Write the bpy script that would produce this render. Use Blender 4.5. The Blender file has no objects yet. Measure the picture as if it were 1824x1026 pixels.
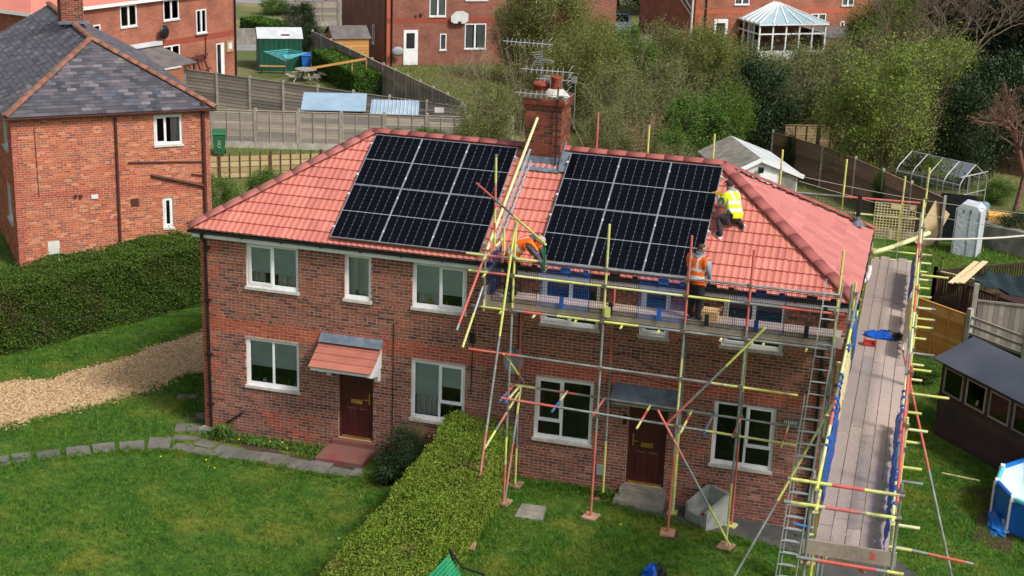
import bpy, bmesh, math, random
import numpy as np
from mathutils import Vector, Matrix
scene = bpy.context.scene
COL = scene.collection
RAD = math.radians
rnd = random.Random(7)

# ------------------------------------------------------------------ camera
cam_d = bpy.data.cameras.new('camera')
cam = bpy.data.objects.new('camera', cam_d)
COL.objects.link(cam)
yaw, pitch, roll = 0.2668, 0.3063, 0.0359
fwd = Vector((-math.sin(yaw) * math.cos(pitch), math.cos(yaw) * math.cos(pitch), -math.sin(pitch)))
rt = Vector((math.cos(yaw), math.sin(yaw), 0.0))
up = rt.cross(fwd)
r2 = rt * math.cos(roll) + up * math.sin(roll)
u2 = up * math.cos(roll) - rt * math.sin(roll)
cam.matrix_world = Matrix(((r2.x, u2.x, -fwd.x, 16.261), (r2.y, u2.y, -fwd.y, -31.10),
                           (r2.z, u2.z, -fwd.z, 14.810), (0, 0, 0, 1)))
cam_d.sensor_width = 36.0
cam_d.lens = 2661.4 / 1824.0 * 36.0
cam_d.clip_start = 0.5
cam_d.clip_end = 2000.0
scene.camera = cam

# ------------------------------------------------------------------ sky, sun, exposure
SUN_DIR = Vector((0.82, -0.40, 0.98)).normalized()      # towards the sun
world = bpy.data.worlds.new('World')
scene.world = world
world.use_nodes = True
wn = world.node_tree.nodes
wn.clear()
sky = wn.new('ShaderNodeTexSky')
sky.sky_type = 'NISHITA'
sky.sun_disc = False
sky.sun_elevation = math.asin(SUN_DIR.z)
sky.sun_rotation = math.atan2(SUN_DIR.x, SUN_DIR.y)
sky.air_density = 1.0
sky.dust_density = 4.0
sky.ozone_density = 1.0
hs = wn.new('ShaderNodeHueSaturation')
hs.inputs['Saturation'].default_value = 0.42            # thin bright cloud over the blue
bg = wn.new('ShaderNodeBackground')
bg.inputs['Strength'].default_value = 0.068
wo = wn.new('ShaderNodeOutputWorld')
world.node_tree.links.new(sky.outputs[0], hs.inputs['Color'])
world.node_tree.links.new(hs.outputs[0], bg.inputs['Color'])
world.node_tree.links.new(bg.outputs[0], wo.inputs['Surface'])
sun_d = bpy.data.lights.new('sun', 'SUN')
sun_d.energy = 1.5
sun_d.angle = RAD(10)
sun_d.color = (1.0, 0.97, 0.92)
sun = bpy.data.objects.new('sun', sun_d)
sun.rotation_euler = SUN_DIR.to_track_quat('Z', 'Y').to_euler()
sun.location = (30, -20, 40)
COL.objects.link(sun)
vs = scene.view_settings
vs.view_transform = 'Standard'
vs.look = 'None'
vs.gamma = 1.0
vs.use_curve_mapping = False
vs.exposure = 0.97

# ------------------------------------------------------------------ materials
def S(r, g, b):
    def c(x):
        x /= 255.0
        return x / 12.92 if x <= 0.04045 else ((x + 0.055) / 1.055) ** 2.4
    return (c(r), c(g), c(b), 1.0)

MATS = {}
def mute(c, f):
    g = 0.3 * c[0] + 0.55 * c[1] + 0.15 * c[2]
    return tuple(x + (g - x) * f for x in c[:3]) + (1.0,)
def pm(name, cols, rough=0.8, scale=3.0, bump=0.0, bscale=40.0, metal=0.0, spec=0.3, rand=0.0, palette=None,
       fine=0.0, fscale=60.0, coat=0.0, trans=0.0, stretch=None, patch=None, bdist=0.01, desat=0.0):
    """procedural material: palette picked per piece (islands and objects), world-space noise between two tones"""
    if desat and palette: palette = [(w, mute(c, desat)) for w, c in palette]
    m = bpy.data.materials.new(name)
    m.use_nodes = True
    nt = m.node_tree
    N, K = nt.nodes, nt.links
    b = N['Principled BSDF']
    b.inputs['Roughness'].default_value = rough
    b.inputs['Metallic'].default_value = metal
    b.inputs['Specular IOR Level'].default_value = spec
    if coat:
        b.inputs['Coat Weight'].default_value = coat
        b.inputs['Coat Roughness'].default_value = 0.05
    geo = N.new('ShaderNodeNewGeometry')
    pos = geo.outputs['Position']
    if stretch:
        mp = N.new('ShaderNodeMapping')
        mp.inputs['Scale'].default_value = stretch
        K.new(pos, mp.inputs['Vector'])
        pos = mp.outputs[0]
    oi = N.new('ShaderNodeObjectInfo')
    ad = N.new('ShaderNodeMath'); ad.operation = 'ADD'
    K.new(geo.outputs['Random Per Island'], ad.inputs[0]); K.new(oi.outputs['Random'], ad.inputs[1])
    fr = N.new('ShaderNodeMath'); fr.operation = 'FRACT'
    K.new(ad.outputs[0], fr.inputs[0])
    def noise(sc, det=4.0):
        n = N.new('ShaderNodeTexNoise')
        n.inputs['Scale'].default_value = sc
        n.inputs['Detail'].default_value = det
        K.new(pos, n.inputs['Vector'])
        return n.outputs['Fac']
    def ramp(fac, lo, hi):
        r = N.new('ShaderNodeMapRange')
        r.inputs[1].default_value = lo; r.inputs[2].default_value = hi
        K.new(fac, r.inputs[0])
        return r.outputs[0]
    def mix(f, a, c, mode='MIX'):
        x = N.new('ShaderNodeMix'); x.data_type = 'RGBA'; x.blend_type = mode
        for sock, val in ((x.inputs[0], f), (x.inputs[6], a), (x.inputs[7], c)):
            if hasattr(val, 'links'): K.new(val, sock)
            else: sock.default_value = val
        return x.outputs[2]
    if palette:
        cr = N.new('ShaderNodeValToRGB')
        cr.color_ramp.interpolation = 'CONSTANT'
        tot = sum(p[0] for p in palette); acc = 0.0
        els = cr.color_ramp.elements
        for i, (w, c) in enumerate(palette):
            e = els[i] if i < 2 else els.new(min(acc, 0.999))
            e.position = min(acc, 0.999); e.color = c
            acc += w / tot
        K.new(fr.outputs[0], cr.inputs[0])
        col = cr.outputs[0]
    else:
        col = cols[0]
    if cols and len(cols) > 1:
        f = ramp(noise(scale), 0.35, 0.65)
        if palette:
            h = N.new('ShaderNodeMath'); h.operation = 'MULTIPLY'; h.inputs[1].default_value = 0.45
            K.new(f, h.inputs[0]); f = h.outputs[0]
        col = mix(f, col, cols[1])
        if len(cols) > 2:
            col = mix(ramp(noise(scale * 0.27 + 0.05, 3.0), 0.48, 0.68), col, cols[2])
    if patch:                                           # (scale, lo, hi, colour)
        col = mix(ramp(noise(patch[0], 5.0), patch[1], patch[2]), col, patch[3])
    if fine:
        v = ramp(noise(fscale, 3.0), 0.3, 0.7)
        mr = N.new('ShaderNodeMapRange'); mr.inputs[3].default_value = 1 - fine; mr.inputs[4].default_value = 1 + fine
        K.new(v, mr.inputs[0])
        hv = N.new('ShaderNodeHueSaturation'); K.new(mr.outputs[0], hv.inputs['Value'])
        if hasattr(col, 'links'): K.new(col, hv.inputs['Color'])
        else: hv.inputs['Color'].default_value = col
        col = hv.outputs[0]
    if rand:
        mr = N.new('ShaderNodeMapRange'); mr.inputs[3].default_value = 1 - rand; mr.inputs[4].default_value = 1 + rand
        K.new(fr.outputs[0], mr.inputs[0])
        hv = N.new('ShaderNodeHueSaturation'); K.new(mr.outputs[0], hv.inputs['Value'])
        if hasattr(col, 'links'): K.new(col, hv.inputs['Color'])
        else: hv.inputs['Color'].default_value = col
        col = hv.outputs[0]
    if hasattr(col, 'links'): K.new(col, b.inputs['Base Color'])
    else: b.inputs['Base Color'].default_value = col
    if bump:
        bn = N.new('ShaderNodeBump'); bn.inputs['Strength'].default_value = bump
        bn.inputs['Distance'].default_value = bdist
        K.new(noise(bscale, 5.0), bn.inputs['Height']); K.new(bn.outputs[0], b.inputs['Normal'])
    if trans:                                           # light passing through thin leaves and cloth
        tl = N.new('ShaderNodeBsdfTranslucent'); mx = N.new('ShaderNodeMixShader')
        mx.inputs[0].default_value = trans
        if hasattr(col, 'links'): K.new(col, tl.inputs['Color'])
        else: tl.inputs['Color'].default_value = col
        K.new(b.outputs[0], mx.inputs[1]); K.new(tl.outputs[0], mx.inputs[2])
        K.new(mx.outputs[0], N['Material Output'].inputs['Surface'])
    MATS[name] = m
    return m

def glass_mat(name, tint, refl=1.0):
    m = bpy.data.materials.new(name); m.use_nodes = True
    nt = m.node_tree; N, K = nt.nodes, nt.links
    N.remove(N['Principled BSDF'])
    t = N.new('ShaderNodeBsdfTransparent'); t.inputs[0].default_value = tint
    g = N.new('ShaderNodeBsdfGlossy'); g.inputs['Roughness'].default_value = 0.03
    fz = N.new('ShaderNodeFresnel'); fz.inputs[0].default_value = 1.5
    mu = N.new('ShaderNodeMath'); mu.operation = 'MULTIPLY'; mu.inputs[1].default_value = refl
    K.new(fz.outputs[0], mu.inputs[0])
    x = N.new('ShaderNodeMixShader')
    K.new(mu.outputs[0], x.inputs[0]); K.new(t.outputs[0], x.inputs[1]); K.new(g.outputs[0], x.inputs[2])
    K.new(x.outputs[0], N['Material Output'].inputs['Surface'])
    MATS[name] = m
    return m

def brick_tex(name, pal, mortar, s=1.0):
    """brickwork too far off to tell single bricks apart; built on the object's own axes (x along, z up)"""
    m = bpy.data.materials.new(name); m.use_nodes = True
    nt = m.node_tree; N, K = nt.nodes, nt.links
    b = N['Principled BSDF']; b.inputs['Roughness'].default_value = 0.9
    tc = N.new('ShaderNodeTexCoord'); sp = N.new('ShaderNodeSeparateXYZ'); cb = N.new('ShaderNodeCombineXYZ')
    K.new(tc.outputs['Object'], sp.inputs[0])
    sm = N.new('ShaderNodeMath'); sm.operation = 'ADD'
    K.new(sp.outputs[0], sm.inputs[0]); K.new(sp.outputs[1], sm.inputs[1])
    K.new(sm.outputs[0], cb.inputs[0]); K.new(sp.outputs[2], cb.inputs[1])
    br = N.new('ShaderNodeTexBrick')
    br.inputs['Scale'].default_value = 1.0
    br.inputs['Brick Width'].default_value = 0.225; br.inputs['Row Height'].default_value = 0.068
    br.inputs['Mortar Size'].default_value = 0.011; br.inputs['Bias'].default_value = 0.0
    br.inputs['Color1'].default_value = mute(pal[0], 0.14); br.inputs['Color2'].default_value = mute(pal[1], 0.14)
    br.inputs['Mortar'].default_value = mortar
    K.new(cb.outputs[0], br.inputs['Vector'])
    no = N.new('ShaderNodeTexNoise'); no.inputs['Scale'].default_value = 0.9; no.inputs['Detail'].default_value = 6
    K.new(cb.outputs[0], no.inputs['Vector'])
    mr = N.new('ShaderNodeMapRange'); mr.inputs[1].default_value = 0.35; mr.inputs[2].default_value = 0.7
    K.new(no.outputs['Fac'], mr.inputs[0])
    mx = N.new('ShaderNodeMix'); mx.data_type = 'RGBA'
    K.new(mr.outputs[0], mx.inputs[0]); K.new(br.outputs[0], mx.inputs[6])
    mx2 = N.new('ShaderNodeMix'); mx2.data_type = 'RGBA'; mx2.blend_type = 'MULTIPLY'; mx2.inputs[0].default_value = 1.0
    K.new(br.outputs[0], mx2.inputs[6]); mx2.inputs[7].default_value = pal[2]
    K.new(mx2.outputs[2], mx.inputs[7])
    no2 = N.new('ShaderNodeTexNoise'); no2.inputs['Scale'].default_value = 9.0; no2.inputs['Detail'].default_value = 4
    K.new(cb.outputs[0], no2.inputs['Vector'])
    hv = N.new('ShaderNodeHueSaturation'); mr2 = N.new('ShaderNodeMapRange')
    mr2.inputs[1].default_value = 0.3; mr2.inputs[2].default_value = 0.7; mr2.inputs[3].default_value = 0.88; mr2.inputs[4].default_value = 1.12
    K.new(no2.outputs['Fac'], mr2.inputs[0]); K.new(mr2.outputs[0], hv.inputs['Value']); K.new(mx.outputs[2], hv.inputs['Color'])
    K.new(hv.outputs[0], b.inputs['Base Color'])
    bp = N.new('ShaderNodeBump'); bp.inputs['Strength'].default_value = 0.5; bp.inputs['Distance'].default_value = 0.01
    inv = N.new('ShaderNodeMath'); inv.operation = 'SUBTRACT'; inv.inputs[0].default_value = 1.0
    K.new(br.outputs['Fac'], inv.inputs[1]); K.new(inv.outputs[0], bp.inputs['Height']); K.new(bp.outputs[0], b.inputs['Normal'])
    MATS[name] = m
    return m

pm('brick', [None, S(120, 84, 70)], 0.9, 2.5, 0.5, 60, fine=0.16, fscale=35, desat=0.16,
   palette=[(3, S(152, 88, 64)), (2, S(134, 78, 58)), (2, S(164, 98, 70)), (1.6, S(108, 68, 56)), (0.8, S(90, 62, 56)), (1.5, S(166, 86, 58)), (1, S(142, 94, 78))])
pm('brick_lower', [None, S(132, 96, 84)], 0.9, 2.0, 0.5, 60, fine=0.16, fscale=35, desat=0.14,
   palette=[(3, S(144, 86, 68)), (2.5, S(120, 74, 62)), (1.6, S(98, 66, 60)), (1.8, S(158, 94, 72)), (1, S(166, 114, 96)), (1.2, S(164, 88, 62))])
pm('brick_right', [None, S(98, 62, 52)], 0.9, 2.5, 0.5, 60, fine=0.16, fscale=35,
   palette=[(3, S(124, 66, 52)), (2.5, S(104, 60, 50)), (2, S(84, 54, 48)), (1.5, S(140, 74, 54)), (1, S(72, 52, 50)), (0.7, S(150, 88, 70))])
pm('brick_orange', [None, S(162, 80, 56)], 0.9, 3.0, 0.4, 60, fine=0.12, fscale=35, desat=0.14,
   palette=[(3, S(186, 82, 50)), (2, S(172, 74, 48)), (1, S(196, 96, 62)), (1, S(156, 70, 50))])
pm('brick_neighbour', [None, S(184, 120, 94)], 0.9, 1.8, 0.5, 60, fine=0.14, fscale=35, desat=-0.12,
   palette=[(3, S(188, 104, 74)), (2.5, S(170, 92, 68)), (2, S(154, 88, 70)), (1.5, S(200, 122, 88)), (1, S(128, 84, 72)), (0.9, S(208, 146, 116))])
pm('brick_chimney', [None, S(120, 60, 44)], 0.92, 3.0, 0.5, 60, fine=0.2, fscale=30,
   palette=[(3, S(124, 66, 48)), (2, S(146, 72, 50)), (2, S(92, 62, 46)), (1.5, S(74, 54, 44)), (1, S(160, 84, 60))])
pm('mortar', [S(206, 174, 156), S(184, 150, 134)], 0.95, 3.0, 0.3, 80)
pm('mortar_dark', [S(176, 146, 128), S(146, 118, 104)], 0.95, 3.0, 0.3, 80)
brick_tex('brick_far', (S(190, 102, 70), S(158, 80, 56), (0.66, 0.62, 0.62, 1)), S(176, 124, 100))
brick_tex('brick_far_red', (S(168, 90, 68), S(136, 74, 58), (0.66, 0.62, 0.62, 1)), S(160, 118, 100))
pm('roof_tile', [None, S(192, 112, 98)], 0.75, 1.6, 0.25, 45, fine=0.08, fscale=50, palette=[(3, S(206, 128, 113)), (2, S(201, 123, 109)), (1, S(195, 118, 106)), (1.2, S(210, 133, 118)), (0.5, S(188, 115, 104))])
pm('hip_roof_tile', [None, S(184, 112, 108)], 0.75, 0.7, 0.25, 45, fine=0.08, fscale=50, palette=[(3, S(190, 119, 113)), (2, S(185, 113, 109)), (1.4, S(196, 126, 119)), (0.8, S(177, 108, 105))])  # same tiles as the front slope, hip side's light put into the colour
pm('ridge_tile', [S(164, 92, 86), S(146, 82, 80)], 0.75, 3.0, 0.3, 40, fine=0.1, rand=0.10)
pm('hip_tile', [S(182, 112, 104), S(162, 100, 94)], 0.75, 3.0, 0.3, 40, fine=0.1, rand=0.10)
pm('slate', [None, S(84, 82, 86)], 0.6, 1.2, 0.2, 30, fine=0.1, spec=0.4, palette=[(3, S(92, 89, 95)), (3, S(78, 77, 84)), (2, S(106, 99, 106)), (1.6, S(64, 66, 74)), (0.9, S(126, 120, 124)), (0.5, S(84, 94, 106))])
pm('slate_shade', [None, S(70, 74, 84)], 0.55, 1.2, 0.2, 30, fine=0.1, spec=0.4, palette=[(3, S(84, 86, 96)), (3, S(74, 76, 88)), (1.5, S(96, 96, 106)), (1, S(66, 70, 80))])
pm('white_upvc', [S(240, 241, 242), S(230, 231, 232)], 0.35, 2.0, fine=0.02)
pm('white_paint', [S(224, 224, 222), S(204, 202, 196)], 0.6, 2.5, fine=0.05)
pm('sill_stone', [S(214, 212, 206), S(190, 184, 176)], 0.75, 6.0, fine=0.06)
glass_mat('glass', (0.93, 0.95, 0.95, 1))
glass_mat('greenhouse_glass', (0.93, 0.97, 0.95, 1), 1.2)
pm('blind', [S(198, 210, 208), S(186, 198, 196)], 0.9, 3.0)
pm('curtain', [S(226, 226, 220), S(190, 190, 186)], 0.95, 20.0, stretch=(1, 1, 0.05))
pm('dark_slats', [S(44, 46, 46), S(34, 36, 36)], 0.6, 5.0)
pm('interior', [S(48, 44, 42), S(30, 28, 28)], 0.95, 2.0)
pm('black_plastic', [S(22, 22, 24), S(34, 34, 36)], 0.4, 3.0, spec=0.5)
pm('door_maroon', [S(78, 28, 30), S(64, 22, 24)], 0.4, 2.0, fine=0.06, spec=0.5)
pm('door_frame_brown', [S(92, 48, 42), S(72, 38, 34)], 0.6, 4.0)
pm('brass', [S(196, 162, 74), S(150, 120, 50)], 0.35, 9.0, metal=0.6)
pm('lead', [S(116, 128, 140), S(92, 102, 114)], 0.55, 5.0, 0.3, 15, fine=0.1)
pm('red_step', [S(138, 84, 74), S(120, 92, 82), S(132, 62, 64)], 0.8, 5.0, 0.3, 60, fine=0.1)
pm('concrete', [S(160, 154, 142), S(132, 128, 118), S(112, 112, 102)], 0.9, 4.0, 0.4, 50, fine=0.1)
pm('concrete_post', [S(186, 180, 168), S(160, 154, 144)], 0.9, 3.0, 0.3, 40, fine=0.08, rand=0.06)
pm('paving', [S(124, 118, 112), S(104, 100, 96), S(92, 96, 82)], 0.9, 3.5, 0.4, 30, fine=0.12, rand=0.10)
pm('tarmac', [S(86, 84, 84), S(70, 68, 70), S(96, 92, 86)], 0.95, 1.5, 0.5, 120, fine=0.15, fscale=90)
pm('chimney_pot', [S(160, 78, 56), S(130, 64, 48)], 0.8, 8.0, fine=0.1)
pm('white_mortar', [S(216, 210, 202), S(180, 174, 166)], 0.9, 8.0, 0.5, 30, fine=0.1)
pm('moss', [S(86, 80, 60), S(70, 74, 48)], 0.95, 12.0, 0.5, 40)
pm('grey_metal', [S(150, 152, 150), S(128, 130, 130)], 0.45, 6.0, metal=0.55, fine=0.08, spec=0.5)
pm('tube_grey', [S(166, 170, 168), S(136, 142, 142), S(120, 118, 112)], 0.5, 5.0, metal=0.35, fine=0.12, spec=0.5)
pm('tube_yellow', [S(220, 224, 120), S(204, 208, 108), S(192, 190, 136)], 0.55, 4.0, fine=0.14, fscale=25, spec=0.4, patch=(6.0, 0.60, 0.68, S(164, 160, 142)))
pm('tube_pale', [S(224, 226, 170), S(206, 206, 150)], 0.55, 4.0, fine=0.08)
pm('tube_red', [S(218, 104, 92), S(198, 94, 84), S(190, 122, 110)], 0.55, 4.0, fine=0.14, fscale=25, spec=0.4, patch=(6.0, 0.60, 0.68, S(160, 146, 136)))
pm('tube_blue', [S(74, 124, 186), S(66, 104, 160)], 0.5, 4.0)
pm('coupler', [S(140, 128, 112), S(112, 96, 84)], 0.6, 20.0, metal=0.4)
pm('aluminium', [S(206, 210, 212), S(184, 188, 190)], 0.35, 6.0, metal=0.5, spec=0.5)
pm('deck_board', [None, S(168, 150, 142)], 0.9, 2.5, 0.3, 40, fine=0.14, fscale=20, palette=[(2, S(172, 154, 146)), (2, S(160, 144, 138)), (1, S(182, 162, 152)), (1, S(150, 138, 134))])
pm('toe_board', [S(172, 158, 140), S(150, 136, 122), S(134, 124, 116)], 0.9, 2.0, 0.3, 40, fine=0.12, fscale=18)
pm('sole_board', [S(186, 150, 120), S(160, 128, 104)], 0.9, 4.0, fine=0.1, rand=0.08)
pm('mesh_blue', [S(40, 92, 176), S(32, 76, 150)], 0.5, 5.0)
pm('mesh_navy', [S(30, 52, 108), S(24, 40, 84)], 0.5, 5.0)
pm('mesh_black', [S(26, 28, 32), S(36, 38, 42)], 0.5, 5.0)
pm('mesh_cream', [S(220, 210, 168), S(200, 186, 130)], 0.6, 5.0)
pm('hi_vis_orange', [S(252, 122, 30), S(236, 100, 24)], 0.7, 6.0, 0.3, 14, bdist=0.02)
pm('hi_vis_yellow', [S(222, 242, 52), S(204, 226, 44)], 0.7, 6.0, 0.3, 14, bdist=0.02)
pm('reflective', [S(232, 230, 224), S(214, 212, 208)], 0.4, 6.0)
pm('hoodie', [S(158, 164, 172), S(134, 140, 148)], 0.95, 8.0, 0.5, 16, bdist=0.02)
pm('hoodie_dark', [S(98, 98, 108), S(82, 82, 92)], 0.95, 8.0, 0.5, 16, bdist=0.02)
pm('trousers', [S(34, 34, 38), S(48, 46, 50)], 0.95, 6.0, 0.5, 16, bdist=0.02)
pm('trousers_grey', [S(66, 62, 66), S(48, 46, 50)], 0.95, 6.0, 0.5, 16, bdist=0.02)
pm('skin', [S(206, 154, 130), S(190, 138, 116)], 0.6, 14.0)
pm('hair_dark', [S(44, 34, 30), S(62, 48, 40)], 0.8, 30.0, 0.6, 60)
pm('hair_brown', [S(92, 72, 58), S(70, 56, 46)], 0.8, 30.0, 0.6, 60)
pm('beanie', [S(196, 178, 164), S(172, 156, 144)], 0.95, 12.0, 0.4, 50)
pm('boot', [S(46, 40, 36), S(30, 28, 28)], 0.7, 8.0)
pm('white_sole', [S(226, 226, 222)], 0.7)
pm('tool_yellow', [S(228, 178, 40)], 0.5)
pm('cell', [S(7, 8, 15), S(10, 11, 20)], 0.12, 3.0, spec=0.16)
pm('backsheet', [S(98, 106, 120)], 0.35, spec=0.4)
pm('panel_frame', [S(178, 186, 188), S(160, 168, 170)], 0.4, 5.0, metal=0.3)
pm('grass_ground', [S(50, 90, 25), S(74, 108, 32), S(96, 116, 41)], 0.95, 2.2, 0.8, 60, fine=0.30, fscale=6, patch=(0.55, 0.52, 0.74, S(116, 120, 48)), bdist=0.03)
pm('grass_blade', [None, S(94, 124, 36)], 0.8, 2.2, fine=0.28, fscale=6, palette=[(3, S(66, 114, 29)), (3, S(82, 130, 34)), (2, S(52, 98, 27)), (2, S(102, 138, 42)), (0.6, S(146, 148, 68))], trans=0.25, patch=(0.55, 0.52, 0.74, S(138, 144, 52)))
pm('rough_grass', [None, S(120, 124, 70)], 0.8, 0.9, palette=[(3, S(92, 120, 44)), (2, S(112, 130, 54)), (2, S(140, 140, 78)), (1, S(168, 156, 104))], trans=0.25)
pm('terrain_far', [S(104, 108, 66), S(92, 104, 52), S(140, 128, 92)], 0.95, 0.5, 0.6, 12, fine=0.2, fscale=9, bdist=0.05)
pm('gravel', [S(170, 140, 102), S(148, 120, 88), S(134, 116, 84)], 0.95, 4.0, 1.0, 55, fine=0.3, fscale=45, bdist=0.03, patch=(0.8, 0.60, 0.70, S(104, 100, 60)))
pm('gravel_stone', [None, S(190, 160, 118)], 0.9, 3.0, palette=[(3, S(194, 162, 120)), (2, S(174, 140, 100)), (2, S(208, 182, 142)), (1.2, S(144, 114, 82)), (1, S(158, 144, 122))])
pm('soil', [S(86, 66, 52), S(70, 54, 44)], 0.95, 6.0, 0.8, 30, fine=0.2)
pm('hedge_core', [S(44, 54, 24), S(34, 42, 20)], 0.95, 5.0)
pm('privet_leaf', [None, S(120, 126, 54)], 0.6, 1.1, palette=[(3, S(118, 146, 42)), (3, S(104, 134, 38)), (2, S(140, 164, 50)), (1, S(84, 112, 34)), (0.8, S(160, 162, 74))], trans=0.3, patch=(0.8, 0.60, 0.74, S(150, 134, 84)))
pm('left_hedge_leaf', [None, S(84, 88, 38)], 0.65, 0.9, palette=[(3, S(86, 116, 34)), (3, S(72, 102, 31)), (2, S(56, 82, 28)), (1, S(106, 132, 42))], trans=0.25, patch=(0.6, 0.58, 0.75, S(98, 86, 52)))
pm('garden_hedge_leaf', [None, S(70, 96, 30)], 0.65, 0.9, palette=[(3, S(72, 108, 30)), (2, S(58, 90, 28)), (1, S(88, 122, 36))], trans=0.25)
pm('willow_leaf', [None, S(140, 140, 88)], 0.7, 0.5, palette=[(3, S(122, 132, 62)), (3, S(106, 120, 54)), (2, S(140, 146, 74)), (1.5, S(84, 98, 46)), (1, S(158, 150, 96))], trans=0.35)
pm('spring_leaf', [None, S(122, 132, 70)], 0.7, 0.6, palette=[(3, S(124, 146, 58)), (2, S(144, 164, 66)), (2, S(104, 126, 54)), (1, S(164, 176, 80)), (1, S(126, 122, 86))], trans=0.35)
pm('shrub_leaf', [None, S(96, 120, 58)], 0.7, 0.7, palette=[(3, S(84, 118, 46)), (2, S(70, 102, 40)), (2, S(104, 134, 54)), (1, S(124, 148, 66))], trans=0.3)
pm('evergreen_leaf', [None, S(44, 62, 36)], 0.55, 0.8, palette=[(3, S(42, 62, 30)), (3, S(32, 48, 26)), (2, S(56, 78, 38)), (1, S(78, 92, 54))], trans=0.15)
pm('conifer_leaf', [None, S(36, 54, 34)], 0.7, 0.7, palette=[(3, S(42, 62, 38)), (3, S(32, 48, 32)), (1, S(60, 76, 44))], trans=0.15)
pm('willow_leaf_green', [None, S(112, 128, 60)], 0.7, 0.5, palette=[(3, S(102, 130, 46)), (3, S(86, 114, 40)), (2, S(120, 144, 56)), (1.5, S(68, 92, 36))], trans=0.35)
pm('willow_leaf_grey', [None, S(140, 140, 104)], 0.7, 0.5, palette=[(3, S(124, 134, 74)), (2, S(108, 120, 64)), (2, S(142, 148, 86)), (1.5, S(88, 100, 54)), (1, S(160, 152, 106))], trans=0.35)
pm('hip_clay', [S(156, 104, 84), S(134, 90, 74), S(124, 104, 88)], 0.9, 5.0, 0.3, 30, fine=0.1, rand=0.15)
pm('canopy_tile', [S(182, 114, 96), S(168, 104, 88)], 0.8, 3.0, fine=0.08, rand=0.06)
pm('bench_green', [S(58, 168, 122), S(48, 148, 106)], 0.5, 3.0)
pm('dry_leaf', [None, S(150, 124, 92)], 0.8, 0.8, palette=[(3, S(156, 132, 98)), (2, S(136, 114, 84)), (1, S(120, 112, 68))], trans=0.25)
pm('bark', [S(118, 104, 86), S(92, 80, 66)], 0.95, 8.0, 0.4, 30)
pm('bark_pale', [S(158, 146, 122), S(124, 112, 92)], 0.95, 8.0, 0.4, 30)
pm('bark_red', [S(132, 96, 84), S(104, 78, 68)], 0.95, 8.0)
pm('fence_grey', [None, S(140, 132, 122)], 0.95, 1.5, 0.3, 30, fine=0.12, fscale=14, stretch=(1, 1, 4), palette=[(2, S(162, 152, 140)), (2, S(146, 138, 128)), (1, S(178, 166, 150)), (1, S(130, 124, 118))])
pm('fence_brown', [None, S(104, 84, 68)], 0.95, 1.5, 0.3, 30, fine=0.12, fscale=14, stretch=(1, 1, 4), palette=[(2, S(134, 108, 88)), (2, S(118, 96, 80)), (1, S(148, 118, 96)), (1, S(104, 88, 78))])
pm('fence_orange', [None, S(196, 136, 66)], 0.85, 2.0, 0.3, 30, fine=0.12, fscale=14, stretch=(1, 1, 4), palette=[(2, S(220, 160, 84)), (2, S(208, 146, 72)), (1, S(230, 174, 100)), (1, S(194, 134, 66))])
pm('fence_tan', [None, S(176, 152, 112)], 0.9, 1.5, 0.3, 30, fine=0.12, palette=[(2, S(184, 158, 116)), (2, S(168, 144, 106)), (1, S(198, 174, 134))])
pm('shed_brown', [None, S(52, 46, 44)], 0.85, 2.0, 0.3, 30, fine=0.12, palette=[(2, S(72, 65, 64)), (2, S(66, 60, 59)), (1, S(78, 71, 68))])
pm('shed_felt', [S(72, 78, 90), S(62, 68, 80), S(84, 88, 98)], 0.9, 1.2, 0.5, 70, fine=0.1, fscale=40)
pm('shed_green', [S(32, 84, 66), S(28, 74, 58)], 0.5, 2.0)
pm('shed_yellow_wood', [None, S(190, 140, 80)], 0.85, 2.0, palette=[(2, S(202, 150, 86)), (1, S(184, 134, 74))])
pm('felt_grey', [S(116, 110, 108), S(98, 92, 92)], 0.9, 2.0, fine=0.1)
pm('pale_blue_sheet', [S(158, 182, 200), S(142, 168, 188)], 0.6, 1.5, fine=0.05)
pm('white_roof', [S(214, 216, 218), S(190, 194, 198)], 0.5, 1.5, fine=0.06)
pm('timber_new', [None, S(222, 196, 150)], 0.85, 3.0, fine=0.1, palette=[(2, S(232, 206, 160)), (1, S(216, 186, 140))])
pm('timber_dark', [None, S(70, 48, 42)], 0.85, 3.0, fine=0.1, palette=[(2, S(76, 52, 44)), (1, S(60, 44, 40)), (1, S(92, 64, 52))])
pm('tarp_green', [S(40, 56, 58), S(30, 44, 48)], 0.6, 3.0, 0.5, 6, bdist=0.05)
pm('tarp_blue', [S(28, 104, 214), S(22, 84, 184)], 0.5, 4.0, 0.5, 8, bdist=0.05)
pm('pool_blue', [S(34, 122, 214), S(30, 108, 196)], 0.4, 2.0)
pm('pool_liner', [S(214, 232, 244), S(196, 222, 238)], 0.4, 2.0)
pm('cover_grey', [S(220, 225, 231), S(204, 210, 218)], 0.5, 2.5, 0.5, 7, bdist=0.06, trans=0.2)
pm('green_plastic', [S(36, 110, 66), S(30, 96, 58)], 0.45, 3.0)
pm('bin_green', [S(48, 112, 72), S(40, 98, 62)], 0.5, 3.0)
pm('bin_blue', [S(40, 110, 196), S(34, 94, 176)], 0.5, 3.0)
pm('rattan', [S(170, 172, 166), S(142, 146, 142)], 0.85, 4.0, 0.6, 60, fine=0.12, fscale=50)
pm('turquoise', [S(96, 196, 206)], 0.6)
pm('rope', [S(206, 202, 188)], 0.8)
pm('red_plastic', [S(190, 62, 54), S(164, 56, 50)], 0.6, 5.0)
pm('dish_grey', [S(138, 142, 144), S(122, 126, 130)], 0.5, 5.0)
pm('brown_plastic', [S(96, 56, 50), S(80, 48, 44)], 0.55, 4.0)
pm('conservatory_glass', [S(168, 190, 196), S(146, 170, 180)], 0.15, 1.0, spec=0.5)
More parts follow.
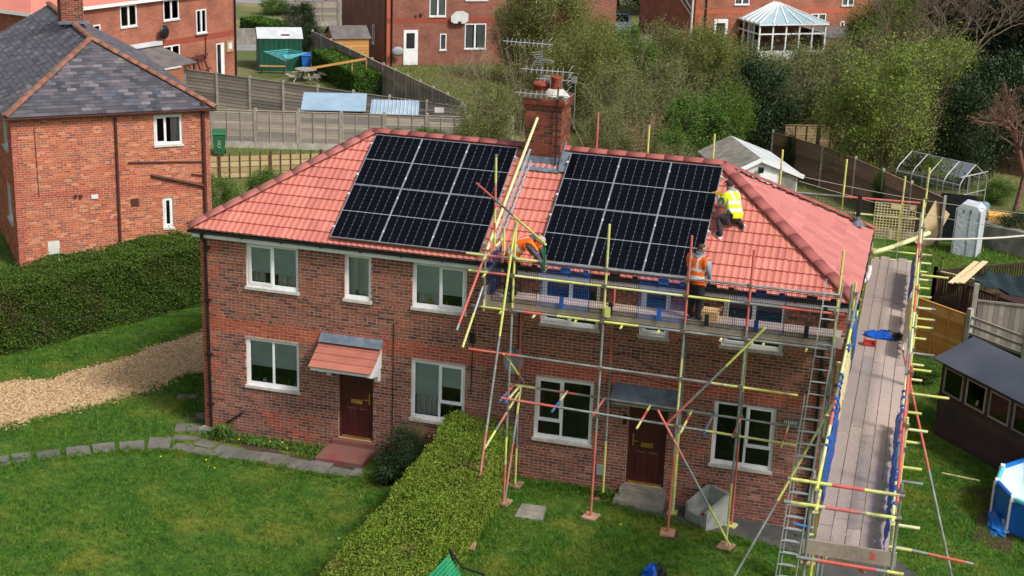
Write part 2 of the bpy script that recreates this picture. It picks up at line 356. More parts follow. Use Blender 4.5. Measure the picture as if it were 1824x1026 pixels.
pm('car_paint', [S(176, 190, 206)], 0.25, metal=0.2, coat=0.6)
pm('rubber', [S(24, 24, 25)], 0.8)
pm('flower_yellow', [S(240, 214, 40)], 0.7)
pm('sign_grey', [S(116, 122, 128), S(98, 104, 112)], 0.6, 6.0)
pm('meter_box', [S(150, 156, 160)], 0.5)
pm('cardboard', [S(206, 170, 122), S(184, 150, 106)], 0.9, 5.0)
pm('road', [S(150, 148, 146), S(134, 132, 132)], 0.95, 0.6, 0.3, 60, fine=0.1)
M = MATS

# ------------------------------------------------------------------ mesh helpers
OFF = {}
class MB:
    def __init__(s):
        s.v = []; s.f = []; s.m = []
    def add(s, vs, fs, m=0):
        o = len(s.v)
        s.v.extend([tuple(p) for p in vs])
        for f in fs:
            s.f.append([i + o for i in f]); s.m.append(m)
        return s
    def box(s, x0, x1, y0, y1, z0, z1, m=0):
        return s.add([(x0, y0, z0), (x1, y0, z0), (x1, y1, z0), (x0, y1, z0), (x0, y0, z1), (x1, y0, z1), (x1, y1, z1), (x0, y1, z1)],
                     [(0, 3, 2, 1), (4, 5, 6, 7), (0, 1, 5, 4), (1, 2, 6, 5), (2, 3, 7, 6), (3, 0, 4, 7)], m)
    def obox(s, c, a, b, d, m=0):
        """box with centre c and half-axis vectors a, b, d"""
        c, a, b, d = Vector(c), Vector(a), Vector(b), Vector(d)
        P = [c - a - b - d, c + a - b - d, c + a + b - d, c - a + b - d, c - a - b + d, c + a - b + d, c + a + b + d, c - a + b + d]
        return s.add(P, [(0, 3, 2, 1), (4, 5, 6, 7), (0, 1, 5, 4), (1, 2, 6, 5), (2, 3, 7, 6), (3, 0, 4, 7)], m)
    def bar(s, p0, p1, w, h, m=0, upv=(0, 0, 1)):
        p0, p1 = Vector(p0), Vector(p1)
        d = p1 - p0
        t = d.normalized()
        u = Vector(upv)
        if abs(t.dot(u)) > 0.98: u = Vector((0, 1, 0))
        a = t.cross(u).normalized(); b = a.cross(t).normalized()
        return s.obox((p0 + p1) / 2, d / 2, a * (w / 2), b * (h / 2), m)
    def tube(s, p0, p1, r, n=8, m=0, r1=None, caps=True):
        p0, p1 = Vector(p0), Vector(p1)
        r1 = r if r1 is None else r1
        t = (p1 - p0).normalized()
        u = Vector((0, 0, 1)) if abs(t.z) < 0.95 else Vector((1, 0, 0))
        a = t.cross(u).normalized(); b = t.cross(a)
        vs = []
        for k in range(n):
            an = 2 * math.pi * k / n
            e = a * math.cos(an) + b * math.sin(an)
            vs.append(p0 + e * r); vs.append(p1 + e * r1)
        fs = [(2 * k, 2 * k + 1, (2 * k + 3) % (2 * n), (2 * k + 2) % (2 * n)) for k in range(n)]
        if caps:
            fs.append([2 * k for k in range(n)]); fs.append([2 * k + 1 for k in range(n)][::-1])
        return s.add(vs, fs, m)
    def path(s, pts, r, n=6, m=0):
        for a, b in zip(pts[:-1], pts[1:]): s.tube(a, b, r, n, m)
        return s
    def lathe(s, prof, c, n=16, m=0):
        """profile of (radius, z) turned about the vertical through c"""
        vs = []
        for r, z in prof:
            for k in range(n):
                an = 2 * math.pi * k / n
                vs.append((c[0] + r * math.cos(an), c[1] + r * math.sin(an), c[2] + z))
        fs = []
        for i in range(len(prof) - 1):
            for k in range(n):
                fs.append((i * n + k, i * n + (k + 1) % n, (i + 1) * n + (k + 1) % n, (i + 1) * n + k))
        return s.add(vs, fs, m)
    def prism(s, pts, ext, m=0):
        """polygon pts extruded by vector ext"""
        n = len(pts); e = Vector(ext)
        vs = [Vector(p) for p in pts]; vs += [p + e for p in vs]
        fs = [list(range(n))[::-1], list(range(n, 2 * n))] + [(i, (i + 1) % n, n + (i + 1) % n, n + i) for i in range(n)]
        return s.add(vs, fs, m)
    def build(s, name, mats, parent=None, smooth=False, kind=None):
        me = bpy.data.meshes.new(name)
        me.from_pydata(s.v, [], s.f)
        return link_mesh(name, me, mats, parent, smooth, kind, s.m)

def link_mesh(name, me, mats, parent=None, smooth=False, kind=None, mi=None):
    if not isinstance(mats, (list, tuple)): mats = [mats]
    for m in mats: me.materials.append(M[m] if isinstance(m, str) else m)
    if mi is not None and len(mats) > 1: me.polygons.foreach_set('material_index', mi)
    if smooth: me.polygons.foreach_set('use_smooth', [True] * len(me.polygons))
    off = OFF.get(parent.name) if parent else None
    if off: me.transform(Matrix.Translation(-Vector(off)))
    bm = bmesh.new(); bm.from_mesh(me); bmesh.ops.recalc_face_normals(bm, faces=bm.faces); bm.to_mesh(me); bm.free()
    me.update()
    o = bpy.data.objects.new(name, me)
    COL.objects.link(o)
    if parent:
        o.parent = parent
        if off: OFF[o.name] = off
    if kind: o['kind'] = kind
    return o

def put(name, me, parent, mw):
    """another object on shared mesh data"""
    o = bpy.data.objects.new(name, me)
    COL.objects.link(o)
    o.parent = parent
    o.matrix_local = mw
    return o

def tag(o, label, cat, group=None):
    o['label'] = label; o['category'] = cat
    if group: o['group'] = group
    return o

def thing(name, label, cat, loc=(0, 0, 0), rz=0.0, group=None, world=False):
    """an Empty at the base of a thing; with world=True its parts are given in world coordinates"""
    o = bpy.data.objects.new(name, None)
    o.empty_display_size = 0.3
    COL.objects.link(o)
    o.location = loc; o.rotation_euler = (0, 0, rz)
    if world: OFF[o.name] = tuple(loc)
    return tag(o, label, cat, group)

def copy_tree(o, parent=None):
    c = o.copy(); COL.objects.link(c); c.parent = parent
    for ch in [k for k in bpy.data.objects if k.parent == o]: copy_tree(ch, c)
    return c

def gz(x, y):
    """height of the ground: it falls a little past the right-hand end of the house"""
    def sm(t):
        t = min(1.0, max(0.0, t)); return t * t * (3 - 2 * t)
    return -0.26 * sm((x - 9.5) / 5.5) * (1 - sm((y - 8) / 14.0))
# ------------------------------------------------------------------ brick walls
def frame2(ox, oy, dx, dy, nx, ny):
    """u along the wall, d outwards, z up"""
    return lambda u, d, z: (ox + dx * u + nx * d, oy + dy * u + ny * d, z)

def brick_rects(u0, u1, z0, z1, openings, seed=1, header=5):
    r = random.Random(seed)
    out = []
    k0 = int(math.floor(z0 / 0.075))
    k = k0
    while k * 0.075 < z1 - 0.02:
        za, zb = k * 0.075 + 0.0075, k * 0.075 + 0.0675
        if za < z0: za = z0 + 0.003
        zb = min(zb, z1)
        head = (k % header == 0)
        w = 0.1125 if head else 0.225
        u = u0 - (w * 0.5 if (k % 2) else 0.0) - (0.056 if head else 0)
        while u < u1:
            a, b = u + 0.0075, u + w - 0.0075
            u += w
            a, b = max(a, u0), min(b, u1)
            if b - a < 0.03: continue
            segs = [(a, b)]
            for (p0, p1, q0, q1) in openings:
                if zb > q0 + 0.01 and za < q1 - 0.01:
                    ns = []
                    for (c, e) in segs:
                        if e <= p0 or c >= p1: ns.append((c, e)); continue
                        if p0 - c > 0.03: ns.append((c, p0 - 0.004))
                        if e - p1 > 0.03: ns.append((p1 + 0.004, e))
                    segs = ns
            for (c, e) in segs: out.append((c, e, za, zb))
        k += 1
    return out

def wall_backing(mb, P, u0, u1, z0, z1, openings, reveal=0.12, m=0):
    us = sorted(set([u0, u1] + [x for o in openings for x in o[:2]]))
    zs = sorted(set([z0, z1] + [x for o in openings for x in o[2:]]))
    for a, b in zip(us[:-1], us[1:]):
        for c, e in zip(zs[:-1], zs[1:]):
            mu, mz = (a + b) / 2, (c + e) / 2
            if any(o[0] < mu < o[1] and o[2] < mz < o[3] for o in openings): continue
            mb.add([P(a, 0, c), P(b, 0, c), P(b, 0, e), P(a, 0, e)], [(0, 1, 2, 3)], m)
    for (a, b, c, e) in openings:
        for p, q in (((a, c), (a, e)), ((a, e), (b, e)), ((b, e), (b, c)), ((b, c), (a, c))):
            mb.add([P(p[0], 0, p[1]), P(q[0], 0, q[1]), P(q[0], -reveal, q[1]), P(p[0], -reveal, p[1])], [(0, 1, 2, 3)], m)

def brick_geo(mb, P, rect, r, m):
    a, b, c, e = rect
    d = 0.003 + r.random() * 0.004
    j = 0.002
    vs = [P(a + r.uniform(-j, j), d, c), P(b + r.uniform(-j, j), d, c), P(b + r.uniform(-j, j), d, e), P(a + r.uniform(-j, j), d, e),
          P(a, -0.004, c), P(b, -0.004, c), P(b, -0.004, e), P(a, -0.004, e)]
    mb.add(vs, [(0, 1, 2, 3), (0, 4, 5, 1), (1, 5, 6, 2), (2, 6, 7, 3), (3, 7, 4, 0)], m)

def brick_wall(parent, P, u0, u1, z0, z1, openings, matf, mats, mortar='mortar', single=None, seed=1, reveal=0.12, part='wall', header=5):
    """wall (mortar bed) > brick pieces, the rest of the bricks as one part"""
    mb = MB(); wall_backing(mb, P, u0, u1, z0, z1, openings, reveal)
    w = mb.build(part, mortar, parent)
    r = random.Random(seed)
    rects = brick_rects(u0, u1, z0, z1, openings, seed, header)
    rest = MB(); shared = {}
    n = 0
    for rc in rects:
        mi = matf(rc)
        if single and n < 300 and single(rc):
            b = MB(); brick_geo(b, P, rc, r, 0); b.build('brick', mats[mi], w); n += 1
        else:
            brick_geo(rest, P, rc, r, mi)
    if rest.f: rest.build('brickwork', mats, w, kind='stuff')
    return w

# ------------------------------------------------------------------ windows and doors
def window(parent, P, u0, u1, z0, z1, cells, blind=None, curtain=None, slats=False, sill=True, clutter=0, seed=0, recess=0.05, wname='window'):
    """cells: list of (ua, ub, za, zb, opening) in 0..1; frame bars, each pane, sill and what hangs behind the glass"""
    r = random.Random(seed)
    zb0 = z0 + (0.07 if sill else 0.0)
    W, H = u1 - u0, z1 - zb0
    d0 = -recess
    def bx(mb, a, b, c, e, da, db, m=0):
        mb.add([P(a, da, c), P(b, da, c), P(b, da, e), P(a, da, e), P(a, db, c), P(b, db, c), P(b, db, e), P(a, db, e)],
               [(0, 3, 2, 1), (4, 5, 6, 7), (0, 1, 5, 4), (1, 2, 6, 5), (2, 3, 7, 6), (3, 0, 4, 7)], m)
    fr = MB(); t = 0.055
    bx(fr, u0, u0 + t, zb0, z1, d0 - 0.06, d0); bx(fr, u1 - t, u1, zb0, z1, d0 - 0.06, d0)
    bx(fr, u0 + t, u1 - t, zb0, zb0 + t, d0 - 0.06, d0); bx(fr, u0 + t, u1 - t, z1 - t, z1, d0 - 0.06, d0)
    wn = fr.build(wname, 'white_upvc', parent)
    panes = []
    ins = MB()
    for (ua, ub, za, zb_, op) in cells:
        a, b = u0 + t + ua * (W - 2 * t), u0 + t + ub * (W - 2 * t)
        c, e = zb0 + t + za * (H - 2 * t), zb0 + t + zb_ * (H - 2 * t)
        k = 0.055 if op else 0.028
        da, db = (d0 - 0.05, d0 + 0.018) if op else (d0 - 0.05, d0 - 0.006)
        s = MB()
        bx(s, a, a + k, c, e, da, db); bx(s, b - k, b, c, e, da, db)
        bx(s, a + k, b - k, c, c + k, da, db); bx(s, a + k, b - k, e - k, e, da, db)
        s.build('sash', 'white_upvc', wn)
        p = MB(); bx(p, a + k, b - k, c + k, e - k, d0 - 0.030, d0 - 0.022)
        p.build('pane', 'glass', wn)
        panes.append((a + k, b - k, c + k, e - k))
    lo, hi = zb0 + t, z1 - t
    if blind:
        for (a, b, c, e) in panes:
            if e < hi - 0.3: continue
            bm_ = MB(); zb1 = max(c, e - (e - c) * blind)
            bx(bm_, a - 0.02, b + 0.02, zb1, e + 0.02, d0 - 0.075, d0 - 0.07)
            bm_.build('blind', 'blind', wn)
    if slats:
        for (a, b, c, e) in panes:
            sm = MB(); z = c + 0.01
            while z < e:
                sm.add([P(a - 0.01, d0 - 0.07, z), P(b + 0.01, d0 - 0.07, z), P(b + 0.01, d0 - 0.10, z + 0.03), P(a - 0.01, d0 - 0.10, z + 0.03)], [(0, 1, 2, 3)])
                z += 0.05
            sm.build('slat_blind', 'dark_slats', wn, kind='stuff')
    if curtain:
        for (ca, cb) in curtain:
            cm = MB(); n = 22
            a, b = u0 + ca * W, u0 + cb * W
            vs = []
            for i in range(n + 1):
                u = a + (b - a) * i / n
                dd = d0 - 0.15 + 0.03 * math.sin(i * 1.9)
                vs += [P(u, dd, lo), P(u, dd, hi)]
            cm.add(vs, [(2 * i, 2 * i + 2, 2 * i + 3, 2 * i + 1) for i in range(n)])
            cm.build('curtain', 'curtain', wn)
    for i in range(clutter):
        u = u0 + W * r.uniform(0.08, 0.92)
        q = P(u, d0 - 0.11, lo)
        hh = r.uniform(0.10, 0.22); rr = r.uniform(0.02, 0.04)
        o = MB(); o.lathe([(0, 0), (rr, 0), (rr, hh * 0.55), (rr * 0.45, hh * 0.72), (rr * 0.45, hh), (0, hh)], q, 10)
        o.build('ornament', r.choice(['white_paint', 'white_paint', 'green_plastic', 'brass']), wn, smooth=True)
    rm = MB(); g = 0.02
    a, b, c, e, d1, d2 = u0 + g, u1 - g, zb0 + g, z1 - g, d0 - 0.06, d0 - 0.75
    rm.add([P(a, d1, c), P(b, d1, c), P(b, d1, e), P(a, d1, e), P(a, d2, c), P(b, d2, c), P(b, d2, e), P(a, d2, e)],
           [(4, 5, 6, 7), (0, 1, 5, 4), (1, 2, 6, 5), (2, 3, 7, 6), (3, 0, 4, 7)])
    rm.build('room_behind', 'interior', wn)
    if sill:
        s = MB(); bx(s, u0 - 0.03, u1 + 0.03, z0 + 0.003, zb0, d0 - 0.04, 0.055)
        s.build('sill', 'sill_stone', wn)
    return wn

def simple_far_window(parent, P, u0, u1, z0, z1, vbars=(0.5,), hbars=(), curtain=True):
    """window of a far house: frame, each pane, a pale curtain behind"""
    fr = MB(); t = 0.06
    def bx(mb, a, b, c, e, da, db):
        mb.add([P(a, da, c), P(b, da, c), P(b, da, e), P(a, da, e), P(a, db, c), P(b, db, c), P(b, db, e), P(a, db, e)],
               [(0, 3, 2, 1), (4, 5, 6, 7), (0, 1, 5, 4), (1, 2, 6, 5), (2, 3, 7, 6), (3, 0, 4, 7)])
    us = [u0] + [u0 + (u1 - u0) * k for k in vbars] + [u1]
    for u in us:
        h = t if u in (u0, u1) else t * 0.9
        bx(fr, max(u0, u - h), min(u1, u + h), z0, z1, -0.04, 0.03)
    for z in [z0, z1] + [z0 + (z1 - z0) * k for k in hbars]:
        bx(fr, u0 + t, u1 - t, max(z0, z - t), min(z1, z + t), -0.039, 0.029)
    w = fr.build('window', 'white_upvc', parent)
    s = MB(); bx(s, u0 - 0.05, u1 + 0.05, z0 - 0.07, z0 - 0.002, -0.03, 0.07); s.build('sill', 'sill_stone', w)
    for a, b in zip(us[:-1], us[1:]):
        p = MB(); bx(p, a + t, b - t, z0 + t, z1 - t, -0.02, -0.01); p.build('pane', 'glass', w)
    rm = MB(); a, b, c, e, d1, d2 = u0 + .01, u1 - .01, z0 + .01, z1 - .01, -0.045, -0.5
    rm.add([P(a, d1, c), P(b, d1, c), P(b, d1, e), P(a, d1, e), P(a, d2, c), P(b, d2, c), P(b, d2, e), P(a, d2, e)],
           [(4, 5, 6, 7), (0, 1, 5, 4), (1, 2, 6, 5), (2, 3, 7, 6), (3, 0, 4, 7)])
    rm.build('room_behind', 'interior', w)
    if curtain:
        for k in (0, 1):
            cm = MB(); ww = (u1 - u0) * 0.36
            ua = u0 + t if k == 0 else u1 - t - ww
            cm.add([P(ua, -0.06, z0 + t), P(ua + ww, -0.09, z0 + t), P(ua + ww, -0.09, z1 - t), P(ua, -0.06, z1 - t)], [(0, 1, 2, 3)])
            cm.build('curtain', 'curtain', w)
    return w

def panel_door(parent, P, u0, u1, z0, z1, handle_left, seed=0):
    def bx(mb, a, b, c, e, da, db, m=0):
        mb.add([P(a, da, c), P(b, da, c), P(b, da, e), P(a, da, e), P(a, db, c), P(b, db, c), P(b, db, e), P(a, db, e)],
               [(0, 3, 2, 1), (4, 5, 6, 7), (0, 1, 5, 4), (1, 2, 6, 5), (2, 3, 7, 6), (3, 0, 4, 7)], m)
    t = 0.05
    leaf = MB(); bx(leaf, u0 + t, u1 - t, z0 + 0.05, z1 - t, -0.12, -0.075)
    dr = leaf.build('front_door', 'door_maroon', parent)
    f = MB(); bx(f, u0, u0 + t, z0, z1, -0.13, -0.04); bx(f, u1 - t, u1, z0, z1, -0.13, -0.04); bx(f, u0 + t, u1 - t, z1 - t, z1, -0.13, -0.04)
    f.build('door_frame', 'door_frame_brown', dr)
    c = MB(); bx(c, u0 + t, u1 - t, z0, z0 + 0.05, -0.13, -0.03); c.build('threshold', 'brass', dr)
    W = u1 - u0; H = z1 - z0
    for (a, b, c0, c1) in ((0.20, 0.46, 0.10, 0.40), (0.54, 0.80, 0.10, 0.40), (0.20, 0.46, 0.56, 0.80), (0.54, 0.80, 0.56, 0.80)):
        p = MB(); x0, x1, y0, y1 = u0 + a * W, u0 + b * W, z0 + c0 * H, z0 + c1 * H
        k = 0.035
        p.add([P(x0, -0.0745, y0), P(x1, -0.0745, y0), P(x1, -0.0745, y1), P(x0, -0.0745, y1),
               P(x0 + k, -0.058, y0 + k), P(x1 - k, -0.058, y0 + k), P(x1 - k, -0.058, y1 - k), P(x0 + k, -0.058, y1 - k)],
              [(0, 1, 5, 4), (1, 2, 6, 5), (2, 3, 7, 6), (3, 0, 4, 7), (4, 5, 6, 7)])
        p.build('door_panel', 'door_maroon', dr)
    lb = MB(); um = (u0 + u1) / 2
    bx(lb, um - 0.14, um + 0.14, z0 + 0.455 * H, z0 + 0.505 * H, -0.076, -0.055); lb.build('letter_box', 'brass', dr)
    h = MB(); uh = u0 + t + 0.07 if handle_left else u1 - t - 0.07
    bx(h, uh - 0.02, uh + 0.02, z0 + 0.46 * H, z0 + 0.60 * H, -0.076, -0.062)
    s = 1 if handle_left else -1
    h.tube(P(uh, -0.03, z0 + 0.52 * H), P(uh + s * 0.12, -0.03, z0 + 0.52 * H), 0.011, 6)
    h.tube(P(uh, -0.07, z0 + 0.52 * H), P(uh, -0.03, z0 + 0.52 * H), 0.011, 6)
    h.build('door_handle', 'brass', dr)
    return dr

# ------------------------------------------------------------------ tiled slopes
PROF = [(0, 0), (.03, 0), (.052, .010), (.08, .017), (.108, .010), (.13, .0), (.18, .0), (.202, .010), (.23, .017), (.258, .010), (.28, 0), (.30, 0)]
def tile_mesh(w, g, lap, clip=None, u_off=0.0, s_off=0.0, mat='roof_tile', flat=False):
    """one interlocking tile in slope axes (u, s, n); clip = list of (point, normal) in (u, s) of the slope"""
    prof = [(0, 0), (w / 2, 0.001), (w, 0)] if flat else [(u * w / 0.30, h) for u, h in PROF]
    n = len(prof)
    vs = []
    th = 0.012 if flat else 0.030
    for (u, h) in prof: vs.append((u, 0, h + th + 0.004))
    for (u, h) in prof: vs.append((u, g + lap, h - (0.0 if flat else 0.004)))
    for (u, h) in prof: vs.append((u, 0, h - (0.0 if flat else 0.002)))
    fs = [(i, i + 1, n + i + 1, n + i) for i in range(n - 1)] + [(2 * n + i, 2 * n + i + 1, i + 1, i) for i in range(n - 1)]
    fs += [(0, n, 2 * n), (n - 1, 3 * n - 1, 2 * n - 1)]
    me = bpy.data.meshes.new('tile')
    me.from_pydata(vs, [], fs)
    if clip:
        bm = bmesh.new(); bm.from_mesh(me)
        for (pu, ps), (nu, ns) in clip:
            bmesh.ops.bisect_plane(bm, geom=bm.verts[:] + bm.edges[:] + bm.faces[:], plane_co=(pu - u_off, ps - s_off, 0), plane_no=(nu, ns, 0), clear_outer=True)
        bm.to_mesh(me); bm.free()
    me.materials.append(M[mat])
    return me

def slope_matrix(o, udir, sdir):
    u, s = Vector(udir).normalized(), Vector(sdir).normalized()
    n = u.cross(s)
    return Matrix(((u.x, s.x, n.x, o[0]), (u.y, s.y, n.y, o[1]), (u.z, s.z, n.z, o[2]), (0, 0, 0, 1)))

def tile_slope(parent, MW, width, rise, inset_l, inset_r, w, g, mat, hidden=None, allstuff=False, seed=0, name='roof_tile', flat=False, lap=0.05, limit=10 ** 6, far=None):
    """tiles of a slope; its edges run in by inset_l / inset_r over the rise. hidden(u, s) -> goes to the joined part"""
    r = random.Random(seed)
    base = tile_mesh(w, g, lap, mat=mat, flat=flat)
    rows = int(math.ceil(rise / g - 0.02))
    rest = []
    cnt = 0
    L0, L1 = Vector((0, 0)), Vector((inset_l, rise))
    R0, R1 = Vector((width, 0)), Vector((width - inset_r, rise))
    nl = Vector((-(L1 - L0).y, (L1 - L0).x)).normalized()
    nr = Vector(((R1 - R0).y, -(R1 - R0).x)).normalized()
    for k in range(rows):
        s = k * g
        u = -0.4 - ((k % 2) * w * 0.5 if flat else 0.0)
        while u < width + 0.4:
            cs = [(u, s), (u + w, s), (u + w, s + g + lap), (u, s + g + lap)]
            dl = [(Vector(c) - L0).dot(nl) for c in cs]; dr = [(Vector(c) - R0).dot(nr) for c in cs]
            top = s + g + lap > rise
            if min(dl) >= -0.01 or min(dr) >= -0.01: u += w; continue
            clip = []
            if max(dl) > 0: clip.append(((L0.x, L0.y), (nl.x, nl.y)))
            if max(dr) > 0: clip.append(((R0.x, R0.y), (nr.x, nr.y)))
            if top: clip.append(((0, rise), (0, 1)))
            me = base if not clip else tile_mesh(w, g, lap, clip, u, s, mat, flat)
            if len(me.polygons) == 0: u += w; continue
            jit = Matrix.Translation((u + r.uniform(-.003, .003), s + r.uniform(-.006, .006), r.uniform(0, .004)))
            mw = MW @ jit
            if allstuff or cnt >= limit or (hidden and hidden(u + w / 2, s + g / 2)): rest.append((me, mw))
            else: put(name, me, parent, mw); cnt += 1
            u += w
    if rest:
        vs, fs = [], []
        for me, mw in rest:
            o = len(vs)
            vs += [tuple(mw @ v.co) for v in me.vertices]
            fs += [[i + o for i in p.vertices] for p in me.polygons]
        me = bpy.data.meshes.new(name + 's'); me.from_pydata(vs, [], fs); me.materials.append(M[mat])
        o = bpy.data.objects.new(name + 's', me); COL.objects.link(o); o.parent = parent; o['kind'] = 'stuff'
    return cnt

def ridge_run(parent, p0, p1, mat, name, r=0.13, step=0.45, seed=0, squash=0.62, limit=10 ** 6):
    """half-round ridge or hip tiles laid end to end"""
    p0, p1 = Vector(p0), Vector(p1)
    d = p1 - p0; L = d.length; t = d.normalized()
    side = t.cross(Vector((0, 0, 1))).normalized(); nrm = side.cross(t).normalized()
    rr = random.Random(seed)
    n = max(1, round(L / step)); st = L / n
    nseg = 8
    vs = []
    for (x, k) in ((0.0, 1.0), (st + 0.012, 0.985)):
        for q in (1.0, 0.86):
            for i in range(nseg + 1):
                a = math.pi * i / nseg
                vs.append((x, math.cos(a) * r * k * q, math.sin(a) * r * squash * k * q))
    m = nseg + 1
    fs = []
    for i in range(nseg):
        fs += [(i, i + 1, 2 * m + i + 1, 2 * m + i), (i, m + i, m + i + 1, i + 1), (2 * m + i, 2 * m + i + 1, 3 * m + i + 1, 3 * m + i)]
    me = bpy.data.meshes.new(name); me.from_pydata(vs, [], fs); me.materials.append(M[mat])
    for p in me.polygons: p.use_smooth = True
    for i in range(n):
        o = p0 + t * (st * i)
        mw = Matrix(((t.x, side.x, nrm.x, o.x), (t.y, side.y, nrm.y, o.y), (t.z, side.z, nrm.z, o.z), (0, 0, 0, 1)))
        put(name, me, parent, mw @ Matrix.Translation((0, 0, rr.uniform(-.004, .004))))
# ------------------------------------------------------------------ ground
def sheet(name, x0, x1, y0, y1, nx, ny, mat, zo=0.0, kind='structure', zf=gz):
    vs, fs = [], []
    for j in range(ny + 1):
        for i in range(nx + 1):
            x, y = x0 + (x1 - x0) * i / nx, y0 + (y1 - y0) * j / ny
            vs.append((x, y, zf(x, y) + zo))
    for j in range(ny):
        for i in range(nx):
            a = j * (nx + 1) + i
            fs.append((a, a + 1, a + nx + 2, a + nx + 1))
    me = bpy.data.meshes.new(name); me.from_pydata(vs, [], fs)
    return link_mesh(name, me, mat, None, True, kind)

def poly_sheet(name, pts, mat, zo, kind='structure', sub=0):
    """flat-lying polygon draped on the ground"""
    bm = bmesh.new()
    f = bm.faces.new([bm.verts.new((x, y, 0)) for x, y in pts])
    bmesh.ops.triangulate(bm, faces=[f])
    for _ in range(sub): bmesh.ops.subdivide_edges(bm, edges=bm.edges[:], cuts=1, use_grid_fill=True)
    for v in bm.verts: v.co.z = gz(v.co.x, v.co.y) + zo
    me = bpy.data.meshes.new(name); bm.to_mesh(me); bm.free()
    return link_mesh(name, me, mat, None, False, kind)

# a lawn near the camera, rougher land behind, one sheet out to the horizon
def far_ground(x, y):
    return gz(x, y)
bmg = bmesh.new()
xs = [-700, -300, -120, -60, -40] + [-30 + i * 1.0 for i in range(61)] + [40, 60, 120, 300, 700]
ys = [-120, -60, -40] + [-30 + i * 1.0 for i in range(66)] + [45, 60, 90, 140, 240, 500, 1200]
vg = [[bmg.verts.new((x, y, gz(x, y))) for x in xs] for y in ys]
for j in range(len(ys) - 1):
    for i in range(len(xs) - 1):
        f = bmg.faces.new((vg[j][i], vg[j][i + 1], vg[j + 1][i + 1], vg[j + 1][i]))
        f.material_index = 1 if (ys[j] >= 16 and not (xs[i] >= 14 and ys[j] < 29)) else 0
meg = bpy.data.meshes.new('ground'); bmg.to_mesh(meg); bmg.free()
meg.materials.append(M['grass_ground']); meg.materials.append(M['terrain_far'])
ground = bpy.data.objects.new('ground', meg); COL.objects.link(ground); ground['kind'] = 'structure'

# ------------------------------------------------------------------ the main house
L, D = 15.18, 6.04
OV, ZE, ZR = 0.20, 5.235, 7.241
RL, RR = 3.27, 11.91
house = thing('semi_detached_house', 'red brick semi-detached house pair with new red roof tiles and black solar panels', 'house')
PF = frame2(0, 0, 1, 0, 0, -1)
PR = frame2(L, 0, 0, 1, 1, 0)
WIN = dict(U1=(1.19, 2.53, 3.81, 4.965), U2=(3.70, 4.36, 3.81, 4.965), U3=(5.38, 6.69, 3.81, 4.965),
           G1=(1.15, 2.53, 1.29, 2.58), G3=(5.38, 6.71, 1.04, 2.58),
           V1=(8.46, 9.80, 3.81, 4.965), V2=(10.73, 11.39, 3.81, 4.965), V3=(12.56, 13.90, 3.81, 4.965),
           H1=(8.40, 9.77, 1.00, 2.575), H3=(12.53, 13.90, 0.98, 2.56))
DOORL, DOORR = (3.55, 4.43, 0.33, 2.32), (10.62, 11.51, 0.25, 2.28)
ops = list(WIN.values()) + [DOORL, DOORR]
rb = random.Random(3)
def main_mat(rc):
    a, b, c, e = rc
    m = (a + b) / 2
    if 2.62 < c < 2.97: return 2
    if m < 0.20 or m > L - 0.22: return 2
    if m < 0.5 and rb.random() < 0.35: return 2
    if c < 0.75 and 1.5 < m < 3.0 and rb.random() < 0.5: return 2
    if c < 2.62: return 1
    return 0
def near_brick(rc):
    a, b, c, e = rc
    return b - a > 0.2 and ((3.02 < c < 3.72 and 6.85 < a < 8.3) or (2.98 < c < 3.45 and 9.9 < a < 14.3))
brick_wall(house, PF, 0, L, -0.3, 5.06, ops, main_mat, ['brick', 'brick_lower', 'brick_orange'], single=near_brick, seed=11)
brick_wall(house, PR, 0.012, D, -0.35, 5.06, [(3.9, 4.9, 1.2, 2.4), (3.9, 4.6, 3.9, 4.9)], main_mat, ['brick', 'brick_lower', 'brick_orange'], seed=12)
mb = MB()
mb.box(0, 0.05, 0.01, D, -0.3, 5.06); mb.box(0.05, L - 0.05, D - 0.05, D, -0.3, 5.06)
mb.build('rear_wall', 'brick_far_red', house)
two = [(0, 0.5, 0, 1, True), (0.5, 1, 0, 1, False)]
owt = [(0, 0.5, 0, 1, False), (0.5, 1, 0, 1, True)]
even = [(0, 0.5, 0, 1, False), (0.5, 1, 0, 1, False)]
lr = [(0, 0.52, 0, 1, False), (0.52, 1, 0.30, 1, True), (0.52, 1, 0, 0.30, False)]
rl = [(0, 0.46, 0.27, 1, True), (0, 0.46, 0, 0.27, False), (0.46, 1, 0, 1, False)]
rr_ = [(0, 0.54, 0, 1, False), (0.54, 1, 0.32, 1, True), (0.54, 1, 0, 0.32, False)]
window(house, PF, *WIN['U1'], two, blind=0.72, curtain=[(0.05, 0.3), (0.55, 0.95)], seed=1)
window(house, PF, *WIN['U2'], [(0, 1, 0, 1, False)], curtain=[(0.05, 0.95)], clutter=3, seed=2)
window(house, PF, *WIN['U3'], owt, blind=0.74, curtain=[(0.05, 0.45)], clutter=3, seed=3)
window(house, PF, *WIN['G1'], even, blind=0.62, clutter=6, seed=4)
window(house, PF, *WIN['G3'], lr, blind=0.62, curtain=[(0.05, 0.5)], seed=5)
window(house, PF, *WIN['V1'], two, seed=6)
window(house, PF, *WIN['V2'], [(0, 1, 0, 1, True)], seed=7)
window(house, PF, *WIN['V3'], two, seed=8)
window(house, PF, *WIN['H1'], rl, slats=True, clutter=1, seed=9)
window(house, PF, *WIN['H3'], rr_, slats=True, seed=10)
panel_door(house, PF, *DOORL, handle_left=False)
panel_door(house, PF, *DOORR, handle_left=True)
window(house, PR, 3.9, 4.9, 1.2, 2.4, even, seed=13); window(house, PR, 3.9, 4.6, 3.9, 4.9, [(0, 1, 0, 1, True)], seed=14)
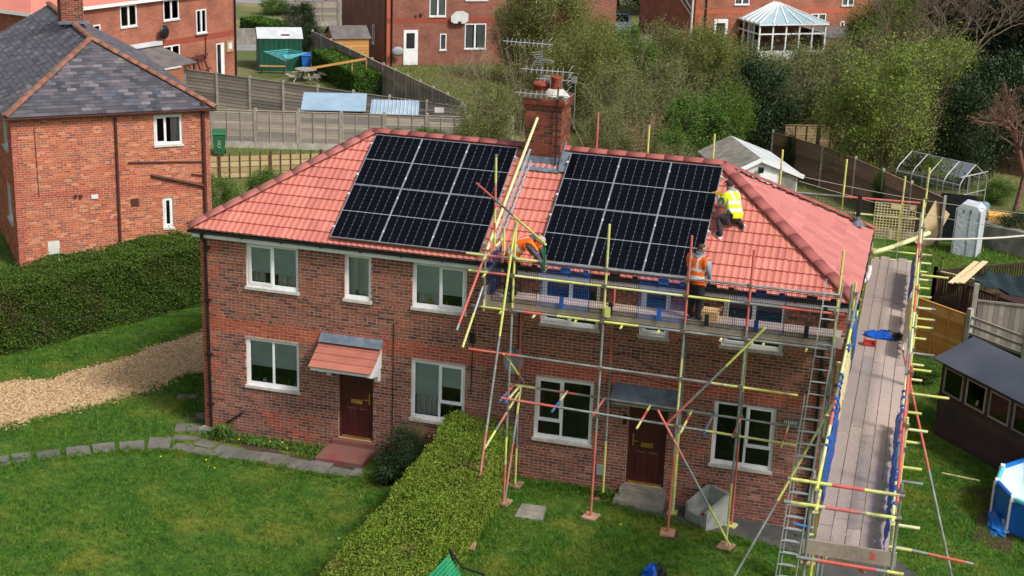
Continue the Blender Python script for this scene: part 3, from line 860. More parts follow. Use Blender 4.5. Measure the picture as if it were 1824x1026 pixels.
# fascia, soffit, gutter, downpipes
mb = MB()
mb.box(-OV + 0.06, L + OV - 0.06, -OV + 0.08, 0.0, 5.012, 5.03)
mb.box(-OV + 0.06, L + OV - 0.06, -OV + 0.06, -OV + 0.08, 5.0, 5.19)
mb.box(L + 0.02, L + OV - 0.08, 0.0, D + 0.1, 5.056, 5.076)
mb.box(L + OV - 0.08, L + OV - 0.06, -OV + 0.08, D + 0.1, 5.055, 5.19)
mb.build('fascia', 'white_upvc', house)
mb = MB()
def gutter(mb, p0, p1, outv):
    p0, p1, o = Vector(p0), Vector(p1), Vector(outv)
    prof = [(-0.0, 0.0), (0.0, -0.045), (0.03, -0.075), (0.07, -0.075), (0.10, -0.045), (0.10, 0.0), (0.088, 0.0), (0.088, -0.04), (0.065, -0.06), (0.035, -0.06), (0.012, -0.04), (0.012, 0.0)]
    n = len(prof)
    vs = [p + o * a + Vector((0, 0, b)) for p in (p0, p1) for a, b in prof]
    mb.add(vs, [(i, (i + 1) % n, n + (i + 1) % n, n + i) for i in range(n)] + [list(range(n)), list(range(n, 2 * n))[::-1]])
gutter(mb, (-OV - 0.02, -OV + 0.058, 5.185), (L + OV - 0.06, -OV + 0.058, 5.185), (0, -1, 0))
gt = mb.build('gutter', 'black_plastic', house)
mb = MB(); gutter(mb, (L + OV - 0.058, -OV - 0.05, 5.185), (L + OV - 0.058, D + OV, 5.185), (1, 0, 0)); mb.build('gutter', 'black_plastic', house)
mb = MB()
for i in range(16): mb.box(0.2 + i * 0.99, 0.24 + i * 0.99, -OV - 0.055, -OV + 0.058, 5.10, 5.178)
mb.build('gutter_bracket', 'black_plastic', gt)
def downpipe(x, zb, mat, name='downpipe', shoe=0.0):
    mb = MB()
    mb.path([(x - 0.0, -OV, 5.12), (x, -OV + 0.01, 5.02), (x + 0.02, -0.065, 4.86), (x + 0.05, -0.062, zb)], 0.04, 10)
    o = mb.build(name, mat, house, smooth=False)
    for z in (4.7, 3.4, 2.0, 0.7): b = MB(); b.box(x - 0.02, x + 0.12, -0.112, -0.008, z, z + 0.05); b.build('pipe_clip', mat, o)
downpipe(0.14, 0.12, 'black_plastic'); downpipe(14.74, -0.2, 'black_plastic')
mb = MB(); mb.path([(1.05, -0.06, 0.62), (0.36, -0.09, 0.10)], 0.024, 8); mb.build('waste_pipe', 'black_plastic', house)
mb = MB(); mb.box(-0.06, 0.42, -0.30, -0.002, -0.02, 0.11); mb.build('drain_surround', 'concrete', house)
# cables and small fittings on the wall
mb = MB()
for x, z0, z1 in ((4.92, 0.45, 3.4), (6.86, 1.9, 3.9), (7.95, 0.6, 4.9)): mb = MB(); mb.tube((x, -0.018, z0), (x + 0.02, -0.018, z1), 0.010, 5); mb.build('wall_cable', 'black_plastic', house)
mb = MB(); mb.box(6.80, 6.93, -0.05, -0.004, 3.18, 3.42); mb.build('cable_box', 'black_plastic', house)
mb = MB(); mb.path([(10.05, -0.02, 2.62), (10.15, -0.02, 2.9), (10.6, -0.02, 2.92), (11.6, -0.02, 2.78), (12.4, -0.02, 2.82)], 0.008, 5); mb.build('wall_cable', 'black_plastic', house); mb = MB(); mb.path([(10.0, -0.02, 3.35), (10.5, -0.02, 3.4), (11.3, -0.02, 3.05)], 0.008, 5); mb.build('wall_cable', 'black_plastic', house)
mb = MB(); mb.box(9.95, 10.15, -0.07, -0.004, 0.38, 0.62); mb.build('meter_box', 'meter_box', house)
mb = MB(); mb.box(12.22, 12.32, -0.03, -0.004, 1.25, 1.36); mb.build('wall_sign', 'tube_red', house)
mb = MB(); mb.lathe([(0, 0), (0.05, 0.02), (0.065, 0.07), (0.05, 0.12), (0, 0.14)], (11.99, -0.07, 2.16), 12); mb.build('bulkhead_lamp', 'white_paint', house, smooth=True)
mb = MB(); mb.box(14.05, 14.42, -0.03, -0.004, 2.22, 2.36); sg = mb.build('house_sign', 'sign_grey', house)
mb = MB()
for i in range(7): mb.box(14.085 + i * 0.042, 14.107 + i * 0.042, -0.036, -0.031, 2.26, 2.32)
mb.build('sign_lettering', 'white_paint', sg)
mb = MB(); mb.box(10.50, 10.58, -0.08, -0.004, 1.72, 1.95); mb.build('door_bell_box', 'black_plastic', house)
# left door canopy on brackets
mb = MB()
x0, x1, zt, zf, yf = 3.13, 4.64, 2.86, 2.36, -0.72
can = MB()
can.prism([(x0, -0.002, zt - 0.10), (x0, yf, zf - 0.02), (x0, yf, zf - 0.10), (x0, -0.002, zf - 0.10)], (x1 - x0, 0, 0))
canopy = can.build('door_canopy', 'white_upvc', house)
cs = slope_matrix((x0 - 0.03, yf - 0.05, zf - 0.02), (1, 0, 0), (0, -yf + 0.05, zt - zf - 0.06))
rise = math.hypot(-yf + 0.05, zt - zf - 0.06)
for k in range(4):
    t = MB(); s0 = k * rise / 4
    t.add([(0, s0, 0.035), (x1 - x0 + 0.06, s0, 0.035), (x1 - x0 + 0.06, s0 + rise / 4 + 0.02, 0.018), (0, s0 + rise / 4 + 0.02, 0.018), (0, s0, 0.012), (x1 - x0 + 0.06, s0, 0.012)],
          [(0, 1, 2, 3), (4, 5, 1, 0)])
    for i, v in enumerate(t.v): t.v[i] = tuple(cs @ Vector(v))
    t.build('canopy_tile', 'canopy_tile', canopy)
mb = MB(); mb.prism([(x0 - 0.02, -0.003, zt + 0.10), (x0 - 0.02, -0.02, zt + 0.10), (x0 - 0.02, -0.20, zt - 0.07), (x0 - 0.02, -0.003, zt - 0.02)], (x1 - x0 + 0.06, 0, 0)); mb.build('lead_flashing', 'lead', canopy)
for xb in (3.30, 4.52):
    mb = MB()
    mb.prism([(xb, -0.004, zf - 0.103), (xb, -0.62, zf - 0.103), (xb, -0.62, zf - 0.16), (xb, -0.22, zf - 0.24), (xb, -0.14, zf - 0.42), (xb, -0.004, zf - 0.42)], (0.10, 0, 0))
    mb.build('bracket', 'white_upvc', canopy)
# right door canopy, a plain lead-covered slab
mb = MB(); mb.prism([(10.28, -0.003, 2.52), (10.28, -0.42, 2.40), (10.28, -0.42, 2.31), (10.28, -0.003, 2.31)], (1.42, 0, 0)); cn2 = mb.build('door_canopy', 'concrete', house)
mb = MB(); mb.prism([(10.25, -0.004, 2.68), (10.25, -0.03, 2.68), (10.25, -0.45, 2.44), (10.25, -0.45, 2.40), (10.25, -0.42, 2.405), (10.25, -0.004, 2.53)], (1.48, 0, 0)); mb.build('lead_flashing', 'lead', cn2)
# door steps
mb = MB(); mb.box(3.45, 4.50, -0.16, -0.014, -0.02, 0.315); mb.prism([(3.36, -0.16, -.02), (3.36, -0.16, .20), (3.30, -0.86, .11), (3.30, -0.86, -.02)], (1.18, 0, 0)); mb.build('door_step', 'red_step', house)
mb = MB(); mb.box(10.55, 11.58, -0.32, -0.014, -0.3, 0.235); mb.box(10.48, 11.62, -0.62, -0.32, -0.3, 0.10); mb.build('door_step', 'concrete', house)

# roof
roof = MB()
zb = ZE - 0.03
A_, B_, C_, E_ = (-OV, -OV, zb), (L + OV, -OV, zb), (L + OV, D + OV, zb), (-OV, D + OV, zb)
R1_, R2_ = (RL, D / 2, ZR - 0.03), (RR, D / 2, ZR - 0.03)
roof.add([A_, B_, C_, E_, R1_, R2_], [(0, 1, 5, 4), (1, 2, 5), (2, 3, 4, 5), (3, 0, 4)])
roof_o = roof.build('roof', 'mortar_dark', house)
rise_f = math.hypot(D / 2 + OV, ZR - ZE)
MF = slope_matrix((-OV, -OV, ZE - 0.025), (1, 0, 0), (0, D / 2 + OV, ZR - ZE))
PX = [(3.42, 7.04), (8.35, 11.96)]
PS0, PS1 = 0.10, 3.57
def under_panels(u, s):
    x = u - OV
    return any(a + 0.12 < x < b - 0.12 for a, b in PX) and PS0 + 0.2 < s < PS1 - 0.2
W_ = L + 2 * OV
tile_slope(roof_o, MF, W_, rise_f, RL + OV, L + OV - RR, 0.30, 0.345, 'roof_tile', hidden=under_panels, seed=2)
rise_r = math.hypot(L + OV - RR, ZR - ZE)
MRs = slope_matrix((L + OV, -OV, ZE - 0.025), (0, 1, 0), (-(L + OV - RR), 0, ZR - ZE))
tile_slope(roof_o, MRs, D + 2 * OV, rise_r, D / 2 + OV, D / 2 + OV, 0.30, 0.345, 'hip_roof_tile', seed=3)
MLs = slope_matrix((-OV, D + OV, ZE - 0.025), (0, -1, 0), (RL + OV, 0, ZR - ZE))
tile_slope(roof_o, MLs, D + 2 * OV, rise_r, D / 2 + OV, D / 2 + OV, 0.30, 0.345, 'roof_tile', allstuff=True, seed=4)
MBs = slope_matrix((L + OV, D + OV, ZE - 0.025), (-1, 0, 0), (0, -(D / 2 + OV), ZR - ZE))
tile_slope(roof_o, MBs, W_, rise_f, L + OV - RR, RL + OV, 0.30, 0.345, 'roof_tile', allstuff=True, seed=5)
zr_ = ZR + 0.02; ze_ = ZE + 0.035
ridge_run(roof_o, (RL, D / 2, zr_), (RR, D / 2, zr_), 'ridge_tile', 'ridge_tile', 0.165, squash=0.44)
ridge_run(roof_o, (-OV, -OV, ze_), (RL, D / 2, zr_), 'hip_tile', 'hip_tile', 0.17, seed=1, squash=0.38)
ridge_run(roof_o, (L + OV, -OV, ze_), (RR, D / 2, zr_), 'ridge_tile', 'hip_tile', 0.16, seed=2, squash=0.42)
ridge_run(roof_o, (L + OV, D + OV, ze_), (RR, D / 2, zr_), 'ridge_tile', 'hip_tile', 0.16, seed=3, squash=0.42)
ridge_run(roof_o, (-OV, D + OV, ze_), (RL, D / 2, zr_), 'ridge_tile', 'hip_tile', 0.15, seed=4)
mb = MB(); mb.tube((15.0, 5.55, 5.45), (15.0, 5.55, 6.25), 0.055, 12); sp_ = mb.build('soil_vent_pipe', 'black_plastic', house)
mb = MB(); mb.lathe([(0.20, -0.02), (0.10, 0.06), (0.06, 0.10), (0.058, 0.2)], (15.0, 5.55, 5.50), 12); mb.build('lead_collar', 'lead', sp_)
# boiler flue and pipe on the right-hand gable
mb = MB(); mb.path([(15.2, 3.35, 4.7), (15.42, 3.35, 4.72), (15.46, 3.5, 4.86), (15.46, 3.75, 4.95)], 0.055, 12); mb.build('flue_pipe', 'white_paint', house, smooth=True)

# chimney
chx0, chx1, chy0, chy1, chz0, chz1 = 7.24, 8.12, 2.58, 3.46, 6.6, 8.28
ch = MB(); ch.box(chx0 + 0.004, chx1 - 0.004, chy0 + 0.004, chy1 - 0.004, chz0, chz1)
chim = ch.build('chimney', 'mortar_dark', house)
rc_ = random.Random(5)
PCf, PCr = frame2(chx0, chy0, 1, 0, 0, -1), frame2(chx1, chy0, 0, 1, 1, 0)
for P_, w_, ofs in ((PCf, chx1 - chx0, 0), (PCr, chy1 - chy0, 1)):
    for rct in brick_rects(0.0, w_, chz0 + 0.28, chz1, [], 1 + ofs, header=99):
        b = MB(); brick_geo(b, P_, rct, rc_, 0); b.build('brick', 'brick_chimney', chim)
for i, (e, z) in enumerate(((0.035, chz1), (0.07, chz1 + 0.078), (0.07, chz1 + 0.156))):
    P1, P2 = frame2(chx0 - e, chy0 - e, 1, 0, 0, -1), frame2(chx1 + e, chy0 - e, 0, 1, 1, 0)
    core = MB(); core.box(chx0 - e + .004, chx1 + e - .004, chy0 - e + .004, chy1 + e - .004, z, z + 0.078); core.build('corbel', 'mortar_dark', chim)
    for P_, w_ in ((P1, chx1 - chx0 + 2 * e), (P2, chy1 - chy0 + 2 * e)):
        u = 0.0 - (0.11 if i % 2 else 0)
        while u < w_ - 0.02:
            a, b_ = max(u + 0.004, 0), min(u + 0.221, w_)
            if b_ - a > 0.03:
                b = MB(); brick_geo(b, P_, (a, b_, z + 0.005, z + 0.073), rc_, 0); b.build('brick', 'brick_chimney', chim)
            u += 0.225
zt = chz1 + 0.234
mb = MB(); mb.add([(chx0 - .05, chy0 - .05, zt), (chx1 + .05, chy0 - .05, zt), (chx1 + .05, chy1 + .05, zt), (chx0 - .05, chy1 + .05, zt),
                   (chx0 + .12, chy0 + .2, zt + .10), (chx1 - .12, chy0 + .2, zt + .10), (chx1 - .12, chy1 - .2, zt + .10), (chx0 + .12, chy1 - .2, zt + .10)],
                  [(0, 1, 5, 4), (1, 2, 6, 5), (2, 3, 7, 6), (3, 0, 4, 7), (4, 5, 6, 7)]); mb.build('flaunching', 'moss', chim)
mb = MB(); mb.lathe([(0.34, 0.012), (0.30, 0.05), (0.19, 0.17), (0.15, 0.19)], (7.86, 2.92, zt), 4 * 4); mb.build('flaunching', 'white_mortar', chim)
mb = MB(); mb.lathe([(0.14, 0.10), (0.128, 0.15), (0.118, 0.42), (0.138, 0.44), (0.138, 0.48), (0.10, 0.48), (0.09, 0.2)], (7.86, 2.92, zt), 18); mb.build('chimney_pot', 'chimney_pot', chim, smooth=True)
mb = MB(); mb.lathe([(0.16, 0.0), (0.17, 0.14), (0.21, 0.16), (0.21, 0.20), (0.15, 0.25), (0.0, 0.26)], (7.46, 3.02, zt + 0.06), 18); mb.build('chimney_pot', 'chimney_pot', chim, smooth=True)
mb = MB(); mb.box(7.48, 7.66, 3.14, 3.32, zt + 0.04, zt + 0.42); mb.build('chimney_pot', 'concrete', chim)
mb = MB(); mb.prism([(chx0 - .06, chy0 - .015, 7.12), (chx0 - .06, chy0 - .04, 6.94), (chx0 - .06, chy0 - .30, 6.83), (chx0 - .06, chy0 - .015, 6.93)], (chx1 - chx0 + 0.12, 0, 0))
mb.prism([(chx1 + .016, chy0 - .02, 7.14), (chx1 + .016, D / 2, 7.46), (chx1 + .016, D / 2, 7.28), (chx1 + .016, chy0 - .28, 6.84)], (0.02, 0, 0))
mb.prism([(chx1 + .036, chy0 - .28, 6.85), (chx1 + .036, D / 2, 7.30), (chx1 + .22, D / 2, 7.28), (chx1 + .22, chy0 - .28, 6.85)], (0, -0.01, 0.015))
mb.build('lead_flashing', 'lead', chim)

# satellite dish on the front wall
mb = MB(); 
dc = Vector((7.98, -0.45, 3.05)); dn = Vector((0.30, -0.86, 0.42)).normalized()
da = dn.cross(Vector((0, 0, 1))).normalized(); db = da.cross(dn).normalized() * -1
vs = []; nr = 20
for k, (q, dep) in enumerate(((0.0, 0.05), (0.5, 0.035), (1.0, 0.0), (1.0, 0.012))):
    for i in range(nr):
        a = 2 * math.pi * i / nr
        vs.append(dc + da * (0.24 * q * math.cos(a)) + db * (0.30 * q * math.sin(a)) - dn * dep)
mb.add(vs, [(k * nr + i, k * nr + (i + 1) % nr, (k + 1) * nr + (i + 1) % nr, (k + 1) * nr + i) for k in range(3) for i in range(nr)])
dish = mb.build('satellite_dish', 'dish_grey', house, smooth=True)
mb = MB(); mb.path([dc - dn * 0.05, dc + Vector((0, 0.22, -0.28)), Vector((8.06, -0.004, 2.74))], 0.02, 6); mb.path([dc - db * 0.28 - dn * 0.02, dc - db * 0.2 + dn * 0.34], 0.012, 6); mb.build('dish_arm', 'grey_metal', dish)
mb = MB(); mb.obox(dc - db * 0.19 + dn * 0.38, da * 0.03, db * 0.03, dn * 0.06); mb.build('receiver', 'black_plastic', dish)

# ------------------------------------------------------------------ solar panels
pw, ph = 1.199, 1.726
def make_panel_meshes():
    f = MB(); t = 0.009; h = 0.035
    f.box(0, pw, 0, t, 0, h); f.box(0, pw, ph - t, ph, 0, h); f.box(0, t, t, ph - t, 0, h); f.box(pw - t, pw, t, ph - t, 0, h); f.box(t, pw - t, ph / 2 - 0.0075, ph / 2 + 0.0075, h - 0.008, h - 0.003)
    b = MB(); b.box(t, pw - t, t, ph - t, 0.006, h - 0.006)
    c = MB(); cols, rws = 6, 24
    gap = 0.020
    cw = (pw - 2 * t - 0.014) / cols
    half = (ph - 2 * t - 0.016 - gap) / 2
    chh = half / (rws / 2)
    z = h - 0.0045
    for j in range(rws):
        y0 = t + 0.008 + j * chh + (gap if j >= rws / 2 else 0)
        for i in range(cols):
            x0 = t + 0.007 + i * cw
            gx, gy, k = 0.0030, 0.0008, 0.014
            a, b2, c0, d0 = x0 + gx, x0 + cw - gx, y0 + gy, y0 + chh - gy
            if j % 2 == 0: pts = [(a + k, c0), (b2 - k, c0), (b2, c0 + k), (b2, d0), (a, d0), (a, c0 + k)]
            else: pts = [(a, c0), (b2, c0), (b2, d0 - k), (b2 - k, d0), (a + k, d0), (a, d0 - k)]
            c.add([(x, y, z) for x, y in pts], [tuple(range(6))])
    return f, b, c
fmb, bmb, cmb = make_panel_meshes()
cols_n = ['left', 'middle', 'right']
for ai, (xa, xb) in enumerate(PX):
    st = (xb - xa) / 3
    for row in range(2):
        for c in range(3):
            s = PS0 + row * (ph + 0.016)
            mw = MF @ Matrix.Translation((xa + OV + c * st, s, 0.135))
            loc = mw.translation
            lab = 'black solar panel, %s of the %s row on the roof %s of the chimney' % (cols_n[c], 'upper' if row else 'lower', 'right' if ai else 'left')
            p = thing('solar_panel', lab, 'solar panel', group='solar panels on the roof')
            p.matrix_world = mw
            if ai + row + c == 0:
                f_, b_, c_ = fmb.build('frame', 'panel_frame', p), bmb.build('backing_sheet', 'backsheet', p), cmb.build('solar_cells', 'cell', p, kind='stuff')
                PM = (f_.data, b_.data, c_.data)
            else:
                for nm, me in zip(('frame', 'backing_sheet', 'solar_cells'), PM):
                    o = bpy.data.objects.new(nm, me); COL.objects.link(o); o.parent = p
                    if nm == 'solar_cells': o['kind'] = 'stuff'
            for yy in (0.30, 1.38):
                if c == 0:
                    k = MB(); k.box(-0.035, 0.012, yy, yy + 0.05, -0.01, 0.045); k.build('clamp', 'white_paint', p)
                k = MB(); k.box(pw - 0.006, pw + 0.026, yy, yy + 0.05, 0.01, 0.047); k.build('clamp', 'white_paint', p)
    # mounting rails carry the panels
    for row in range(2):
        for yy in (0.32, 1.40):
            r_ = MB(); y = PS0 + row * (ph + 0.016) + yy
            r_.box(xa + OV - 0.06, xb + OV + 0.06, y, y + 0.04, 0.085, 0.132)
            for i, v in enumerate(r_.v): r_.v[i] = tuple(MF @ Vector(v))
            tag(r_.build('mounting_rail', 'aluminium'), 'aluminium mounting rail under the %s of the %s solar panels %s of the chimney' % ('upper edge' if yy > 1 else 'lower edge', 'upper' if row else 'lower', 'right' if ai else 'left'), 'rail', 'rails under the solar panels')
# ------------------------------------------------------------------ scaffolding
scaf = thing('scaffolding', 'scaffold of yellow, red and grey tubes with plank walkways round the right-hand house', 'scaffold', (8.1, -1.5, 0), world=True)
TM = ['tube_grey', 'tube_yellow', 'tube_red', 'tube_blue', 'tube_pale']
KEY = dict(g=0, y=1, r=2, b=3, p=4)
def pole(name, p0, p1, cols='g', r=0.0265, parent=None):
    """one tube; cols like 'y.2 r.5 g' gives painted lengths from p0 to p1"""
    p0, p1 = Vector(p0), Vector(p1)
    mb = MB(); prev = 0.0
    for c in cols.split():
        end = float(c[1:]) if len(c) > 1 else 1.0
        a, b = p0.lerp(p1, prev), p0.lerp(p1, end)
        mb.tube(a, b, r, 10, KEY[c[0]], caps=(end == 1.0 or prev == 0.0))
        prev = end
    return mb.build(name, TM, parent or scaf, smooth=False)
def coupler(p, ax=(0, 0, 1)):
    mb = MB(); mb.obox(p, (0.045, 0, 0), (0, 0.045, 0), (0, 0, 0.035)); mb.tube((p[0] - 0.055, p[1], p[2] + 0.02), (p[0] + 0.055, p[1], p[2] + 0.02), 0.016, 6)
    mb.build('coupler', 'coupler', scaf)
yo, yi = -1.5, -0.5
# front row uprights
outer = [(8.15, 6.65, 'r.14 y.24 g.70 y'), (10.17, 6.75, 'r.30 g.70 y'), (11.91, 6.69, 'r.28 g.42 y.60 g.72 r'), (13.20, 6.53, 'y.22 g.74 r'), (14.98, 6.72, 'g.72 y')]
for i, (x, zt, c) in enumerate(outer):
    zg = gz(x, yo) + 0.045
    pole('upright', (x, yo, zg), (x + 0.06, yo, zt), c)
    for z in (2.47, 3.55, 4.62, 5.40, 5.77): coupler((x + 0.03, yo - 0.03, z))
inner = [(8.14, 4.55, 'y.2 g.6 r'), (10.22, 5.05, 'y.28 g.66 r.8 g.9 r'), (11.84, 4.55, 'y.42 g'), (13.18, 4.55, 'r.42 g.68 y'), (15.02, 4.55, 'g')]
for i, (x, zt, c) in enumerate(inner):
    zg = gz(x, yi) + 0.045
    pole('upright', (x, yi, zg), (x, yi, zt), c, 0.040 if i == 2 else 0.0265)
    coupler((x, yi, 2.45)); coupler((x, yi, 4.45))
for i, (x, y, m) in enumerate([(8.15, yo, 'sole_board'), (10.17, yo, 'sole_board'), (11.91, yo, 'sole_board'), (13.20, yo - 0.05, 'sole_board'), (14.98, yo, 'sole_board'), (8.14, yi, 'sole_board'), (10.22, yi, 'sole_board'), (11.84, yi, 'tube_yellow'), (13.18, yi, 'tube_yellow')]):
    s = 0.11 if m == 'tube_yellow' else 0.16
    b = MB(); a = rnd.uniform(-.3, .3); zg = gz(x, y)
    b.obox((x, y, zg + 0.03), (s * math.cos(a), s * math.sin(a), 0), (-s * 1.1 * math.sin(a), s * 1.1 * math.cos(a), 0), (0, 0, 0.02)); b.build('sole_board', m, scaf)
b = MB(); b.obox((8.05, -3.67, 0.03), (0.12, 0.03, 0), (-0.06, 0.26, 0), (0, 0, 0.02)); b.build('sole_board', 'sole_board', scaf)
# long rails
pole('guard_rail', (7.13, yo - .03, 5.78), (15.1, yo - .03, 5.77), 'y.06 r.10 g.14 y.20 g.55 g')
pole('guard_rail', (7.19, yo - .03, 5.40), (15.19, yo - .03, 5.38), 'y.055 r.13 p.24 y.36 p.60 y.71 g.84 r')
pole('ledger', (7.27, yo - .03, 4.61), (15.0, yo - .03, 4.60), 'g.03 y.09 g.15 r.21 g.25 y.48 g')
pole('ledger', (7.24, yo - .03, 3.60), (14.42, yo - .03, 3.52), 'r.16 g.74 y')
pole('ledger', (8.02, yo - .03, 2.55), (14.5, yo - .03, 2.40), 'r.19 g.70 y')
pole('ledger', (7.90, yi - .03, 2.50), (14.6, yi - .03, 2.40), 'y.10 g.17 r.24 g')
pole('ledger', (7.5, yi + .03, 4.60), (15.2, yi + .03, 4.60), 'g.3 y.6 g')
for x, c in ((7.96, 'y.2 g'), (8.70, 'p.2 g'), (9.62, 'y'), (10.62, 'y.3 g'), (11.42, 'y'), (12.74, 'p'), (13.62, 'y'), (14.5, 'y')):
    pole('transom', (x, yo - .16, 4.555), (x, -0.12, 4.555), c)
for x, y0, y1, c in ((8.02, -1.62, -0.30, 'b.3 r'), (8.16, -1.66, -0.26, 'b.2 p.8 b'), (9.24, -1.75, -0.45, 'b.5 p'), (10.12, -1.62, -0.40, 'r'), (11.16, -1.95, -0.55, 'y.3 r.75 y'), (12.08, -1.85, -0.45, 'y.5 r.75 y'), (12.56, -1.7, -0.40, 'b.3 g.8 b'), (13.16, -1.62, -0.40, 'r'), (14.2, -1.75, -0.45, 'y.2 r.6 y')):
    pole('transom', (x, y0, 2.51 - 0.015 * (x - 8)), (x + 0.02, y1, 2.50 - 0.015 * (x - 8)), c)
# braces and rakers
pole('raker', (8.05, -3.65, 0.05), (8.22, yo - .06, 6.65), 'r.35 g.64 y')
pole('brace', (8.10, -3.02, 1.95), (8.18, -0.62, 2.36), 'y.3 g.45 r.7 y')
pole('brace', (8.16, -1.42, 0.05), (8.20, -0.52, 2.52), 'g.12 r.5 g.75 y')
pole('brace', (13.63, yo - .09, 4.92), (11.70, yo - .09, 2.46), 'y.38 g.70 r')
pole('brace', (11.53, yo - .12, 2.80), (13.30, yo - .18, -0.06), 'r.36 g.70 y')
pole('brace', (7.56, yo, 5.83), (7.26, -2.5, 4.35), 'g.12 r.92 g')
pole('brace', (7.52, yo, 5.07), (7.40, -2.5, 3.98), 'g.45 y')
pole('raker', (13.55, -3.25, -0.1), (15.3, -1.62, 3.85), 'g.42 y')
pole('brace', (8.25, -0.45, 2.55), (8.05, -1.55, 3.6), 'r.3 y')
# left-hand end of the deck
pole('upright', (7.55, yo, 4.52), (7.55, yo, 5.86), 'p.2 g')
pole('end_rail', (7.58, yo - .25, 5.74), (7.50, 0.0, 5.74), 'y.3 r.6 y')
pole('end_rail', (7.58, yo - .25, 5.36), (7.50, 0.0, 5.36), 'y.3 g')
pole('upright', (7.40, -0.28, 5.45), (7.37, -0.28, 7.72), 'y.22 r.32 y.46 r.72 y.97 g')
pole('upright', (7.62, -0.25, 5.40), (7.60, -0.25, 6.10), 'y')
pole('hoist_beam', (6.60, 0.85, 6.74), (9.25, -3.0, 6.60), 'r.30 g.57 y')
b = MB(); b.tube((9.18, -2.9, 6.58), (9.18, -2.9, 6.05), 0.012, 6); b.tube((9.22, -2.9, 6.5), (9.22, -2.9, 6.0), 0.02, 6); b.build('hoist_strap', 'green_plastic', scaf)
# deck and toe boards
def board(name, x0, x1, y0, y1, z0, z1, mat, parent=None):
    b = MB(); b.box(x0, x1, y0, y1, z0, z1); return b.build(name, mat, parent or scaf)
for k in range(5):
    y = -1.40 + k * 0.231
    for a, b_ in ((7.45, 11.30), (11.31, 15.17)):
        o = rnd.uniform(-.05, .05) if k else 0
        board('deck_board', a + o, b_ + o, y, y + 0.222, 4.585 + 0.001 * k, 4.623 + rnd.uniform(0, .004), 'deck_board')
board('toe_board', 7.42, 11.32, yo + .035, yo + .075, 4.635, 4.865, 'toe_board'); board('toe_board', 11.325, 15.2, yo + .035, yo + .075, 4.63, 4.86, 'toe_board')
board('toe_board', 7.40, 7.44, -1.42, -0.25, 4.635, 4.865, 'toe_board')
# mesh guards along the front
def mesh_guard(c, ax, up_, w, h, mat, nx=22, nz=13, t=0.0032, frame=0.007, plates=True):
    """brick guard: a grid of wires in a frame with solid clips"""
    b = MB(); c, ax, up_ = Vector(c), Vector(ax).normalized(), Vector(up_).normalized(); n = ax.cross(up_)
    for i in range(nx + 1):
        q = c + ax * (w * (i / nx - 0.5)); k = frame if i in (0, nx) else t
        b.obox(q, ax * k, n * t, up_ * (h / 2))
    for j in range(nz + 1):
        q = c + up_ * (h * (j / nz - 0.5)); k = frame if j in (0, nz) else t
        b.obox(q, ax * (w / 2), n * (t * 0.8), up_ * k)
    g = b.build('mesh_guard', mat, scaf)
    if plates:
        for (fx, fz, pw_, ph_) in ((-0.05, -0.36, 0.045, 0.13), (0.0, 0.42, 0.11, 0.06), (0.42, 0.42, 0.06, 0.05)):
            p = MB(); p.obox(c + ax * (fx * w) + up_ * (fz * h) - n * (0.012 if n.y > 0 else -0.012), ax * pw_, n * 0.006, up_ * ph_)
            p.build('guard_clip', 'mesh_blue' if mat == 'mesh_blue' else mat, g)
    return g
xs_g = [(7.72, 8.72, 'mesh_black'), (8.80, 9.86, 'mesh_blue'), (9.88, 10.92, 'mesh_black'), (10.95, 11.93, 'mesh_blue'), (11.96, 12.94, 'mesh_black'), (12.98, 13.98, 'mesh_navy'), (14.0, 15.02, 'mesh_black')]
for a, b_, m in xs_g:
    mesh_guard(((a + b_) / 2, yo + 0.015, 5.24), (1, 0, 0), (0, 0.05, 1), b_ - a, 0.92, m)
mesh_guard((7.60, -0.9, 5.25), (0, 1, 0), (0, 0, 1), 1.0, 0.95, 'mesh_navy')
b = MB(); b.box(10.24, 10.36, yo - 0.05, yo - 0.035, 4.72, 4.95); b.build('scaffold_tag', 'tube_yellow', scaf)
# side walkway
rs = random.Random(9)
SX0, SX1 = 15.43, 16.50
for k in range(5):
    x = SX0 + k * 0.2165
    y = -10.68 - 0
    for q in range(5):
        ln = [0.95, 3.88, 3.88, 3.88, 3.88][q] if k % 2 == 0 else [1.25, 3.88, 3.88, 3.88, 3.88][q]
        y1 = min(y + ln, 7.9)
        board('deck_board', x + rs.uniform(0, .006), x + 0.207, y + 0.006, y1 - 0.006, 4.56, 4.598 + rs.uniform(0, .006), 'deck_board')
        y += ln
        if y >= 7.85: break
for yy in (-10.0, -9.2, -7.5, -6.9, -5.75, -5.15, -4.3, -2.5, -1.9, -1.6, -0.9, 0.1, 0.9, 1.5, 2.3, 3.2, 3.9, 4.6, 5.3, 6.1, 6.9):
    x1 = 16.9 + rs.uniform(-.08, .16)
    pole('transom', (15.3, yy, 4.53), (x1, yy, 4.53), rs.choice(['y', 'y.97 g', 'p', 'g', 'p.96 r', 'p.95 g', 'y', 'p']))
pole('transom', (15.3, -3.3, 4.53), (17.35, -3.3, 4.53), 'y'); pole('transom', (15.3, 5.0, 4.53), (17.3, 5.0, 4.53), 'y')
for i, yy in enumerate((-10.72, -8.1, -5.6, -3.1, -0.5, 2.1, 4.7, 7.75)):
    zt = 6.6 if i == 7 else (6.05 if i in (3,) else 5.9)
    pole('upright', (16.57, yy, gz(16.5, yy)), (16.57, yy, zt), ['g', 'g.6 y', 'g.8 r', 'y', 'g.7 y', 'r.5 g', 'y.6 g', 'y.7 g.85 y'][i])
    for z in (4.5, 5.36, 5.76): coupler((16.57, yy, z))
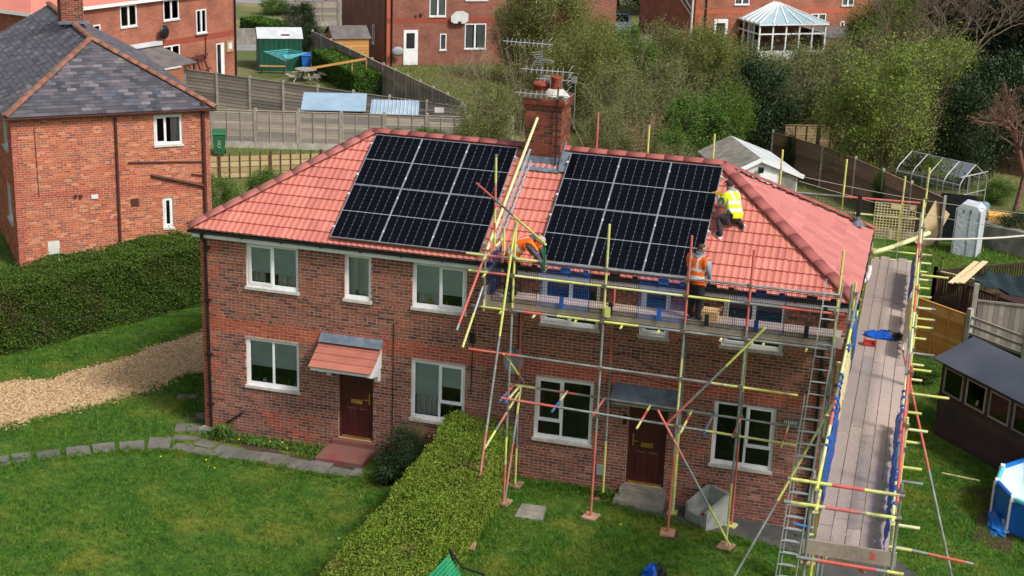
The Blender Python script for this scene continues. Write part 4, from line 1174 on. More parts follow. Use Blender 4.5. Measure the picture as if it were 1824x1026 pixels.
for i, yy in enumerate((-10.72, -8.2, -5.6, -3.1, -1.2)):
    pole('upright', (15.33, yy, gz(15.3, yy)), (15.33, yy, (5.9, 5.8, 5.8, 6.5, 6.0)[i]), ['g', 'g.5 y', 'g.4 r.8 y', 'g', 'y'][i])
    for z in (4.5, 5.36, 5.76): coupler((15.33, yy, z))
pole('guard_rail', (16.53, -11.0, 5.72), (16.53, -4.3, 5.72), 'r.96 g'); pole('guard_rail', (16.53, -4.5, 5.76), (16.53, 1.6, 5.76), 'p.4 r.7 y')
pole('guard_rail', (16.53, 1.4, 5.74), (16.53, 7.9, 5.74), 'r.3 p.6 y')
pole('guard_rail', (16.50, -10.9, 5.36), (16.50, -4.6, 5.36), 'p.3 g.5 r.7 p'); pole('guard_rail', (16.50, -4.7, 5.36), (16.50, 1.9, 5.36), 'g.4 y'); pole('guard_rail', (16.50, 1.8, 5.36), (16.50, 7.9, 5.36), 'y.4 r.6 g')
pole('guard_rail', (15.40, -10.95, 5.72), (15.40, -1.0, 5.72), 'y.12 p.25 r.36 g.5 p.62 y.75 g')
pole('guard_rail', (15.42, -10.9, 5.36), (15.42, -1.2, 5.36), 'y.2 r.4 g.6 y')
pole('end_rail', (14.97, -10.76, 5.74), (16.63, -10.76, 5.73), 'g.03 y.38 r.66 y.95 g')
pole('end_rail', (14.95, -10.76, 5.37), (16.63, -10.76, 5.37), 'g.06 y.35 r.66 g.7 y.95 g')
pole('ledger', (15.2, -10.78, 4.52), (16.75, -10.78, 4.51), 'g.2 r.75 g.85 y')
pole('ledger', (15.4, -9.9, 4.3), (16.2, -10.3, 4.2), 'y.9 r')
b = MB(); b.box(15.28, 16.62, -10.735, -10.695, 4.575, 4.805); b.build('toe_board', 'toe_board', scaf)
b = MB(); b.box(16.25, 16.33, -10.739, -10.736, 4.64, 4.77); b.build('paint_mark', 'tube_red', scaf)
board('deck_board', 15.86, 16.08, -12.4, -9.5, 3.16, 3.2, 'deck_board'); board('deck_board', 16.10, 16.32, -12.4, -9.5, 3.16, 3.2, 'deck_board')
pole('ledger', (15.3, -9.9, 3.12), (16.6, -9.9, 3.12), 'y'); pole('ledger', (15.3, -12.2, 3.12), (16.6, -12.2, 3.12), 'g')
pole('ledger', (14.72, -4.0, 1.79), (18.15, -4.0, 1.52), 'b.1 g.55 b.58 g.76 r.96 g')
pole('raker', (16.40, -2.9, 5.25), (17.95, -4.0, 0.7), 'r.48 g'); pole('raker', (17.95, -4.0, 0.7), (18.2, -4.2, -0.25), 'g')
# crumpled blue netting hung on the rails of the walkway
def netting(name, p0, p1, drop, lean, mat, seed):
    r = random.Random(seed); p0, p1, lean = Vector(p0), Vector(p1), Vector(lean)
    n = max(6, int((p1 - p0).length / 0.12)); m = 5
    b = MB(); vs = []
    for i in range(n + 1):
        hz_ = drop * r.uniform(0.75, 1.0)
        for j in range(m + 1):
            t = j / m
            q = p0.lerp(p1, i / n) + Vector((0, 0, -hz_ * t)) + lean * (math.sin(t * 3.0) * 0.6 + t * 0.4) + Vector((r.uniform(-.02, .02), r.uniform(-.02, .02), 0))
            vs.append(q)
    b.add(vs, [(i * (m + 1) + j, (i + 1) * (m + 1) + j, (i + 1) * (m + 1) + j + 1, i * (m + 1) + j + 1) for i in range(n) for j in range(m)])
    return b.build(name, mat, scaf, smooth=True)
netting('netting', (15.43, -10.2, 5.70), (15.43, -7.0, 5.70), 0.95, (0.05, 0, 0), 'mesh_blue', 1)
netting('netting', (15.43, -3.4, 5.70), (15.43, -2.2, 5.75), 0.95, (0.08, 0, 0), 'mesh_blue', 2)
netting('netting', (15.43, -6.6, 5.70), (15.43, -3.9, 5.70), 0.8, (0.04, 0, 0), 'mesh_cream', 3)
netting('netting', (16.48, -10.6, 4.98), (16.48, -5.4, 4.98), 0.36, (-0.08, 0, 0), 'mesh_blue', 4)
netting('netting', (16.48, 1.6, 5.2), (16.48, 4.6, 5.2), 0.55, (-0.10, 0, 0), 'mesh_blue', 5)
netting('netting', (16.48, -1.6, 5.1), (16.48, 1.2, 5.1), 0.45, (-0.12, 0, 0), 'mesh_cream', 6)
def wraps(xc, z, ya, yb, n, seed):
    r = random.Random(seed)
    for i in range(n):
        y = r.uniform(ya, yb)
        b = MB(); b.tube((xc, y, z), (xc + r.uniform(-.02, .02), y + r.uniform(.04, .12), z + 0.01), 0.040, 7); b.build('cord_wrap', 'mesh_blue', scaf)
wraps(16.50, 5.36, -10.5, -5.0, 16, 1); wraps(15.42, 5.72, -9.5, -4.5, 12, 2)
b = MB(); r_ = random.Random(4)
for k in range(5):
    y = -9.8 + k * 0.9
    b.path([(16.48 + r_.uniform(-.06, .02), y + i * 0.16, 5.3 - 0.25 * math.sin(i * 0.7) - 0.1 * r_.random()) for i in range(6)], 0.009, 5)
b.build('loose_cord', 'mesh_blue', scaf)
# rear run of the scaffold
pole('guard_rail', (11.2, 7.62, 5.62), (16.45, 7.62, 5.69), 'g.64 r'); pole('guard_rail', (11.2, 7.62, 5.19), (16.5, 7.62, 5.27), 'g.3 p')
for x, zt in ((7.9, 7.3), (9.3, 7.1), (11.05, 7.0), (12.85, 6.75), (14.5, 6.65), (16.0, 6.35)):
    pole('upright', (x, 7.62, 0), (x, 7.62, zt), 'g.7 r' if x < 8 else 'g.72 y')
for k in range(4): board('deck_board', 7.0, 15.4, 6.5 + k * 0.23, 6.722 + k * 0.23, 4.56, 4.6, 'deck_board')
for a, m in ((12.3, 'mesh_blue'), (13.3, 'mesh_black'), (14.35, 'mesh_black')): mesh_guard((a, 7.59, 5.15), (1, 0, 0), (0, 0, 1), 0.98, 0.95, m, plates=False)
mesh_guard((15.85, 7.59, 5.14), (1, 0, 0), (0, 0, 1), 1.02, 0.95, 'mesh_cream', nx=13, nz=13, t=0.009)
board('toe_board', 15.3, 16.5, 7.95, 7.99, 4.6, 4.82, 'toe_board')

# loose things on the scaffold
def blob_cloth(name, label, cat, c, sx, sy, sz, mats, seed, zf=None):
    """crumpled heap of sheeting"""
    r = random.Random(seed); n, m = 16, 7; vs = []; mi = []
    for j in range(m + 1):
        ph_ = (math.pi / 2) * (j / m)
        for i in range(n):
            a = 2 * math.pi * i / n
            k = 1 + r.uniform(-.28, .28) * (1 - j / m)
            vs.append((c[0] + sx * k * math.cos(a) * math.cos(ph_), c[1] + sy * k * math.sin(a) * math.cos(ph_), c[2] + sz * math.sin(ph_) * (1 + r.uniform(-.35, .25)) + 0.004))
    b = MB()
    for j in range(m):
        for i in range(n):
            f = (j * n + i, j * n + (i + 1) % n, (j + 1) * n + (i + 1) % n, (j + 1) * n + i)
            b.f.append(list(f)); b.m.append(0 if (len(mats) == 1 or math.cos(2 * math.pi * (i + 0.5) / n) < 0.25) else 1)
    b.v = [tuple(v) for v in vs]
    return tag(b.build(name, mats, None), label, cat)
blob_cloth('crumpled_sheet', 'crumpled blue and black sheet lying on the plank walkway', 'sheet', (16.02, -0.30, 4.605), 0.42, 0.17, 0.14, ['tarp_blue', 'mesh_black'], 3)
b = MB(); b.box(15.6, 15.86, -1.02, -0.82, 4.606, 4.63); b.box(15.6, 15.63, -1.02, -0.82, 4.63, 4.72); b.box(15.83, 15.86, -1.02, -0.82, 4.63, 4.70); b.box(15.63, 15.83, -0.86, -0.82, 4.63, 4.68)
tag(b.build('tool_tray', 'red_plastic'), 'small red plastic tray on the plank walkway near the crumpled sheet', 'tray')
b = MB(); b.path([(15.43, 5.85, 4.72), (15.9, 6.35, 4.80), (16.4, 6.9, 4.92), (16.75, 7.35, 5.0)], 0.06, 12)
tag(b.build('foam_pipe', 'tube_pale', smooth=True), 'pale cream plastic pipe lying across the far end of the plank walkway', 'pipe')
b = MB(); b.box(12.18, 12.52, -0.75, -0.40, 4.63, 4.85); tag(b.build('cardboard_box', 'cardboard'), 'open brown cardboard box on the front scaffold deck beside the orange-vested standing worker', 'box')
bb = MB()
for sx_, hh in ((-0.17, 0.16), (0.17, 0.16)): bb.obox((12.35 + sx_ * 1.25, -0.575, 4.88), (0.04, 0, 0.03), (0, 0.17, 0), (0.002, 0, 0.002))
fl = bb.build('box_flap', 'cardboard', bpy.data.objects['cardboard_box'])

# ------------------------------------------------------------------ ladders and loose poles
def ladder(name, label, p0, p1, w, side, step=0.262, sr=0.03, group=None):
    p0, p1, side = Vector(p0), Vector(p1), Vector(side).normalized()
    t = thing(name, label, 'ladder', tuple(p0), world=True, group=group)
    d = (p1 - p0); n = d.normalized().cross(side)
    for s in (-1, 1):
        b = MB(); b.bar(p0 + side * s * w / 2, p1 + side * s * w / 2, sr * 0.7, sr * 2.0, 0, tuple(n)); b.build('stile', 'aluminium', t)
    k = step * 0.6; LL = d.length
    while k < LL - 0.1:
        q = p0 + d.normalized() * k
        b = MB(); b.tube(q - side * w / 2, q + side * w / 2, 0.016, 8); b.build('rung', 'aluminium', t); k += step
    return t
ladder('ladder', 'tall aluminium ladder leaning on the front right corner of the scaffold', (14.63, -2.62, gz(14.6, -2.6)), (14.94, -1.72, 6.15), 0.33, (1, 0, 0))
ladder('ladder', 'lower aluminium ladder section lying against the tall ladder at the scaffold corner', (14.60, -2.68, gz(14.6, -2.6)), (14.80, -2.06, 3.75), 0.41, (1, 0, 0))
rl0, rl1 = MF @ Vector((7.56, 0.25, 0.06)), MF @ Vector((7.62, 3.35, 0.06))
nrm = (MF.to_3x3() @ Vector((0, 0, 1)))
ladder('roof_ladder', 'aluminium ladder standing on its edge up the roof beside the left solar panels', rl0 + nrm * 0.16, rl1 + nrm * 0.16, 0.30, tuple(nrm), sr=0.026)
b = MB(); b.tube((7.25, -0.38, 5.55), (7.54, 2.53, 8.04), 0.034, 10); tag(b.build('cream_pole', 'tube_pale'), 'long pale cream pole leaning from the eaves up to the chimney', 'pole')

# ------------------------------------------------------------------ workers
def person(name, label, J, vest, hood, trous, hair, look, hairdot=0.1, hatmode=False, boots='boot', vest_top=0.92, bulk=1.0):
    """J: joints in world space; the body is one skinned surface, vest and hair are children cut from it"""
    order = ['pelvis', 'belly', 'chest', 'neck', 'head', 'crown', 'shL', 'elL', 'wrL', 'haL', 'shR', 'elR', 'wrR', 'haR', 'hiL', 'knL', 'anL', 'toL', 'hiR', 'knR', 'anR', 'toR']
    R0 = dict(pelvis=(.185, .155), belly=(.19, .16), chest=(.21, .165), neck=(.066, .068), head=(.092, .105), crown=(.082, .09), shL=(.092, .092), elL=(.064, .064), wrL=(.042, .042), haL=(.032, .045),
              shR=(.092, .092), elR=(.064, .064), wrR=(.042, .042), haR=(.032, .045), hiL=(.125, .125), knL=(.09, .09), anL=(.062, .062), toL=(.05, .045), hiR=(.125, .125), knR=(.09, .09), anR=(.062, .062), toR=(.05, .045))
    for k in ('pelvis', 'belly', 'chest', 'hiL', 'hiR', 'shL', 'shR'): R0[k] = tuple(v * bulk for v in R0[k])
    edges = [('pelvis', 'belly'), ('belly', 'chest'), ('chest', 'neck'), ('neck', 'head'), ('head', 'crown')]
    for s in 'LR':
        edges += [('chest', 'sh' + s), ('sh' + s, 'el' + s), ('el' + s, 'wr' + s), ('wr' + s, 'ha' + s), ('pelvis', 'hi' + s), ('hi' + s, 'kn' + s), ('kn' + s, 'an' + s), ('an' + s, 'to' + s)]
    idx = {k: i for i, k in enumerate(order)}
    base = Vector(J['base'])
    me = bpy.data.meshes.new('body')
    me.from_pydata([tuple(Vector(J[k]) - base) for k in order], [(idx[a], idx[b]) for a, b in edges], [])
    o = bpy.data.objects.new('body', me); COL.objects.link(o)
    md = o.modifiers.new('skin', 'SKIN'); md.use_smooth_shade = True; md.branch_smoothing = 0.6
    o.modifiers.new('sub', 'SUBSURF').levels = 3
    sv = me.skin_vertices[0].data
    for k in order: sv[idx[k]].radius = R0[k]
    sv[idx['pelvis']].use_root = True
    dg = bpy.context.evaluated_depsgraph_get(); dg.update()
    ev = bpy.data.meshes.new_from_object(o.evaluated_get(dg))
    bpy.data.objects.remove(o)
    co = np.empty(len(ev.vertices) * 3); ev.vertices.foreach_get('co', co); co = co.reshape(-1, 3)
    P = {k: np.array(Vector(J[k]) - base) for k in order}
    pc = np.empty(len(ev.polygons) * 3); ev.polygons.foreach_get('center', pc); pc = pc.reshape(-1, 3)
    def seg(a, b):
        d = P[b] - P[a]; t = np.clip(((pc - P[a]) @ d) / (d @ d), 0, 1)
        return np.linalg.norm(pc - (P[a] + t[:, None] * d), axis=1), t
    groups = [('torso', [('pelvis', 'belly'), ('belly', 'chest'), ('chest', 'shL'), ('chest', 'shR')], .20), ('head', [('neck', 'head'), ('head', 'crown')], .075),
              ('arm', [('shL', 'elL'), ('elL', 'wrL'), ('shR', 'elR'), ('elR', 'wrR')], .055), ('hand', [('wrL', 'haL'), ('wrR', 'haR')], .034),
              ('leg', [('hiL', 'knL'), ('knL', 'anL'), ('hiR', 'knR'), ('knR', 'anR')], .085), ('foot', [('anL', 'toL'), ('anR', 'toR')], .045)]
    ds = []
    for gname, sg, rad in groups: ds.append(np.min([seg(a, b)[0] / rad for a, b in sg], axis=0))
    ds = np.array(ds); reg = ds.argmin(axis=0)
    tspine = ((pc - P['pelvis']) @ (P['neck'] - P['pelvis'])) / ((P['neck'] - P['pelvis']) @ (P['neck'] - P['pelvis']))
    reg = np.where((reg == 0) & (tspine < 0.10), 4, reg)
    nk = (reg == 1) & (((pc - P['neck']) @ (P['head'] - P['neck'])) < -0.01)
    reg = np.where(nk, 0, reg)
    remap = np.array([1, 0, 1, 0, 2, 3])
    mi = remap[reg]
    # face features, ears and fingers join the same surface mesh
    look = Vector(look).normalized(); hd = Vector(P['head'] * 0.6 + P['crown'] * 0.4); upv = Vector(P['crown'] - P['neck']).normalized()
    look = (look - upv * look.dot(upv)).normalized(); sd = look.cross(upv)
    ex = MB()
    ex.add([hd + look * .105 + upv * .005, hd + look * .105 + sd * .016 - upv * .03, hd + look * .132 - upv * .026, hd + look * .105 - sd * .016 - upv * .03], [(0, 1, 2), (0, 2, 3), (1, 3, 2)], 0)
    for s in (-1, 1):
        ex.obox(hd + sd * (s * .092) - upv * .01, sd * .012, upv * .03, look * .018, 0)
        ex.obox(hd + look * .100 + sd * (s * .034) + upv * .012, sd * .013, upv * .006, look * .006, 4)
    ex.obox(hd + look * .098 - upv * .058, sd * .024, upv * .005, look * .006, 5)
    for s in 'LR':
        w, h = Vector(P['wr' + s]), Vector(P['ha' + s]); dirv = (h - w).normalized()
        sdv = dirv.cross(Vector((0.3, 0.9, 0.2))).normalized(); cl = dirv.cross(sdv)
        for k, (off_, ln) in enumerate(((-.028, .062), (-.010, .074), (.009, .070), (.027, .055))):
            a = h + sdv * off_; m1 = a + dirv * ln * .55 + cl * .012; m2 = m1 + dirv * ln * .35 + cl * .03
            ex.tube(a, m1, .0095, 6, 0, .009); ex.tube(m1, m2, .009, 6, 0, .007)
        th = w.lerp(h, .35) + sdv * .03; ex.tube(th, th + sdv * .03 + dirv * .035, .011, 6, 0, .009); ex.tube(th + sdv * .03 + dirv * .035, th + sdv * .026 + dirv * .07 + cl * .012, .009, 6, 0, .007)
    vv = [tuple(c) for c in co]; ff = [list(p.vertices) for p in ev.polygons]; mm = list(mi)
    n0 = len(vv); vv += ex.v; ff += [[i + n0 for i in f] for f in ex.f]; mm += ex.m
    root = thing(name, label, 'person', tuple(base), group=None)
    bm_ = bpy.data.meshes.new('body'); bm_.from_pydata(vv, [], ff)
    bo = link_mesh('body', bm_, ['skin', hood, trous, boots, 'hair_dark', 'red_step'], root, True, None, [int(x) for x in mm])
    nr_ = np.empty(len(ev.vertices) * 3); ev.vertices.foreach_get('normal', nr_); nr_ = nr_.reshape(-1, 3)
    def shell(nm, mask, off_, mats, mfun=None):
        ids = np.nonzero(mask)[0]; used = {}; v2, f2, m2 = [], [], []
        for pi in ids:
            f = []
            for vi in ev.polygons[pi].vertices:
                if vi not in used: used[vi] = len(v2); v2.append(tuple(co[vi] + nr_[vi] * off_))
                f.append(used[vi])
            f2.append(f); m2.append(mfun(pi) if mfun else 0)
        if not f2: return
        me2 = bpy.data.meshes.new(nm); me2.from_pydata(v2, [], f2)
        ob = link_mesh(nm, me2, mats, root, True, None, m2)
        sm_ = ob.modifiers.new('thick', 'SOLIDIFY'); sm_.thickness = 0.012
    lat = np.array((Vector(P['shL'] - P['shR'])).normalized()); lx = (pc - P['chest']) @ lat
    def vm(pi):
        t = tspine[pi]
        if 0.16 < t < 0.27 or 0.42 < t < 0.53: return 1
        if t > 0.5 and 0.075 < abs(lx[pi]) < 0.125: return 1
        return 0
    shell('vest', (((reg == 0) & (tspine > 0.02)) | ((reg == 4) & (tspine > -0.06) & (np.abs(lx) < 0.25))) & (tspine < vest_top) & (np.abs(lx) < 0.27), 0.032, [vest, 'reflective'], vm)
    hl = np.array(look); hu = np.array(upv); hc = np.array(hd)
    rel = pc - hc; rn = rel / (np.linalg.norm(rel, axis=1)[:, None] + 1e-9)
    hm = (reg == 1) & ((rn @ hu) * 0.8 - (rn @ hl) * 0.75 > hairdot)
    shell('beanie' if hatmode else 'hair', hm, 0.014, [hair])
    if hood: 
        cm = (((pc - P['neck']) @ np.array(upv)) < 0.045) & (np.linalg.norm(pc - P['neck'], axis=1) < 0.13) & ((reg == 0) | (reg == 1))
        shell('hood', cm, 0.034, [hood])
    return root
ZD = 4.625
person('person', 'worker in orange vest and pale beanie bending over at the scaffold left end', dict(base=(7.93, -0.70, ZD),
    pelvis=(7.86, -.70, 5.58), belly=(7.97, -.70, 5.78), chest=(8.20, -.70, 6.02), neck=(8.44, -.72, 6.08), head=(8.56, -.73, 6.02), crown=(8.66, -.74, 5.97),
    shL=(8.32, -.48, 5.98), elL=(8.54, -.42, 5.68), wrL=(8.66, -.56, 5.45), haL=(8.70, -.60, 5.37),
    shR=(8.34, -.90, 5.96), elR=(8.56, -.92, 5.70), wrR=(8.66, -.82, 5.46), haR=(8.69, -.79, 5.38),
    hiL=(7.87, -.58, 5.47), knL=(7.95, -.56, 5.10), anL=(7.86, -.56, 4.72), toL=(8.04, -.55, 4.67),
    hiR=(7.87, -.82, 5.47), knR=(7.92, -.84, 5.10), anR=(7.84, -.86, 4.72), toR=(8.02, -.88, 4.67)),
    'hi_vis_orange', 'hoodie_dark', 'trousers', 'beanie', (0.6, -0.1, -0.9), hairdot=-0.15, hatmode=True, bulk=1.14)
person('person', 'worker in orange hi-vis vest and grey hoodie standing on the scaffold looking down', dict(base=(12.05, -0.75, ZD),
    pelvis=(12.02, -.72, 5.50), belly=(12.02, -.72, 5.70), chest=(12.03, -.72, 5.93), neck=(12.05, -.72, 6.10), head=(12.09, -.72, 6.21), crown=(12.11, -.72, 6.31),
    shL=(11.86, -.60, 6.02), elL=(11.80, -.50, 5.76), wrL=(11.92, -.38, 5.56), haL=(11.97, -.34, 5.48),
    shR=(12.21, -.84, 6.02), elR=(12.30, -.86, 5.75), wrR=(12.30, -.74, 5.52), haR=(12.31, -.71, 5.43),
    hiL=(11.93, -.66, 5.42), knL=(11.94, -.62, 5.06), anL=(11.91, -.66, 4.72), toL=(12.02, -.52, 4.67),
    hiR=(12.11, -.79, 5.42), knR=(12.13, -.74, 5.06), anR=(12.11, -.80, 4.72), toR=(12.22, -.66, 4.67)),
    'hi_vis_orange', 'hoodie', 'trousers', 'hair_brown', (0.9, 0.4, -0.5), hairdot=0.12)
def rz_(y): return ZE - 0.025 + (y + OV) * (ZR - ZE) / (D / 2 + OV) + 0.04
person('person', 'worker in yellow hi-vis vest crouching on the roof tiles beside the solar panels', dict(base=(12.35, 1.2, rz_(1.2)),
    pelvis=(12.46, 1.24, 6.46), belly=(12.44, 1.30, 6.62), chest=(12.38, 1.42, 6.86), neck=(12.32, 1.47, 7.03), head=(12.27, 1.48, 7.13), crown=(12.25, 1.49, 7.23),
    shL=(12.27, 1.27, 6.92), elL=(12.14, 1.24, 6.70), wrL=(12.08, 1.40, 6.82), haL=(12.07, 1.46, 6.88),
    shR=(12.45, 1.58, 6.95), elR=(12.28, 1.78, 6.80), wrR=(12.10, 1.72, 6.82), haR=(12.06, 1.66, 6.88),
    hiL=(12.38, 1.14, 6.42), knL=(12.14, 1.22, 6.42), anL=(12.25, 1.00, rz_(1.0) + .08), toL=(12.12, 1.10, rz_(1.1) + .05),
    hiR=(12.56, 1.30, 6.44), knR=(12.36, 1.58, rz_(1.58) + .07), anR=(12.62, 1.36, rz_(1.36) + .09), toR=(12.70, 1.28, rz_(1.28) + .06)),
    'hi_vis_yellow', 'hoodie', 'trousers_grey', 'hair_dark', (-0.8, 0.6, -0.1), hairdot=-0.05)
b = MB(); b.obox((12.06, 1.46, 6.93), (0.07, 0, 0), (0, 0.03, 0), (0, 0, 0.032)); b.obox((12.09, 1.46, 6.86), (0.022, 0, 0), (0, 0.022, 0), (0.01, 0, 0.06)); b.tube((12.0, 1.46, 6.93), (11.93, 1.46, 6.93), 0.012, 8)
tag(b.build('cordless_drill', 'tool_yellow'), 'yellow cordless drill held by the worker crouching on the roof', 'drill')
for p_, a_ in (((12.18, 1.05, rz_(1.05) + .02), (-.08, .065, .04)), ((12.71, 1.27, rz_(1.27) + .05), (.02, -.03, .09))):
    a_ = Vector(a_); s_ = a_.cross(Vector((0, -.5, 1))).normalized()
    b = MB(); b.obox(Vector(p_) - Vector((12.35, 1.2, rz_(1.2))), a_, s_ * .036, a_.cross(s_).normalized() * .012); b.build('shoe_sole', 'white_sole', bpy.data.objects['person.002'])
# ------------------------------------------------------------------ slate-roofed neighbour on the left
NA = RAD(40.6)
nb = thing('slate_roofed_house', 'orange brick house with grey slate hipped roof behind the left hedge', 'house', (-11.75, 9.89, 0), NA)
NL, ND = 6.42, 13.0
PN, PNl = frame2(0, 0, 1, 0, 0, -1), frame2(0, 0, 0, 1, -1, 0)
def nb_mat(rc):
    a, b, c, e = rc
    m = (a + b) / 2
    if 2.24 < c < 2.52 or m < 0.28 or m > NL - 0.2: return 1
    return 0
NW = [(4.55, 5.50, 3.83, 4.90), (4.76, 5.10, 0.96, 2.08)]
brick_wall(nb, PN, 0, NL, -0.1, 5.02, NW + [(0.93, 1.30, 0.2, 0.86)], nb_mat, ['brick_neighbour', 'brick_orange'], single=lambda rc: rc[1] - rc[0] > 0.2 and rc[0] > 3.4 and rc[2] > 2.5, seed=21)
brick_wall(nb, PNl, 0.012, ND, -0.1, 5.02, [(1.0, 2.2, 3.7, 4.8), (1.0, 2.2, 1.2, 2.5)], nb_mat, ['brick_neighbour', 'brick_orange'], seed=22)
mb = MB(); mb.box(0.02, NL, ND - 0.05, ND, -0.1, 5.02); mb.box(NL - 0.05, NL, 0.02, ND - 0.05, -0.1, 5.02); mb.build('rear_wall', 'brick_far', nb)
window(nb, PN, *NW[0], [(0, 0.40, 0, 1, True), (0.40, 1, 0, 1, False)], curtain=[(0.62, 0.95)], clutter=1, seed=31)
window(nb, PN, *NW[1], [(0, 1, 0, 1, True)], seed=32)
window(nb, PNl, 1.0, 2.2, 3.7, 4.8, even, seed=33); window(nb, PNl, 1.0, 2.2, 1.2, 2.5, even, seed=34)
mb = MB(); mb.box(0.93, 1.30, -0.02, 0.05, 0.2, 0.86); mb.build('meter_cupboard', 'white_paint', nb)
NO, NZE, NZR, NH = 0.19, 5.10, 7.0, 3.4
mb = MB(); mb.add([(-NO, -NO, NZE - .02), (NL + NO, -NO, NZE - .02), (NL + NO, ND, NZE - .02), (-NO, ND, NZE - .02), (NL / 2, NH, NZR - .02), (NL / 2, ND, NZR - .02)], [(0, 1, 4), (1, 2, 5, 4), (0, 4, 5, 3), (2, 3, 5)])
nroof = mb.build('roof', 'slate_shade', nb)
hw = NL / 2 + NO
rsl = math.hypot(NH + NO, NZR - NZE)
tile_slope(nroof, slope_matrix((-NO, -NO, NZE - 0.012), (1, 0, 0), (0, NH + NO, NZR - NZE)), NL + 2 * NO, rsl, hw, hw, 0.30, 0.175, 'slate', seed=41, name='slate', flat=True, lap=0.06, limit=300)
rs2 = math.hypot(hw, NZR - NZE)
tile_slope(nroof, slope_matrix((-NO, ND, NZE - 0.012), (0, -1, 0), (hw, 0, NZR - NZE)), ND + NO, rs2, 0.0, NH + NO, 0.32, 0.19, 'slate', seed=42, name='slate', flat=True, lap=0.06, allstuff=True)
tile_slope(nroof, slope_matrix((NL + NO, -NO, NZE - 0.012), (0, 1, 0), (-hw, 0, NZR - NZE)), ND + NO, rs2, NH + NO, 0.0, 0.32, 0.19, 'slate', seed=43, name='slate', flat=True, lap=0.06, allstuff=True)
ridge_run(nroof, (-NO, -NO, NZE + .03), (NL / 2, NH, NZR + .03), 'hip_clay', 'hip_tile', 0.13, 0.42, 5)
ridge_run(nroof, (NL + NO, -NO, NZE + .03), (NL / 2, NH, NZR + .03), 'hip_clay', 'hip_tile', 0.13, 0.42, 6)
ridge_run(nroof, (NL / 2, NH, NZR + .03), (NL / 2, ND, NZR + .03), 'hip_clay', 'ridge_tile', 0.13, 0.42, 7)
mb = MB(); gutter(mb, (-NO, -NO + .02, NZE - .02), (NL + NO, -NO + .02, NZE - .02), (0, -1, 0)); mb.build('gutter', 'brown_plastic', nb)
mb = MB(); mb.path([(3.30, -0.19, 4.98), (3.30, -0.06, 4.8), (3.28, -0.06, 0.3)], 0.045, 8); mb.build('downpipe', 'brown_plastic', nb)
mb = MB(); mb.path([(6.20, -0.07, 5.35), (6.20, -0.07, 0.4)], 0.06, 10); mb.build('soil_pipe', 'brown_plastic', nb)
mb = MB(); mb.path([(4.40, -0.06, 2.90), (6.15, -0.08, 2.42)], 0.05, 8); mb.build('waste_pipe', 'brown_plastic', nb)
mb = MB(); mb.path([(3.66, -0.05, 3.38), (6.15, -0.05, 3.26)], 0.028, 8); mb.build('waste_pipe', 'brown_plastic', nb)
mb = MB(); mb.path([(5.75, -0.05, 2.85), (6.15, -0.05, 2.78)], 0.025, 8); mb.build('waste_pipe', 'brown_plastic', nb)
mb = MB(); mb.box(3.70, 3.95, -0.04, -0.004, 1.88, 2.12); mb.build('vent_grille', 'brown_plastic', nb)
mb = MB(); mb.box(2.40, 2.62, -0.05, -0.004, 2.22, 2.36); mb.build('alarm_box', 'white_paint', nb)
mb = MB(); mb.box(2.02, 2.12, -0.09, -0.004, 2.30, 2.40); mb.box(1.86, 1.95, -0.09, -0.004, 2.32, 2.40); mb.build('wall_lamp', 'brown_plastic', nb)
mb = MB(); mb.tube((0.75, -0.02, 2.4), (0.72, -0.02, 4.7), 0.010, 5); mb.build('wall_cable', 'black_plastic', nb)
cxx, cyy = NL / 2, NH + 4.1
ch2 = MB(); ch2.box(cxx - 0.40, cxx + 0.40, cyy - 0.35, cyy + 0.45, 6.5, 8.6); nch = ch2.build('chimney', 'mortar_dark', nb)
for P_, w_ in ((frame2(cxx - 0.40, cyy - 0.35, 1, 0, 0, -1), 0.80), (frame2(cxx - 0.40, cyy - 0.35, 0, 1, -1, 0), 0.80)):
    for rct in brick_rects(0, w_, 6.85, 8.6, [], 3, 99): b = MB(); brick_geo(b, P_, rct, rc_, 0); b.build('brick', 'brick_chimney', nch)
mb = MB()
for k in range(4): mb.box(cxx - 0.46 + 0.12 * k, cxx - 0.34 + 0.12 * k, cyy - 0.40, cyy - 0.36, 6.74 + 0.05 * k, 6.90 + 0.06 * k)
for k in range(4): mb.box(cxx + 0.34 - 0.1 * k, cxx + 0.46 - 0.1 * k, cyy - 0.405, cyy - 0.362, 6.74 + 0.05 * k, 6.90 + 0.06 * k)
mb.box(cxx - 0.55, cxx + 0.55, cyy - 0.62, cyy - 0.36, 7.02, 7.10)
mb.build('lead_flashing', 'lead', nch)

